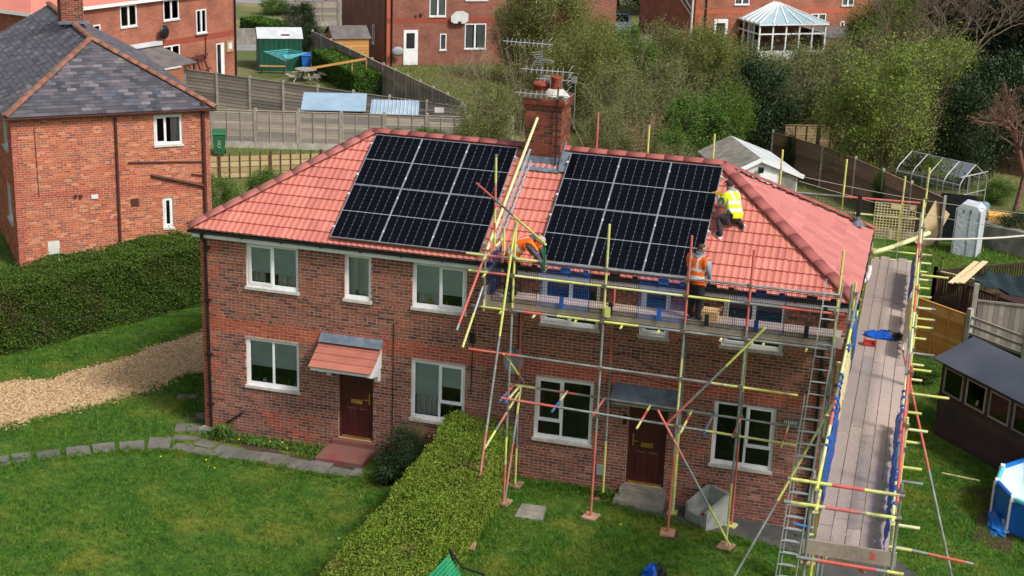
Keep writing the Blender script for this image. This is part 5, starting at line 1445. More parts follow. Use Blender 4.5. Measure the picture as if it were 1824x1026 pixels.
# ------------------------------------------------------------------ far houses
def far_house(name, label, loc, ang, Lh, Dh, mat, front, left, zt=5.05, roofm='roof_tile', ov=0.25, band=True, doors=()):
    h = thing(name, label, 'house', loc, ang)
    P1, P2 = frame2(0, 0, 1, 0, 0, -1), frame2(0, 0, 0, 1, -1, 0)
    mb = MB()
    wall_backing(mb, P1, 0, Lh, 0, zt, [f[:4] for f in front], 0.05); wall_backing(mb, P2, 0, Dh, 0, zt, [f[:4] for f in left], 0.05)
    mb.box(0.05, Lh, Dh - 0.05, Dh, 0, zt); mb.box(Lh - 0.05, Lh, 0.05, Dh - 0.05, 0, zt)
    mb.build('wall', mat, h)
    for fs, P_ in ((front, P1), (left, P2)):
        for f in fs: simple_far_window(h, P_, f[0], f[1], f[2], f[3], vbars=f[4] if len(f) > 4 else (0.5,), hbars=f[5] if len(f) > 5 else ())
    if band:
        b = MB(); b.box(0.0, Lh, -0.012, -0.002, 2.62, 2.92); b.build('brick_band', 'brick_orange', h)
        b = MB(); b.box(0.0, 0.22, -0.014, -0.003, 0.0, 2.61); b.box(0.0, 0.22, -0.014, -0.003, 2.93, zt); b.build('corner_bricks', 'brick_orange', h)
    b = MB(); b.box(-ov, Lh + ov, -ov, -ov + 0.03, zt, zt + 0.16); b.box(-ov, -ov + 0.03, -ov + 0.03, Dh + ov, zt, zt + 0.16); b.build('fascia', 'white_upvc', h)
    r = MB(); hgt = 2.0; k = Dh / 2
    r.add([(-ov, -ov, zt + .15), (Lh + ov, -ov, zt + .15), (Lh + ov, Dh + ov, zt + .15), (-ov, Dh + ov, zt + .15), (k, Dh / 2, zt + hgt + .15), (Lh - k, Dh / 2, zt + hgt + .15)], [(0, 1, 5, 4), (1, 2, 5), (2, 3, 4, 5), (3, 0, 4), (3, 2, 1, 0)])
    r.build('roof', roofm, h)
    return h
TLh = far_house('brick_house', 'orange brick house with white windows and dark satellite dish beyond the slate roof', (-24.53, 30.84, 0), RAD(76.5), 14.77, 6.5, 'brick_far',
    [(5.83, 7.0, 3.92, 5.0), (8.99, 10.18, 3.96, 5.0), (11.53, 12.34, 3.03, 4.28), (8.91, 10.15, 1.45, 2.62), (3.94, 4.41, 3.72, 4.23, ()), (0.8, 2.0, 3.92, 5.0), (0.8, 2.0, 1.3, 2.6)], [])
b = MB(); b.box(13.11, 13.16, -0.03, 0.02, 0.0, 2.3); b.box(13.70, 13.75, -0.03, 0.02, 0.0, 2.3); b.box(13.16, 13.70, -0.03, 0.02, 2.25, 2.3); dfr = b.build('back_door', 'white_upvc', TLh)
b = MB(); b.box(13.16, 13.46, -0.022, -0.006, 0.0, 2.24); b.build('doorway_shade_sheet', 'interior', dfr)  # dark sheet on the solid wall, painted shade of an open door
b = MB(); b.box(13.47, 13.69, -0.028, -0.004, 0.0, 2.24); b.build('door_leaf', 'white_upvc', dfr)
b = MB(); b.lathe([(0.0, 0.05), (0.2, 0.03), (0.36, 0.0), (0.36, -0.015), (0.2, 0.015), (0, 0.035)], (0, 0, 0), 18)
for i, v in enumerate(b.v): b.v[i] = (8.65 + v[0], -0.35 - v[2] * 1.5, 3.44 + v[1])
fd = b.build('satellite_dish', 'black_plastic', TLh, smooth=True); b = MB(); b.path([(8.65, -0.36, 3.44), (8.7, -0.004, 3.3)], 0.025, 6); b.build('dish_arm', 'black_plastic', fd)
b = MB(); b.tube((14.68, -0.08, 0.1), (14.68, -0.08, 5.1), 0.05, 8); b.build('downpipe', 'black_plastic', TLh)
b = MB(); b.tube((12.2, -0.05, 1.6), (12.2, -0.05, 2.9), 0.03, 6); b.box(11.4, 12.4, -0.08, -0.02, 2.88, 2.95); b.build('waste_pipe', 'brown_plastic', TLh)
b = MB(); b.box(13.95, 14.5, -0.06, -0.004, 1.75, 2.35); bl = b.build('wall_plaque', 'fence_tan', TLh)
b = MB(); b.box(14.08, 14.38, -0.075, -0.061, 1.9, 2.25); b.build('plaque_face', 'white_paint', bl)
b = MB(); b.prism([(4.6, -0.02, 2.75), (4.6, -2.6, 2.15), (4.6, -2.6, 2.10), (4.6, -0.02, 2.70)], (3.9, 0, 0)); cv = b.build('lean_to_canopy', 'felt_grey', TLh)
for u in (4.7, 8.35):
    b = MB(); b.box(u, u + 0.08, -2.55, -2.47, 0, 2.12); b.build('canopy_post', 'timber_dark', cv)
b = MB(); b.box(4.5, 8.6, -0.25, -0.016, 2.78, 2.98); b.build('canopy_flashing', 'white_roof', cv)
b = MB(); b.bar((10.4, -0.9, 0), (10.6, -0.12, 1.9), 0.06, 0.08); b.bar((11.2, -0.9, 0), (11.3, -0.12, 1.9), 0.06, 0.08); b.bar((11.8, -0.9, 0), (11.9, -0.12, 1.9), 0.06, 0.08); b.bar((10.4, -0.9, 1.0), (11.9, -0.6, 1.2), 0.06, 0.08); b.bar((10.35, -0.3, 1.75), (12.0, -0.3, 1.9), 0.12, 0.12)
for i, v in enumerate(b.v): b.v[i] = tuple(Matrix.Translation((-24.53, 30.84, 0)) @ Matrix.Rotation(RAD(76.5), 4, 'Z') @ Vector(v))
tag(b.build('door_frame', 'brown_plastic'), 'maroon door frame leaning on the far orange brick wall', 'door frame')

TCh = far_house('brick_house', 'red brick house with white back door and basketball board behind the diagonal fence', (-15.4, 54.0, 0), RAD(35), 14.94, 12.0, 'brick_far_red',
    [(2.65, 3.70, 3.01, 4.15), (3.35, 3.76, 0.96, 1.95, ()), (4.93, 6.30, 1.0, 2.54, (0.48,)), (4.96, 6.33, 3.97, 4.9), (9.5, 10.8, 3.0, 4.2), (12.3, 13.4, 1.0, 2.4), (11.0, 12.2, 3.9, 4.9)], [(3.0, 3.5, 0.95, 2.1, ())])
b = MB(); b.box(1.05, 1.95, -0.06, 0.0, 0.08, 2.2); bd = b.build('back_door', 'white_upvc', TCh)
b = MB(); b.box(1.22, 1.74, -0.075, -0.061, 1.1, 2.02); b.build('door_glass', 'dark_slats', bd)
b = MB(); b.prism([(3.95, -0.30, 2.72), (3.95, -0.30, 3.05), (4.25, -0.30, 3.33), (4.72, -0.30, 3.36), (5.05, -0.30, 3.18), (5.05, -0.30, 2.75), (4.85, -0.30, 2.6), (4.15, -0.30, 2.6)], (0, 0.04, 0)); hb = b.build('basketball_board', 'white_paint', TCh)
b = MB(); b.box(4.4, 4.6, -0.26, -0.004, 2.7, 2.78); b.box(4.40, 4.60, -0.34, -0.301, 2.62, 2.72); b.build('board_bracket', 'black_plastic', hb)
b = MB(); b.lathe([(0.0, 0.05), (0.2, 0.03), (0.38, 0.0), (0.38, -0.015), (0.2, 0.015)], (0, 0, 0), 16)
for i, v in enumerate(b.v): b.v[i] = (0.58 + v[0], -0.5 - v[2], 1.0 + v[1] * 0.75)
d2 = b.build('satellite_dish', 'meter_box', TCh, smooth=True); b = MB(); b.path([(0.58, -0.5, 1.0), (0.5, -0.3, 0.6), (0.5, -0.02, 0.55)], 0.025, 6); b.build('dish_arm', 'white_paint', d2)
b = MB(); b.tube((-0.10, -0.06, 0), (-0.10, -0.06, 5.0), 0.05, 8); b.tube((0.30, -0.06, 0), (0.30, -0.06, 5.0), 0.05, 8); b.build('downpipe', 'black_plastic', TCh)
b = MB(); b.box(2.05, 2.2, -0.12, -0.01, 3.05, 3.2); b.box(1.75, 1.86, -0.1, -0.01, 3.0, 3.1); b.build('wall_vent', 'brown_plastic', TCh)

TRh = far_house('brick_house', 'orange brick house with a white conservatory beyond the shrubs', (0.95, 68.5, 0), RAD(35), 14.6, 9.0, 'brick_far',
    [(2.86, 3.94, 3.26, 4.4), (11.06, 11.99, 3.13, 4.2), (8.75, 9.91, 2.07, 2.60), (11.10, 11.42, 1.45, 2.06, ()), (12.68, 13.44, 1.3, 2.24)], [])
b = MB(); b.box(1.43, 2.45, -0.06, 0.0, 0.05, 2.3); bd = b.build('back_door', 'white_upvc', TRh); b = MB(); b.box(1.6, 2.25, -0.075, -0.061, 0.9, 2.05); b.build('door_glass', 'dark_slats', bd)
b = MB(); b.tube((-0.12, 0.2, 0), (-0.12, 0.2, 5.0), 0.09, 8); b.path([(-0.12, 2.8, 4.2), (-0.12, 0.25, 2.9)], 0.07, 8); b.path([(-0.12, 4.0, 4.3), (-0.12, 0.25, 2.5)], 0.05, 8); b.build('drain_pipe', 'white_paint', TRh)
b = MB(); b.tube((0.75, -0.07, 0), (0.75, -0.07, 5), 0.06, 8); b.build('downpipe', 'black_plastic', TRh)
# conservatory
cons = MB(); c0, c1, cd = 3.3, 8.2, 2.95
for u in (c0, c1): cons.box(u - 0.05, u + 0.05, -cd - .05, -cd + .05, 0, 2.3)
n_ = 5
for i in range(1, n_): cons.box(c0 + (c1 - c0) * i / n_ - .05, c0 + (c1 - c0) * i / n_ + .05, -cd - .049, -cd + .049, 0.5, 2.3)
for z in (0.5, 1.65, 2.26): cons.box(c0 - .048, c1 + .048, -cd - .048, -cd + .048, z, z + 0.09)
for z in (0.5, 1.65, 2.26): cons.box(c0 - .048, c0 + .048, -cd + .05, -.02, z, z + 0.09); cons.box(c1 - .048, c1 + .048, -cd + .05, -.02, z, z + 0.09)
for i in range(1, 4): cons.box(c0 - .049, c0 + .049, -cd * i / 4 - .05, -cd * i / 4 + .05, 0.5, 2.3)
co_ = cons.build('conservatory', 'white_upvc', TRh)
b = MB(); b.box(c0 - .04, c1 + .04, -cd - .04, -.03, 0, 0.5); b.build('dwarf_wall', 'white_paint', co_)
for i in range(n_):
    a_, b_ = c0 + (c1 - c0) * i / n_ + .05, c0 + (c1 - c0) * (i + 1) / n_ - .05
    for z0, z1 in ((0.59, 1.65), (1.74, 2.26)): p = MB(); p.box(a_, b_, -cd - .01, -cd + .01, z0, z1); p.build('pane', 'glass', co_)
for i in range(4):
    p = MB(); p.box(c0 - .01, c0 + .01, -cd * (i + 1) / 4 + .05, -cd * i / 4 - .05, 0.59, 2.26); p.build('pane', 'glass', co_)
rz = 3.45; e0, e1, ey = c0 - .15, c1 + .15, -cd - .15
ap = ((c0 + c1) / 2, -cd * 0.32, rz); apb = ((c0 + c1) / 2, -0.05, rz)
for tri in ([(e0, ey, 2.36), (e1, ey, 2.36), ap], [(e0, -.05, 2.36), (e0, ey, 2.36), ap, apb], [(e1, ey, 2.36), (e1, -.05, 2.36), apb, ap]):
    p = MB(); p.add(tri, [tuple(range(len(tri)))]); p.build('roof_glazing', 'conservatory_glass', co_)
bars = [((e0, ey, 2.38), ap), ((e1, ey, 2.38), ap), (ap, apb)] + [((e0 + (e1 - e0) * k / 5, ey, 2.38), (ap[0] + (k / 5 - .5) * 0.15, ap[1], rz - 0.02)) for k in (1, 2, 3, 4)]
for k in range(1, 5): bars += [((e0, ey * (1 - k / 5), 2.38), (ap[0], ap[1] * (1 - k / 5) if k else ap[1], rz)), ((e1, ey * (1 - k / 5), 2.38), (ap[0], ap[1] * (1 - k / 5), rz))]
for p0, p1 in bars: p = MB(); p.bar(Vector(p0) + Vector((0, 0, .03)), Vector(p1) + Vector((0, 0, .03)), 0.08, 0.06); p.build('roof_bar', 'white_upvc', co_)
p = MB(); p.box(e0, e1, ey - .04, ey + .08, 2.27, 2.36); p.build('eaves_gutter', 'white_upvc', co_)
b = MB(); b.prism([(8.2, -0.02, 1.75), (8.2, -3.0, 1.45), (8.2, -3.0, 1.35), (8.2, -0.02, 1.65)], (5.6, 0, 0)); lt = b.build('lean_to_roof', 'felt_grey', TRh)
b = MB(); b.box(8.25, 13.75, -2.95, -0.02, 0, 1.34); b.build('lean_to_wall', 'fence_brown', lt)
# two more brick houses that close the view along the road
hA = far_house('brick_house', 'distant brick house across the pale road at the top left', (-46, 92, 0), RAD(20), 24, 7, 'brick_far_red', [(3, 4.3, 1, 2.4), (8, 9.2, 1, 2.4), (13, 14.3, 1, 2.4)], [])
hB = far_house('red_roofed_house', 'house with bright red roof peeping over the slate roof at the left edge', (-33.5, 32.0, 0), RAD(10), 7.5, 7, 'brick_far', [], [], zt=4.6)

# ------------------------------------------------------------------ outbuildings
def shed(name, label, loc, ang, Ls, Ds, he, hr, wall, roofm, boards=12, ov=0.12, group=None):
    """gabled shed, ridge along its length"""
    t = thing(name, label, 'shed', loc, ang, group)
    g = MB()
    nb_ = boards
    w = MB(); w.box(0.02, Ls - 0.02, 0.02, Ds - 0.02, 0, he); w.prism([(0.02, 0.02, he), (0.02, Ds - 0.02, he), (0.02, Ds / 2, hr)], (Ls - 0.04, 0, 0)); wo_ = w.build('wall', wall, t)
    for k in range(nb_):
        z0, z1 = he * k / nb_, he * (k + 1) / nb_
        b = MB(); b.prism([(0, -0.018, z0 + 0.004), (0, 0.016, z0 + 0.004), (0, 0.016, z1), (0, -0.002, z1)], (Ls, 0, 0)); b.build('board', wall, wo_)
        b = MB(); b.prism([(-0.018, 0.018, z0 + 0.004), (0.016, 0.018, z0 + 0.004), (0.016, 0.018, z1), (-0.002, 0.018, z1)], (0, Ds - 0.03, 0)); b.build('board', wall, wo_)
    for s in (0, 1):
        ya, yb = (-ov, Ds / 2) if s == 0 else (Ds + ov, Ds / 2)
        zl = he - (hr - he) * ov / (Ds / 2)
        r = MB(); r.prism([(-ov, ya, zl + .02), (-ov, yb, hr + .02), (-ov, yb, hr + .05), (-ov, ya, zl + .05)], (Ls + 2 * ov, 0, 0)); r.build('roof', roofm, t)
    return t
# dark shed with four windows on the right; its roof falls towards the camera
ds_a = math.atan2(4.08 - 6.5, 19.34 - 17.35)
dsh = thing('garden_shed', 'dark brown timber shed with four cluttered windows and grey felt roof', 'shed', (17.48, 6.9, gz(17.5, 6.9)), ds_a)
DL, DD, DH1, DH2 = 4.6, 1.9, 1.95, 2.5
w = MB(); wall_backing(w, frame2(0, 0, 1, 0, 0, -1), 0, DL, 0, DH1 + .2, [(0.14 + k * 0.86, 0.86 + k * 0.86, 1.22, 1.92) for k in range(5)], 0.04)
w.box(0, DL, DD - .04, DD, 0, DH1); w.box(0, 0.03, 0.05, DD - .04, 0, DH1 + .2); w.box(DL - .03, DL, 0.05, DD - .04, 0, DH1 + .2)
dw = w.build('wall', 'shed_brown', dsh)
for k in range(11):
    z0, z1 = 1.17 * k / 11, 1.17 * (k + 1) / 11
    b = MB(); b.prism([(0, -0.026, z0 + 0.004), (0, -0.002, z0 + 0.004), (0, -0.002, z1), (0, -0.008, z1)], (DL, 0, 0)); b.build('board', 'shed_brown', dw)
for k in range(18):
    z0, z1 = 2.1 * k / 18, 2.1 * (k + 1) / 18
    b = MB(); b.prism([(-0.026, 0.02, z0 + 0.004), (-0.002, 0.02, z0 + 0.004), (-0.002, 0.02, z1), (-0.008, 0.02, z1)], (0, DD - 0.04, 0)); b.build('board', 'shed_brown', dw)
rsd = random.Random(8)
for k in range(5):
    a, b_ = 0.14 + k * 0.86, 0.86 + k * 0.86
    f = MB()
    for x0, x1, z0, z1 in ((a, a + .04, 1.22, 1.92), (b_ - .04, b_, 1.22, 1.92), (a + .04, b_ - .04, 1.22, 1.26), (a + .04, b_ - .04, 1.88, 1.92)): f.box(x0, x1, -0.03, 0.02, z0, z1)
    fw = f.build('window', 'fence_grey', dsh)
    p = MB(); p.box(a + .04, b_ - .04, -0.004, 0.004, 1.26, 1.88); p.build('pane', 'glass', fw)
    for q in range(9):
        u, z = rsd.uniform(a + .08, b_ - .1), rsd.uniform(1.22, 1.72); s_ = rsd.uniform(.03, .09)
        o = MB(); o.obox((u, 0.10 + rsd.uniform(0, .08), z), (s_, 0.02 * rsd.random(), 0), (0, s_, 0), (0.02, 0, s_ * rsd.uniform(.6, 1.8))); o.build('clutter', rsd.choice(['white_paint', 'concrete', 'tube_red', 'timber_new', 'pale_blue_sheet', 'black_plastic', 'grey_metal', 'tool_yellow']), fw)
b = MB(); b.box(0.05, DL - .05, 0.1, 0.5, 0.9, 0.94); b.build('work_bench', 'timber_dark', dsh)
for k in range(4):
    b = MB(); a, c = -0.16 + k * (DL + 0.32) / 4, -0.16 + (k + 1) * (DL + 0.32) / 4
    b.prism([(a, -0.2, DH1 + 0.10 + .003 * (k % 2)), (a, DD * .55, DH2 + .003 * (k % 2)), (a, DD * .55, DH2 + 0.03 + .003 * (k % 2)), (a, -0.2, DH1 + 0.13 + .003 * (k % 2))], (c - a + 0.06, 0, 0)); b.build('roof_felt', 'shed_felt', dsh)
b = MB(); b.prism([(-0.16, DD + .16, DH1 + .05), (-0.16, DD * .55, DH2 - .001), (-0.16, DD * .55, DH2 + 0.029), (-0.16, DD + .16, DH1 + .08)], (DL + .32, 0, 0)); b.build('roof_felt', 'shed_felt', dsh)
# green metal shed with a pale roof
gs = shed('metal_shed', 'green metal shed with white roof beside the far brick house', (-21.5, 49.0, 0), RAD(28), 2.55, 2.4, 1.9, 2.35, 'shed_green', 'white_roof', boards=1, ov=0.06)
for k in range(9): b = MB(); b.box(0.05 + k * .29, 0.09 + k * .29, -0.035, -0.019, 0.02, 1.86); b.build('rib', 'shed_green', gs)
b = MB(); b.box(-0.035, -0.02, 0.35, 1.25, 0.02, 1.8); b.build('sliding_door', 'meter_box', gs)
b = MB(); b.bar((0.9, 0.2, 2.0), (1.5, 0.9, 2.25), .03, .03); b.bar((0.5, 0.05, 1.95), (1.9, 0.25, 2.02), .03, .03); b.obox((1.6, 0.3, 2.06), (.25, 0, 0), (0, .08, .03), (0, 0, .02)); b.build('roof_litter', 'brown_plastic', gs)
shed('wooden_shed', 'small yellow timber shed with brown felt roof behind the diagonal fence', (-17.8, 51.6, 0), RAD(35), 2.1, 2.3, 1.85, 2.4, 'shed_yellow_wood', 'felt_grey', boards=10)
# white gabled garage behind the main roof
gar = thing('garage', 'white gabled garage with floodlight showing above the right hip of the main roof', 'garage', (9.35, 25.2, 0), RAD(24))
b = MB(); b.prism([(0, 0, 0), (2.75, 0, 0), (2.75, 0, 1.95), (1.2, 0, 2.5), (0, 0, 1.95)], (0, 4.0, 0)); gw = b.build('wall', 'white_paint', gar)
for s, (xa, xb) in enumerate(((-0.15, 1.2), (2.95, 1.2))):
    za = 1.95 - 0.08
    b = MB(); b.prism([(xa, -0.14, za), (xb, -0.14, 2.54), (xb, -0.14, 2.60), (xa, -0.14, za + .06)], (0, 4.3, 0)); b.build('roof', 'concrete' if s == 0 else 'white_roof', gar)
b = MB(); b.bar((-.15, -.15, 1.88), (1.2, -.15, 2.55), .03, .16); b.bar((2.95, -.15, 1.88), (1.2, -.15, 2.55), .03, .16); b.build('barge_board', 'white_upvc', gar)
b = MB(); b.box(0.9, 1.9, -0.03, -.002, 0, 1.95); b.build('garage_door', 'white_upvc', gar)
b = MB(); b.obox((1.2, -0.16, 2.15), (.10, 0, 0), (0, .05, .02), (0, -.03, .09)); b.build('floodlight', 'black_plastic', gar)
b = MB(); b.box(2.0, 2.7, -0.02, -.003, 0, 2.0); b.build('rendered_panel', 'concrete', gar)

# ------------------------------------------------------------------ fences
def fence(name, label, pts, h, pmat, post='concrete_post', gravel=0.0, vbars=3, group=None, n_slat=12, pw=0.10, ph_=0.12, cap=True, zf=gz, battenmat=None):
    p0 = pts[0]
    t = thing(name, label, 'fence', (p0[0], p0[1], zf(*p0)), world=True, group=group)
    for i, (x, y) in enumerate(pts):
        z = zf(x, y)
        b = MB(); b.box(x - pw / 2, x + pw / 2, y - pw / 2, y + pw / 2, z - 0.05, z + h + ph_); b.build('post', post, t)
    for (xa, ya), (xb, yb) in zip(pts[:-1], pts[1:]):
        a, c = Vector((xa, ya, zf(xa, ya))), Vector((xb, yb, zf(xb, yb)))
        d = (c - a); ln = d.length; u = d.normalized(); n = Vector((u.y, -u.x, 0)).normalized(); upz = Vector((0, 0, 1))
        a2 = a + u * (pw / 2 + .004); ln2 = ln - pw - .008
        zz = 0.02
        if gravel:
            b = MB(); b.obox(a2 + u * ln2 / 2 + upz * (gravel / 2), u * (ln2 / 2), n * .025, upz * (gravel / 2)); b.build('gravel_board', post, t); zz = gravel
        b = MB(); sh = (h - zz) / n_slat
        for k in range(n_slat):
            z0 = zz + k * sh
            q = rnd.uniform(-.006, .006)
            s = [a2 + upz * (z0 - .012 + q) + n * .020, a2 + u * ln2 + upz * (z0 - .012 - q) + n * .020, a2 + u * ln2 + upz * (z0 + sh) + n * .004, a2 + upz * (z0 + sh) + n * .004]
            s2 = [p - n * .012 for p in s]
            b.add(s + s2, [(0, 1, 2, 3), (7, 6, 5, 4), (0, 4, 5, 1), (2, 6, 7, 3)])
        pn = b.build('lap_panel', pmat, t, kind='stuff')
        for k in range(vbars + 1):
            q = a2 + u * (ln2 * k / vbars) if vbars else None
            if q is None: break
            q = q + u * (0.02 if k == 0 else (-0.02 if k == vbars else 0))
            b = MB(); b.obox(q + n * .034 + upz * (zz + (h - zz) / 2), u * .02, n * .012, upz * ((h - zz) / 2)); b.build('batten', battenmat or pmat, pn)
        if cap: b = MB(); b.obox(a2 + u * ln2 / 2 + upz * (h + .012) + n * .01, u * (ln2 / 2), n * .035, upz * .012); b.build('capping', pmat, pn)
    return t
def lerp_pts(a, b, n): return [(a[0] + (b[0] - a[0]) * i / n, a[1] + (b[1] - a[1]) * i / n) for i in range(n + 1)]
fence('panel_fence', 'grey wooden panel fence with concrete posts nearest behind the main roof', lerp_pts((-16.4, 28.8), (-1.6, 33.3), 8), 1.72, 'fence_grey', gravel=0.3, vbars=3)
fence('panel_fence', 'weathered grey slatted fence with white-topped posts below the green metal shed', lerp_pts((-20.6, 38.3), (-4.3, 34.7), 8), 1.75, 'fence_grey', vbars=0, n_slat=10)
fence('panel_fence', 'dark grey diagonal fence running down beside the clipped green hedge', lerp_pts((-20.3, 54.2), (-4.9, 36.1), 13), 1.75, 'fence_grey', vbars=4, n_slat=9)
fence('panel_fence', 'grey fence with cream concrete posts beside the distant pale road', lerp_pts((-27.6, 67.4), (-21.8, 71.0), 2), 1.8, 'fence_grey', gravel=0.35, pw=0.2)
fence('panel_fence', 'brown slatted fence with concrete posts running behind the greenhouse scaffold poles', [(9.93, 35.2), (10.9, 34.3), (12.3, 33.0), (13.8, 31.1), (15.0, 29.2), (16.15, 27.4), (17.4, 25.4)], 1.75, 'fence_brown', vbars=0, n_slat=11)
fence('panel_fence', 'pale tan fence panels lit behind the brown fence under the leafy tree', lerp_pts((10.2, 37.2), (16.4, 39.4), 4), 1.75, 'fence_tan', 'timber_dark', vbars=3, pw=0.08, battenmat='timber_dark')
fence('panel_fence', 'single bright orange lap fence panel beyond the plank walkway', [(16.76, 13.2), (18.17, 12.1)], 1.66, 'fence_orange', 'concrete_post', vbars=3, n_slat=16, ph_=0.02)
fence('panel_fence', 'dark fence along the back of the far right garden under the trees', lerp_pts((17.0, 41.0), (26.0, 36.0), 4), 1.75, 'fence_brown', vbars=2)
fence('panel_fence', 'weathered low fence beyond the chimney aerials', lerp_pts((-9.8, 61.0), (-3.0, 50.5), 5), 1.7, 'fence_grey', vbars=3, cap=False)
fence('panel_fence', 'pale grey boarded fence below the parked car', lerp_pts((-5.6, 62.0), (-1.2, 64.6), 2), 1.6, 'fence_grey', vbars=6)
# low trellis fence behind the left hip
tf = thing('low_fence', 'low brown timber fence with thin uprights behind the left hip of the main roof', 'fence', (-12.2, 23.6, 0), world=True)
pa, pb = Vector((-12.2, 23.4, 0)), Vector((-7.6, 26.4, 0))
b = MB(); q = (pb - pa).normalized(); nn = Vector((q.y, -q.x, 0))
for z in (0.15, 0.38, 0.62, 0.86):
    b = MB(); b.obox((pa + pb) / 2 + Vector((0, 0, z)), q * (pb - pa).length / 2, nn * .012, Vector((0, 0, .095))); b.build('board', 'fence_tan', tf)
for k in range(14):
    b = MB(); p = pa.lerp(pb, k / 13); s_ = .05 if k % 5 == 2 else .018; b.obox(p + nn * .04 + Vector((0, 0, .55)), q * s_, nn * s_, Vector((0, 0, .58))); b.build('upright', 'timber_dark', tf)
# grey close-boarded fence behind the dark shed
cf = thing('boarded_fence', 'grey vertical boarded fence with an open rail fence behind the dark shed', 'fence', (18.38, 12.9, 0), world=True)
for k in range(11):
    x = 18.46 + k * 0.155; b = MB(); b.box(x, x + 0.148, 13.3 + .004 * (k % 2), 13.33 + .004 * (k % 2), -0.2, 1.55 + rnd.uniform(-.01, .01)); b.build('board', 'fence_grey', cf)
b = MB(); b.box(18.4, 20.2, 13.26, 13.298, 1.56, 1.62); b.build('capping', 'fence_grey', cf)
b = MB(); b.box(18.29, 18.43, 13.2, 13.34, -0.2, 2.1); b.build('post', 'concrete_post', cf)
r0, r1 = Vector((18.22, 12.0, 0)), Vector((19.75, 10.6, 0)); q = (r1 - r0).normalized(); nn = Vector((q.y, -q.x, 0))
for z in (0.95, 1.2, 1.45): b = MB(); b.obox((r0 + r1) / 2 + Vector((0, 0, z)), q * (r1 - r0).length / 2, nn * .02, Vector((0, 0, .04))); b.build('rail', 'fence_grey', cf)
for p in (r0, r1): b = MB(); b.obox(p + Vector((0, 0, .75)), q * .07, nn * .07, Vector((0, 0, .95))); b.build('post', 'concrete_post', cf)
b = MB(); b.obox((r0 + r1) / 2 + Vector((0, 0, .35)), q * (r1 - r0).length / 2, nn * .025, Vector((0, 0, .55))); b.build('base_board', 'black_plastic', cf)

# ------------------------------------------------------------------ right-hand garden
# raised deck with balusters
dk = thing('garden_deck', 'dark timber garden deck with slatted balustrade holding planks and a tarpaulin', 'deck', (17.2, 15.2, 0), world=True)
corners = [(17.2, 16.4), (18.55, 17.4), (20.6, 19.0)], [(17.2, 16.4), (18.15, 15.2), (19.05, 14.3), (20.2, 13.2)]
ZT = 1.5
for line in corners:
    for (xa, ya), (xb, yb) in zip(line[:-1], line[1:]):
        a, c = Vector((xa, ya, 0)), Vector((xb, yb, 0)); u = (c - a).normalized(); n = Vector((u.y, -u.x, 0)); ln = (c - a).length
        for z in (0.65, ZT - .04): b = MB(); b.obox((a + c) / 2 + Vector((0, 0, z)), u * (ln / 2 - .06), n * .03, Vector((0, 0, .035))); b.build('rail', 'timber_dark', dk)
        k = 0.13
        while k < ln - .08: b = MB(); b.obox(a + u * k + Vector((0, 0, 1.05)), u * .02, n * .02, Vector((0, 0, .385))); b.build('baluster', 'timber_dark', dk); k += 0.105
    for x, y in line: b = MB(); b.box(x - .06, x + .06, y - .06, y + .06, -.1, ZT + .1); b.build('post', 'timber_dark', dk)
b = MB(); b.prism([(17.2, 16.4, .5), (18.55, 17.4, .5), (20.6, 19.0, .5), (20.2, 13.2, .5), (19.05, 14.3, .5), (18.15, 15.2, .5)], (0, 0, .06)); b.build('deck_floor', 'timber_dark', dk)
for i, (p0, p1) in enumerate((((17.65, 14.9, 1.56), (18.45, 17.5, 1.62)), ((17.85, 14.95, 1.57), (18.68, 17.55, 1.63)), ((17.98, 14.9, 1.60), (18.72, 17.5, 1.66)))):
    b = MB(); b.bar(p0, p1, .15, .025); tag(b.build('timber_plank', 'timber_new'), ['leftmost', 'middle', 'rightmost'][i] + ' of the three new pale planks resting on the deck balustrade', 'plank', 'planks on the deck')
b = MB(); b.bar((17.35, 16.1, 1.56), (18.35, 15.5, 1.60), .05, .03); tag(b.build('timber_batten', 'timber_new'), 'thin pale batten lying across the corner of the deck rail', 'batten')
r_ = random.Random(12); vs = []; nu, nv = 14, 10
A4 = [Vector((18.2, 15.5, 1.56)), Vector((20.3, 13.4, 1.62)), Vector((20.4, 16.0, 1.62)), Vector((18.85, 16.6, 1.60))]
for i in range(nu + 1):
    for j in range(nv + 1):
        p = A4[0].lerp(A4[1], i / nu).lerp(A4[3].lerp(A4[2], i / nu), j / nv)
        sag = -0.22 * math.sin(math.pi * i / nu) * math.sin(math.pi * j / nv)
        vs.append(p + Vector((0, 0, sag + 0.05 * math.sin(i * 1.3 + j * .9) + r_.uniform(-.015, .015))))
b = MB(); b.add(vs, [(i * (nv + 1) + j, (i + 1) * (nv + 1) + j, (i + 1) * (nv + 1) + j + 1, i * (nv + 1) + j + 1) for i in range(nu) for j in range(nv)])
o = tag(b.build('tarpaulin', 'tarp_green', smooth=True), 'dark green tarpaulin stretched over the corner of the garden deck', 'tarpaulin'); o.modifiers.new('t', 'SOLIDIFY').thickness = .01
b = MB(); b.path([(17.35, 13.9, 0.9), (17.45, 13.9, 1.05), (17.8, 13.8, 1.02), (17.9, 13.75, 0.9), (18.05, 13.7, 1.0), (18.2, 13.65, 1.0)], .025, 6); b.path([(17.8, 13.8, 1.02), (17.88, 13.78, .6)], .025, 6); b.path([(18.05, 13.7, 1.0), (17.92, 13.75, .6)], .025, 6); b.path([(17.75, 13.6, -.1), (17.9, 13.77, .62)], .025, 6); b.path([(18.1, 13.9, -.1), (17.9, 13.77, .62)], .025, 6)
tag(b.build('tubular_stand', 'pale_blue_sheet'), 'pale blue tubular handlebar-like stand behind the orange fence panel', 'chair')  # tubular object of unclear kind, shaped like handlebars
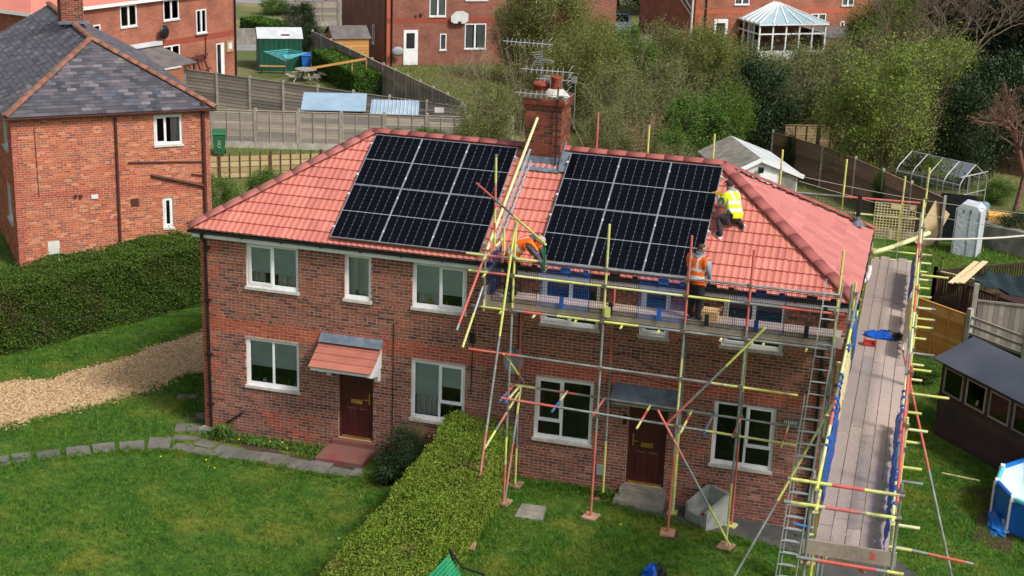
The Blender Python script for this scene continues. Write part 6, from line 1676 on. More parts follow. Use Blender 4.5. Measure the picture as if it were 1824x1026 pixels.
# plastic mini greenhouse
mg = thing('mini_greenhouse', 'tall grey plastic covered mini greenhouse on the right-hand lawn', 'greenhouse', (17.8, 24.2, 0), RAD(-14))
b = MB(); b.prism([(0, 0, 0), (0.9, 0, 0), (0.9, 0, 1.7), (0.72, 0, 1.88), (0.2, 0, 1.92), (0, 0, 1.72)], (0, 0.85, 0)); cvr = b.build('cover', 'cover_grey', mg)
for x in (0.05, 0.52, 0.86):
    b = MB(); b.tube((x, -.006, .02), (x, -.006, 1.7), .007, 6); b.build('zip', 'mesh_black', mg)
b = MB(); b.tube((.55, -.012, 1.6), (.55, -.012, 1.75), .015, 6); b.tube((.3, -.012, 1.6), (.3, -.012, 1.72), .015, 6); b.build('tie', 'mesh_black', mg)
# black timber screen and leaning boards
tag(MB().box(17.25, 18.55, 25.9, 25.97, 0, 1.85).build('black_screen', 'mesh_black'), 'black timber screen standing behind the grey mini greenhouse', 'screen')
b = MB(); b.bar((16.7, 24.7, 0), (17.35, 25.7, 1.35), .9, .03, upv=(0.8, -0.6, 0.4)); tag(b.build('leaning_board', 'fence_tan'), 'weathered plywood board leaning on the black screen', 'board')
# greenhouse
gh = thing('greenhouse', 'aluminium framed glass greenhouse behind the brown fence', 'greenhouse', (15.45, 31.0, 0), RAD(-33))
GL, GW, GE, GR = 3.0, 1.95, 1.45, 2.15
def ghp(x, s): return [(x, 0, 0), (x, 0, GE - .12), (x, .05, GE + .06), (x, .22, GE + .24), (x, GW / 2, GR), (x, GW - .22, GE + .24), (x, GW - .05, GE + .06), (x, GW, GE - .12), (x, GW, 0)]
for k in range(5):
    x = GL * k / 4; b = MB(); b.path(ghp(x, 0), .022, 6); b.build('frame_hoop', 'aluminium', gh)
b = MB(); [b.tube((0, y, z), (GL, y, z), .018, 6) for y, z in ((0, 0.03), (0, GE), (GW / 2, GR), (GW, GE), (GW, .03), (0, .75), (GW, .75))]; b.path([(GL, .6, 0), (GL, .6, 1.75)], .02, 6); b.path([(GL, 1.35, 0), (GL, 1.35, 1.75)], .02, 6); b.path([(GL, 0, 1.0), (GL, GW, 1.0)], .018, 6); b.path([(GL, 0, 1.75), (GL, GW, 1.75)], .03, 6); b.build('frame_rail', 'aluminium', gh)
P7 = ghp(0, 0)
for k in range(4):
    for s in range(8):
        a, c = P7[s], P7[s + 1]; p = MB(); x0, x1 = GL * k / 4 + .02, GL * (k + 1) / 4 - .02
        p.add([(x0, a[1], a[2]), (x1, a[1], a[2]), (x1, c[1], c[2]), (x0, c[1], c[2])], [(0, 1, 2, 3)]); p.build('pane', 'greenhouse_glass', gh)
b = MB(); b.box(0.2, 2.7, 0.1, .6, .7, .74); b.build('staging', 'grey_metal', gh)
# round frame pool
pl = thing('frame_pool', 'round blue frame swimming pool with pale liner cut by the right edge', 'pool', (20.6, 2.5, gz(20, 2.5)))
PR_, PH = 1.75, 0.85; ns = 12
b = MB(); vs = []
for i in range(ns):
    a = 2 * math.pi * i / ns + 0.1; vs += [(PR_ * math.cos(a), PR_ * math.sin(a), 0.02), (PR_ * math.cos(a), PR_ * math.sin(a), PH)]
b.add(vs, [(2 * i, (2 * i + 2) % (2 * ns), (2 * i + 3) % (2 * ns), 2 * i + 1) for i in range(ns)]); b.build('pool_wall', 'pool_blue', pl)
b = MB(); vs = []
for i in range(ns):
    a = 2 * math.pi * i / ns + 0.1; vs += [(PR_ * .93 * math.cos(a), PR_ * .93 * math.sin(a), 0.25), (PR_ * .985 * math.cos(a), PR_ * .985 * math.sin(a), PH - .01)]
b.add(vs, [(2 * i, 2 * i + 1, (2 * i + 3) % (2 * ns), (2 * i + 2) % (2 * ns)) for i in range(ns)]); b.add([vs[2 * i] for i in range(ns)], [tuple(range(ns))]); b.build('pool_liner', 'pool_liner', pl)
for i in range(ns):
    a, c = 2 * math.pi * i / ns + 0.1, 2 * math.pi * (i + 1) / ns + 0.1
    p0, p1 = Vector((PR_ * math.cos(a), PR_ * math.sin(a), PH)), Vector((PR_ * math.cos(c), PR_ * math.sin(c), PH))
    b = MB(); b.tube(p0, p1, .055, 8); b.build('top_rail', 'turquoise' if i % 2 else 'pool_blue', pl)
    b = MB(); b.tube((p0.x * 1.03, p0.y * 1.03, 0), (p0.x * 1.03, p0.y * 1.03, PH), .03, 8); b.obox(p0, (.05, 0, 0), (0, .07, 0), (0, 0, .06)); b.build('pool_leg', 'white_upvc', pl)
blob_cloth('pool_cover', 'crumpled light blue pool cover heaped against the foot of the round pool', 'pool cover', (19.0, 1.9, gz(19, 1.9)), .26, .7, .2, ['pool_blue', 'pale_blue_sheet'], 6)
b = MB(); b.bar((17.7, 4.3, gz(17.7, 4.3) + .02), (18.6, 4.15, gz(18, 4) + .02), .05, .03); tag(b.build('loose_batten', 'timber_new'), 'pale timber batten lying on the grass by the dark shed', 'batten')
# washing lines
def line(name, label, pts, r=.012, mat='rope'):
    b = MB(); b.path(pts, r, 6); tag(b.build(name, mat), label, 'rope')
def sagpts(a, b_, s, n=10): return [(a[0] + (b_[0] - a[0]) * i / n, a[1] + (b_[1] - a[1]) * i / n, a[2] + (b_[2] - a[2]) * i / n - s * math.sin(math.pi * i / n)) for i in range(n + 1)]
line('rope', 'thick pale rope strung across the right garden in front of the mini greenhouse', sagpts((16.6, 8.0, 4.65), (21.0, 12.5, 4.3), .12), .028)
line('washing_line', 'upper thin washing line crossing the far right garden', sagpts((12.0, 25.4, 2.1), (20.5, 21.5, 2.4), .15), .010)
line('washing_line', 'lower thin washing line crossing the far right garden', sagpts((12.0, 25.4, 1.9), (20.5, 20.5, 2.0), .2), .010)
line('garden_wire', 'upper thin wire strung in front of the left hedge', sagpts((-9.0, 2.4, 1.0), (-0.1, 5.8, 1.25), .05), .008, 'black_plastic')
line('garden_wire', 'lower thin wire strung in front of the left hedge', sagpts((-9.0, 2.4, .55), (-0.1, 5.8, .75), .05), .008, 'black_plastic')
b = MB(); b.tube((17.35, 18.5, 0), (17.4, 18.5, 1.35), .012, 6); b.obox((17.4, 18.5, 1.36), (.03, 0, 0), (0, .03, 0), (0, 0, .03)); tag(b.build('garden_cane', 'black_plastic'), 'thin dark garden stake standing on the right lawn near the deck', 'stake')
# ivy-clad low wall and raised bed
b = MB(); b.obox((19.9, 25.2, .45), (1.1, -.75, 0), (.12, .16, 0), (0, 0, .48)); tag(b.build('garden_wall', 'concrete'), 'low pale concrete wall under dark ivy behind the garden deck', 'wall')
b = MB(); b.box(19.2, 20.4, 29.2, 30.0, 0, .38); tag(b.build('planter_box', 'fence_orange'), 'orange timber planter box on the far right lawn', 'planter')
b = MB(); b.obox((18.9, 31.5, .16), (.35, .1, 0), (-.05, .2, 0), (0, 0, .16)); tag(b.build('storage_tub', 'pale_blue_sheet'), 'pale blue plastic tub near the planter box', 'tub')

# ------------------------------------------------------------------ far left gardens
def wheelie_bin(label, loc, rz, mat, digit=False):
    t = thing('wheelie_bin', label, 'bin', loc, rz)
    b = MB(); b.add([(-.22, -.26, .08), (.22, -.26, .08), (.22, .26, .08), (-.22, .26, .08), (-.29, -.34, .98), (.29, -.34, .98), (.29, .34, .98), (-.29, .34, .98)], [(0, 3, 2, 1), (0, 1, 5, 4), (1, 2, 6, 5), (2, 3, 7, 6), (3, 0, 4, 7), (4, 5, 6, 7)]); bo = b.build('body', mat, t)
    b = MB(); b.add([(-.31, -.37, .985), (.31, -.37, .985), (.31, .36, 1.02), (-.31, .36, 1.02), (-.29, -.33, 1.06), (.29, -.33, 1.06), (.29, .32, 1.10), (-.29, .32, 1.10)], [(0, 3, 2, 1), (0, 1, 5, 4), (1, 2, 6, 5), (2, 3, 7, 6), (3, 0, 4, 7), (4, 5, 6, 7)]); b.build('lid', mat, t)
    for s in (-1, 1): b = MB(); b.tube((s * .2, .28, .1), (s * .27, .28, .1), .1, 12); b.build('wheel', 'rubber', t)
    b = MB(); b.tube((-.25, .38, 1.0), (.25, .38, 1.0), .018, 6); b.build('handle', mat, t)
    if digit:
        cu = MB()
        for zc, rr in ((.62, .075), (.48, .09)):
            for i in range(12):
                a, c = 2 * math.pi * i / 12, 2 * math.pi * (i + 1) / 12
                y0 = -.262 - .08 * (zc - .08) / .9 - .012
                cu.bar((rr * .75 * math.cos(a), y0, zc + rr * math.sin(a)), (rr * .75 * math.cos(c), y0, zc + rr * math.sin(c)), .012, .036, upv=(0, 1, 0))
        cu.build('number_eight', 'white_paint', bo)
    return t
wheelie_bin('green wheelie bin marked with a white 8 in front of the grey fence', (-13.55, 28.0, 0), RAD(25), 'bin_green', True)
wheelie_bin('blue wheelie bin beside the green metal shed', (-18.95, 50.1, 0), RAD(25), 'bin_blue')
pt = thing('picnic_table', 'round wooden picnic table with benches near the blue bin', 'table', (-17.6, 46.9, 0), RAD(20))
b = MB(); b.lathe([(0, .70), (.62, .70), (.62, .75), (0, .75)], (0, 0, 0), 20); b.build('table_top', 'fence_grey', pt)
for k in range(4):
    a = math.pi / 2 * k + .4; c, s = math.cos(a), math.sin(a)
    b = MB(); b.obox((1.0 * c, 1.0 * s, .42), (-.5 * s, .5 * c, 0), (.12 * c, .12 * s, 0), (0, 0, .02)); b.build('bench', 'fence_grey', pt)
    b = MB(); b.bar((.35 * c, .35 * s, .7), (.75 * c, .75 * s, 0), .07, .07); b.bar((.3 * c, .3 * s, .36), (1.0 * c, 1.0 * s, .38), .05, .08); b.build('leg', 'fence_grey', pt)
gbn = thing('garden_bench', 'small brown slatted bench in front of the green metal shed', 'bench', (-20.4, 48.6, 0), RAD(20))
for k in range(3): b = MB(); b.box(-.75, .75, -.2 + k * .14, -.08 + k * .14, .42, .45); b.build('slat', 'shed_yellow_wood', gbn)
for x in (-.65, .65): b = MB(); b.box(x - .03, x + .03, -.18, .2, 0, .42); b.build('leg', 'timber_dark', gbn)
ra = thing('rotary_airer', 'turquoise rotary clothes airer half folded by the picnic table', 'airer', (-19.1, 47.5, 0))
b = MB(); b.tube((0, 0, 0), (0, 0, 1.1), .025, 8); b.build('pole', 'grey_metal', ra)
for k in range(4):
    a = math.pi / 2 * k + .3; b = MB(); b.tube((0, 0, 1.0), (1.25 * math.cos(a), 1.25 * math.sin(a), 1.5), .018, 6); b.build('arm', 'grey_metal', ra)
b = MB()
for q in (.35, .5, .65, .8, .95):
    pts = [(1.25 * q * math.cos(math.pi / 2 * k + .3), 1.25 * q * math.sin(math.pi / 2 * k + .3), 1.0 + .5 * q) for k in range(5)]
    b.path(pts, .02, 5)
b.build('line', 'turquoise', ra)
b = MB(); b.bar((-15.6, 43.0, 1.5), (-12.9, 44.2, 2.05), .14, .10); b.bar((-13.6, 43.9, 0), (-13.6, 43.9, 1.9), .05, .05); b.bar((-12.9, 44.2, 0), (-12.9, 44.2, 2.0), .05, .05); tag(b.build('swing_beam', 'shed_yellow_wood'), 'pale orange timber beam on posts beyond the grey slatted fence', 'beam')
# sheds with pale blue roofs between the two grey fences
for nm, lab, c0_, c1_, hh, dp in (('lean_to_shed', 'low shed with a plain pale blue roof between the two grey fences', (-10.95, 31.3), (-8.4, 32.2), 1.75, 1.9), ('lean_to_shed', 'low shed with a ribbed translucent roof right of the pale blue roof', (-8.1, 32.6), (-6.2, 33.2), 1.5, 1.5)):
    a, c = Vector((*c0_, 0)), Vector((*c1_, 0)); u = (c - a).normalized(); n = Vector((-u.y, u.x, 0)); L_ = (c - a).length
    t = thing(nm, lab, 'shed', tuple(a), world=True)
    b = MB(); b.prism([a, c, c + n * dp, a + n * dp], (0, 0, hh - .1)); b.build('wall', 'shed_brown', t)
    b = MB(); b.prism([a - u * .12 - n * .12 + Vector((0, 0, hh - .08)), c + u * .12 - n * .12 + Vector((0, 0, hh - .08)), c + u * .12 + n * dp + Vector((0, 0, hh + .35)), a - u * .12 + n * dp + Vector((0, 0, hh + .35))], (0, 0, .04)); rf = b.build('roof', 'pale_blue_sheet', t)
    if dp < 1.8:
        for k in range(12):
            q0 = a + u * (L_ * k / 11) - n * .12 + Vector((0, 0, hh - .02)); q1 = a + u * (L_ * k / 11) + n * dp + Vector((0, 0, hh + .41)); b = MB(); b.tube(q0, q1, .02, 5); b.build('rib', 'white_roof', rf)
b = MB(); b.obox((-5.2, 33.6, 1.75), (.2, .08, 0), (-.03, .08, 0), (0, 0, .10)); tag(b.build('white_lamp', 'white_paint'), 'small white box lamp on the grey fence right of the ribbed roof', 'lamp')
b = MB(); b.tube((-6.3, 33.9, 1.62), (-5.2, 33.65, 1.68), .02, 6); tag(b.build('fence_pipe', 'meter_box'), 'thin grey pipe along the fence beside the white box lamp', 'pipe')
# road, verge and street things at the top left
poly_sheet('road', [(-60, 66), (-22, 84), (-8, 120), (-40, 160), (-90, 110)], 'road', .012)
poly_sheet('pavement', [(-31, 60), (-21.5, 66), (-20.5, 64.5), (-24, 56), (-30, 54)], 'road', .016)
b = MB(); b.tube((-33.5, 70.0, 0), (-33.5, 70.0, 7.0), .09, 8); tag(b.build('lamp_post', 'grey_metal'), 'plain grey lamp post on the distant verge at the top left', 'lamp post')
b = MB(); b.box(-25.6, -25.1, 65.0, 65.5, 0, 1.25); tag(b.build('gate_pier', 'brick_far_red'), 'red brick gate pier before the distant grey fence', 'pier')
tag(MB().obox((-27.2, 57.6, .5), (2.6, 1.5, 0), (-.05, .09, 0), (0, 0, .55)).build('garden_wall', 'concrete'), 'pale low wall behind the green metal shed', 'wall')
# parked car seen between two far houses
def car(label, loc, rz):
    t = thing('parked_car', label, 'car', loc, rz)
    prof = [(-2.1, .35), (-2.15, .75), (-1.95, .98), (-1.35, 1.05), (-.75, 1.42), (.55, 1.45), (1.35, 1.02), (2.0, .9), (2.12, .6), (2.1, .35)]
    b = MB(); n = len(prof); vs = []
    for y, k in ((-.86, 1), (.86, 1)):
        for x, z in prof: vs.append((x, y * (0.82 if z > 1.2 else 1), z))
    b.add(vs, [tuple(range(n)), tuple(range(n, 2 * n))[::-1]] + [(i, (i + 1) % n, n + (i + 1) % n, n + i) for i in range(n)]); b.build('body', 'car_paint', t)
    b = MB(); b.prism([(1.30, -.68, 1.075), (.60, -.66, 1.46), (.60, .66, 1.46), (1.30, .68, 1.075)], (.02, 0, .02)); b.build('windscreen', 'cell', t)
    b = MB(); b.prism([(-1.38, -.68, 1.08), (-.80, -.66, 1.43), (-.80, .66, 1.43), (-1.38, .68, 1.08)], (-.02, 0, .02)); b.build('rear_window', 'cell', t)
    for s in (-1, 1):
        b = MB(); b.prism([(-1.2, s * .80, 1.08), (-.72, s * .72, 1.38), (.50, s * .72, 1.40), (1.15, s * .80, 1.05)], (0, s * .03, 0)); b.build('side_window', 'cell', t)
        for x in (-1.35, 1.35):
            b = MB(); b.tube((x, s * .70, .32), (x, s * .90, .32), .32, 18); w_ = b.build('wheel', 'rubber', t); b = MB(); b.tube((x, s * .89, .32), (x, s * .91, .32), .2, 14); b.build('rim', 'grey_metal', w_)
        b = MB(); b.obox((2.04, s * .62, .76), (.06, 0, 0), (0, .16, 0), (0, 0, .07)); b.build('headlight', 'white_paint', t)
        b = MB(); b.obox((-2.08, s * .66, .82), (.06, 0, 0), (0, .14, 0), (0, 0, .07)); b.build('tail_light', 'red_plastic', t)
    b = MB(); b.box(-2.14, 2.11, -.80, .80, .22, .34); b.build('sill', 'rubber', t)
    return t
car('silver-blue parked car between two far brick houses', (-5.6, 75.5, 0), RAD(-78))
car('dark car parked on the pale road at the top left', (-29.3, 74.5, 0), RAD(200))
# ------------------------------------------------------------------ leaves
def quads_mesh(name, P4, mat, parent=None, kind=None):
    """P4: array (N, k, 3) of small faces"""
    N, k = P4.shape[0], P4.shape[1]
    me = bpy.data.meshes.new(name)
    me.vertices.add(N * k); me.loops.add(N * k); me.polygons.add(N)
    me.vertices.foreach_set('co', P4.reshape(-1).astype(np.float32))
    me.loops.foreach_set('vertex_index', np.arange(N * k, dtype=np.int32))
    me.polygons.foreach_set('loop_start', np.arange(0, N * k, k, dtype=np.int32))
    me.update(calc_edges=True)
    me.materials.append(M[mat])
    if parent is False: return me
    o = bpy.data.objects.new(name, me); COL.objects.link(o)
    if parent: o.parent = parent
    if kind: o['kind'] = kind
    return o

def leaf_quads(rg, pts, size, aspect=0.5, upbias=0.0, vary=0.35):
    N = len(pts)
    a = rg.normal(size=(N, 3)); a[:, 2] += upbias
    a /= np.linalg.norm(a, axis=1)[:, None]
    t = rg.normal(size=(N, 3)); b = np.cross(a, t); b /= np.linalg.norm(b, axis=1)[:, None] + 1e-9
    s = (size * (1 + vary * rg.uniform(-1, 1, N)))[:, None]
    return np.stack([pts - a * s, pts + b * s * aspect, pts + a * s, pts - b * s * aspect], axis=1)

RG = np.random.default_rng(5)

def hedge(name, label, path, width, height, mat, dens, leaf, seed, lump=0.10, taper=0.0, loc=None):
    """clipped hedge along a polyline: solid twiggy core, leaves over its faces"""
    rg = np.random.default_rng(seed)
    P = [Vector((x, y, 0)) for x, y in path]
    t = thing(name, label, 'hedge', (path[0][0], path[0][1], 0), world=True)
    pts = []; core = MB()
    for a, b in zip(P[:-1], P[1:]):
        d = b - a; ln = d.length; u = d.normalized(); n = Vector((-u.y, u.x, 0))
        h2 = width / 2
        c0 = (a + b) / 2
        core.obox(c0 + Vector((0, 0, (height - .16) / 2)), u * (ln / 2 - .02), n * (h2 - .14), Vector((0, 0, (height - .16) / 2)))
        A_top = ln * width; A_s = ln * height
        def noise2(x, y): return lump * (np.sin(x * 2.1 + seed) * np.cos(y * 1.7 + seed * 2) + .6 * np.sin(x * 5.3 + y * 4.1) * .6)
        nt = int(A_top * dens); s, w = rg.uniform(0, ln, nt), rg.uniform(-h2, h2, nt)
        z = height + noise2(s, w * 2) - rg.exponential(.05, nt) - taper * np.clip((np.abs(w) - h2 * .75) / (h2 * .25), 0, 1) ** 2
        base = np.array(a)[None, :]; U = np.array(u)[None, :]; Nn = np.array(n)[None, :]
        pts.append(base + U * s[:, None] + Nn * w[:, None] + np.array([[0, 0, 1]]) * z[:, None])
        for sg in (-1, 1):
            k = int(A_s * dens * .8); s, z = rg.uniform(0, ln, k), rg.uniform(0.02, height, k)
            w = sg * (h2 + noise2(s + 3, z * 2) * .8 - rg.exponential(.05, k))
            pts.append(base + U * s[:, None] + Nn * w[:, None] + np.array([[0, 0, 1]]) * z[:, None])
        for e, sgn in ((0.0, -1), (ln, 1)):
            k = int(width * height * dens * .8); w, z = rg.uniform(-h2, h2, k), rg.uniform(.02, height, k)
            s = e + sgn * (noise2(w, z) * .8 - rg.exponential(.05, k) + .02)
            pts.append(base + U * s[:, None] + Nn * w[:, None] + np.array([[0, 0, 1]]) * z[:, None])
    allp = np.concatenate(pts); sh = allp[rg.integers(0, len(allp), len(allp) // 22)]; up_ = sh[:, 2] > height * .8
    sh = sh[up_]; pts.append(sh + np.stack([rg.normal(size=len(sh)) * .03, rg.normal(size=len(sh)) * .03, rg.exponential(.07, len(sh))], 1))
    core.build('twig_core', 'hedge_core', t)
    pts = np.concatenate(pts) - np.array([[path[0][0], path[0][1], 0]])
    quads_mesh('foliage', leaf_quads(rg, pts, leaf, .55), mat, t)
    return t

hedge('privet_hedge', 'sunlit clipped hedge dividing the two front lawns', [(7.22, -0.25), (7.40, -3.6), (7.36, -9.8)], 1.55, 1.50, 'privet_leaf', 3000, .025, 1, .09, .14)
hedge('boundary_hedge', 'tall dark green clipped hedge along the left boundary', [(-11.6, -2.0), (-8.35, 3.0), (-5.15, 9.6)], 1.9, 1.95, 'left_hedge_leaf', 2100, .030, 2, .10, .10)
hedge('garden_hedge', 'bright green box-cut hedge in the far garden beside the diagonal fence', [(-18.0, 50.6), (-12.6, 43.7)], 1.5, 1.35, 'garden_hedge_leaf', 500, .07, 3, .05, .05)
hedge('garden_hedge', 'small rounded green hedge beside the distant pale road', [(-28.0, 61.6), (-25.0, 59.6)], 1.6, 1.3, 'garden_hedge_leaf', 420, .08, 4, .05, .2)

# ------------------------------------------------------------------ shrubs and trees
def stems(mb, rg, n, h, spread, r0, m=0, wig=.12):
    for i in range(n):
        a = rg.uniform(0, 2 * math.pi); L = h * rg.uniform(.6, 1.0); sp = spread * rg.uniform(.3, 1.0)
        p = Vector((rg.normal() * .12, rg.normal() * .12, 0)); k = 5; prev = p
        for j in range(1, k + 1):
            t_ = j / k
            q = Vector((p.x + math.cos(a) * sp * t_ ** 1.3 + rg.normal() * wig * t_, p.y + math.sin(a) * sp * t_ ** 1.3 + rg.normal() * wig * t_, L * t_))
            mb.tube(prev, q, r0 * (1 - .8 * (j - 1) / k), 4, m, r0 * (1 - .8 * j / k), caps=False)
            if j >= 2:
                for _ in range(2):
                    e = q + Vector((rg.normal() * .35, rg.normal() * .35, abs(rg.normal()) * .35)) * (h / 4)
                    mb.tube(q, e, r0 * .28, 3, m, r0 * .08, caps=False)
            prev = q

def crown_pts(rg, n, clumps, h0, h1, R, cl=.35, flat=1.0):
    """leaves in uneven clumps through the crown's volume"""
    c = rg.normal(size=(clumps, 3)); c /= np.linalg.norm(c, axis=1)[:, None]
    c *= (rg.uniform(.15, 1.0, clumps) ** .45)[:, None]
    c[:, 0] *= R * rg.uniform(.8, 1.15); c[:, 1] *= R; c[:, 2] = (h0 + h1) / 2 + c[:, 2] * (h1 - h0) / 2
    k = rg.integers(0, clumps, n)
    s = cl * (.5 + rg.uniform(0, 1, clumps))[k][:, None]
    return c[k] + rg.normal(size=(n, 3)) * s * np.array([[1, 1, flat]])

PROTO = {}
def proto(kind, var):
    key = (kind, var)
    if key in PROTO: return PROTO[key]
    rg = np.random.default_rng(100 + var * 17 + sum(ord(c) for c in kind))
    mb = MB()
    if kind == 'w':
        stems(mb, rg, 30, 4.5, 1.4, .032, wig=.10); lp = crown_pts(rg, 26000, 52, .7, 4.7, 1.45, .24, 1.5); lf, sz, bark, asp = ('willow_leaf', 'willow_leaf_green', 'willow_leaf_grey')[var], .046, 'bark_pale', .38
    elif kind == 's':
        stems(mb, rg, 14, 3.6, 1.3, .03); lp = crown_pts(rg, 20000, 42, .5, 4.0, 1.5, .26); lf, sz, bark, asp = 'shrub_leaf', .050, 'bark_pale', .5
    elif kind == 'd':
        stems(mb, rg, 34, 4.2, 1.3, .022); lp = crown_pts(rg, 3600, 34, .8, 4.2, 1.4, .30, 1.3); lf, sz, bark, asp = 'dry_leaf', .06, 'bark_pale', .3
    elif kind == 'b':
        stems(mb, rg, 40, 4.6, 1.4, .026); lp = crown_pts(rg, 1800, 30, .6, 4.2, 1.4, .30, 1.3); lf, sz, bark, asp = 'willow_leaf', .06, 'bark_pale', .35
    elif kind == 'p':
        stems(mb, rg, 46, 4.4, 1.6, .032, wig=.22); lp = crown_pts(rg, 18000, 64, .9, 4.5, 1.6, .22); lf, sz, bark, asp = 'spring_leaf', .036, 'bark', .5
    elif kind == 'e':
        stems(mb, rg, 8, 3.6, 1.0, .05); lp = crown_pts(rg, 16000, 46, .4, 4.4, 1.5, .32); lf, sz, bark, asp = 'evergreen_leaf', .060, 'bark', .5
    elif kind == 'c':
        mb.tube((0, 0, 0), (0, 0, 4.2), .12, 8, 0, .03); lp = []
        for k in range(26):
            z = .5 + 3.6 * k / 26; R = 1.5 * (1 - (z / 4.6) ** 1.3) + .15
            for q in range(7):
                a = rg.uniform(0, 6.28); e = Vector((math.cos(a) * R, math.sin(a) * R, z - .25 * R)); mb.tube((0, 0, z), e, .018, 3, 0, .006, caps=False)
                tt = rg.uniform(.25, 1, 70)[:, None]; base = np.array([[0, 0, z]]) * (1 - tt) + np.array([list(e)]) * tt; lp.append(base + rg.normal(size=(70, 3)) * .10)
        lp = np.concatenate(lp); lf, sz, bark, asp = 'conifer_leaf', .065, 'bark', .35
    tr = bpy.data.meshes.new('stems'); tr.from_pydata(mb.v, [], mb.f); tr.materials.append(M[bark])
    cm = quads_mesh('crown', leaf_quads(rg, lp, sz, asp), lf, False)
    PROTO[key] = (tr, cm); return PROTO[key]

rv = random.Random(3)
def plant(kind, x, y, R, h, name, label, cat, group=None, z=None):
    var = rv.randrange(3)
    tr, cm = proto(kind, var)
    t = thing(name, label, cat, (x, y, gz(x, y) if z is None else z), rv.uniform(0, 6.28), group)
    s = (R / 1.75, R / 1.75, h / 4.6)
    for nm, me in (('trunk', tr), ('crown', cm)):
        o = bpy.data.objects.new(nm, me); COL.objects.link(o); o.parent = t; o.scale = s
    return t
W = [(-4.4, 51.4, 2.6, 6.3, 'tall olive shrub in front of the red brick house, right of the basketball board'), (-1.2, 48.9, 2.0, 4.5, 'olive shrub just below the gap where the silver-blue car is parked'), (-6.6, 52.2, 1.7, 5.3, 'olive shrub against the red brick wall left of the tallest shrub'),
     (-1.8, 30.0, 1.5, 3.9, 'loose olive shrub left of the chimney beside the fence end'), (0.6, 39.6, 1.9, 5.0, 'olive shrub directly behind the chimney pots'), (1.8, 43.0, 2.0, 5.0, 'olive shrub behind and right of the chimney pots'), (-0.8, 38.9, 1.8, 4.5, 'olive shrub behind the leftmost aerial'),
     (3.1, 33.7, 1.8, 4.4, 'olive shrub right of the chimney stack'), (4.9, 36.0, 2.0, 4.5, 'wide olive shrub above the middle of the right solar panels'), (3.2, 45.5, 1.9, 4.8, 'olive shrub below the pale boarded fence'), (5.2, 43.8, 2.0, 5.0, 'olive shrub below the white drain pipe'),
     (3.5, 30.0, 1.3, 3.2, 'low olive shrub by the red scaffold pole'), (6.6, 45.5, 2.0, 4.0, 'olive shrub below the white back door'), (8.6, 45.6, 2.0, 3.6, 'olive shrub below the left end of the conservatory'), (10.5, 40.4, 2.0, 5.0, 'olive shrub above the pale tan fence'),
     (10.4, 49.5, 2.0, 3.1, 'olive shrub hiding the foot of the conservatory'), (12.2, 48.5, 2.0, 4.6, 'olive shrub right of the conservatory'), (12.7, 41.6, 2.0, 5.0, 'olive shrub between the conservatory and the tan fence'), (7.8, 34.6, 1.5, 4.0, 'olive shrub left of the dark undergrowth'),
     (13.0, 59.8, 2.0, 5.5, 'olive shrub below the lean-to roof'), (15.2, 57.3, 2.3, 7.5, 'tall olive tree at the right end of the far brick house')]
for x, y, R, h, lab in W: plant('w', x, y, R, h, 'willow_shrub', lab, 'shrub', 'olive shrubs on the overgrown plot')
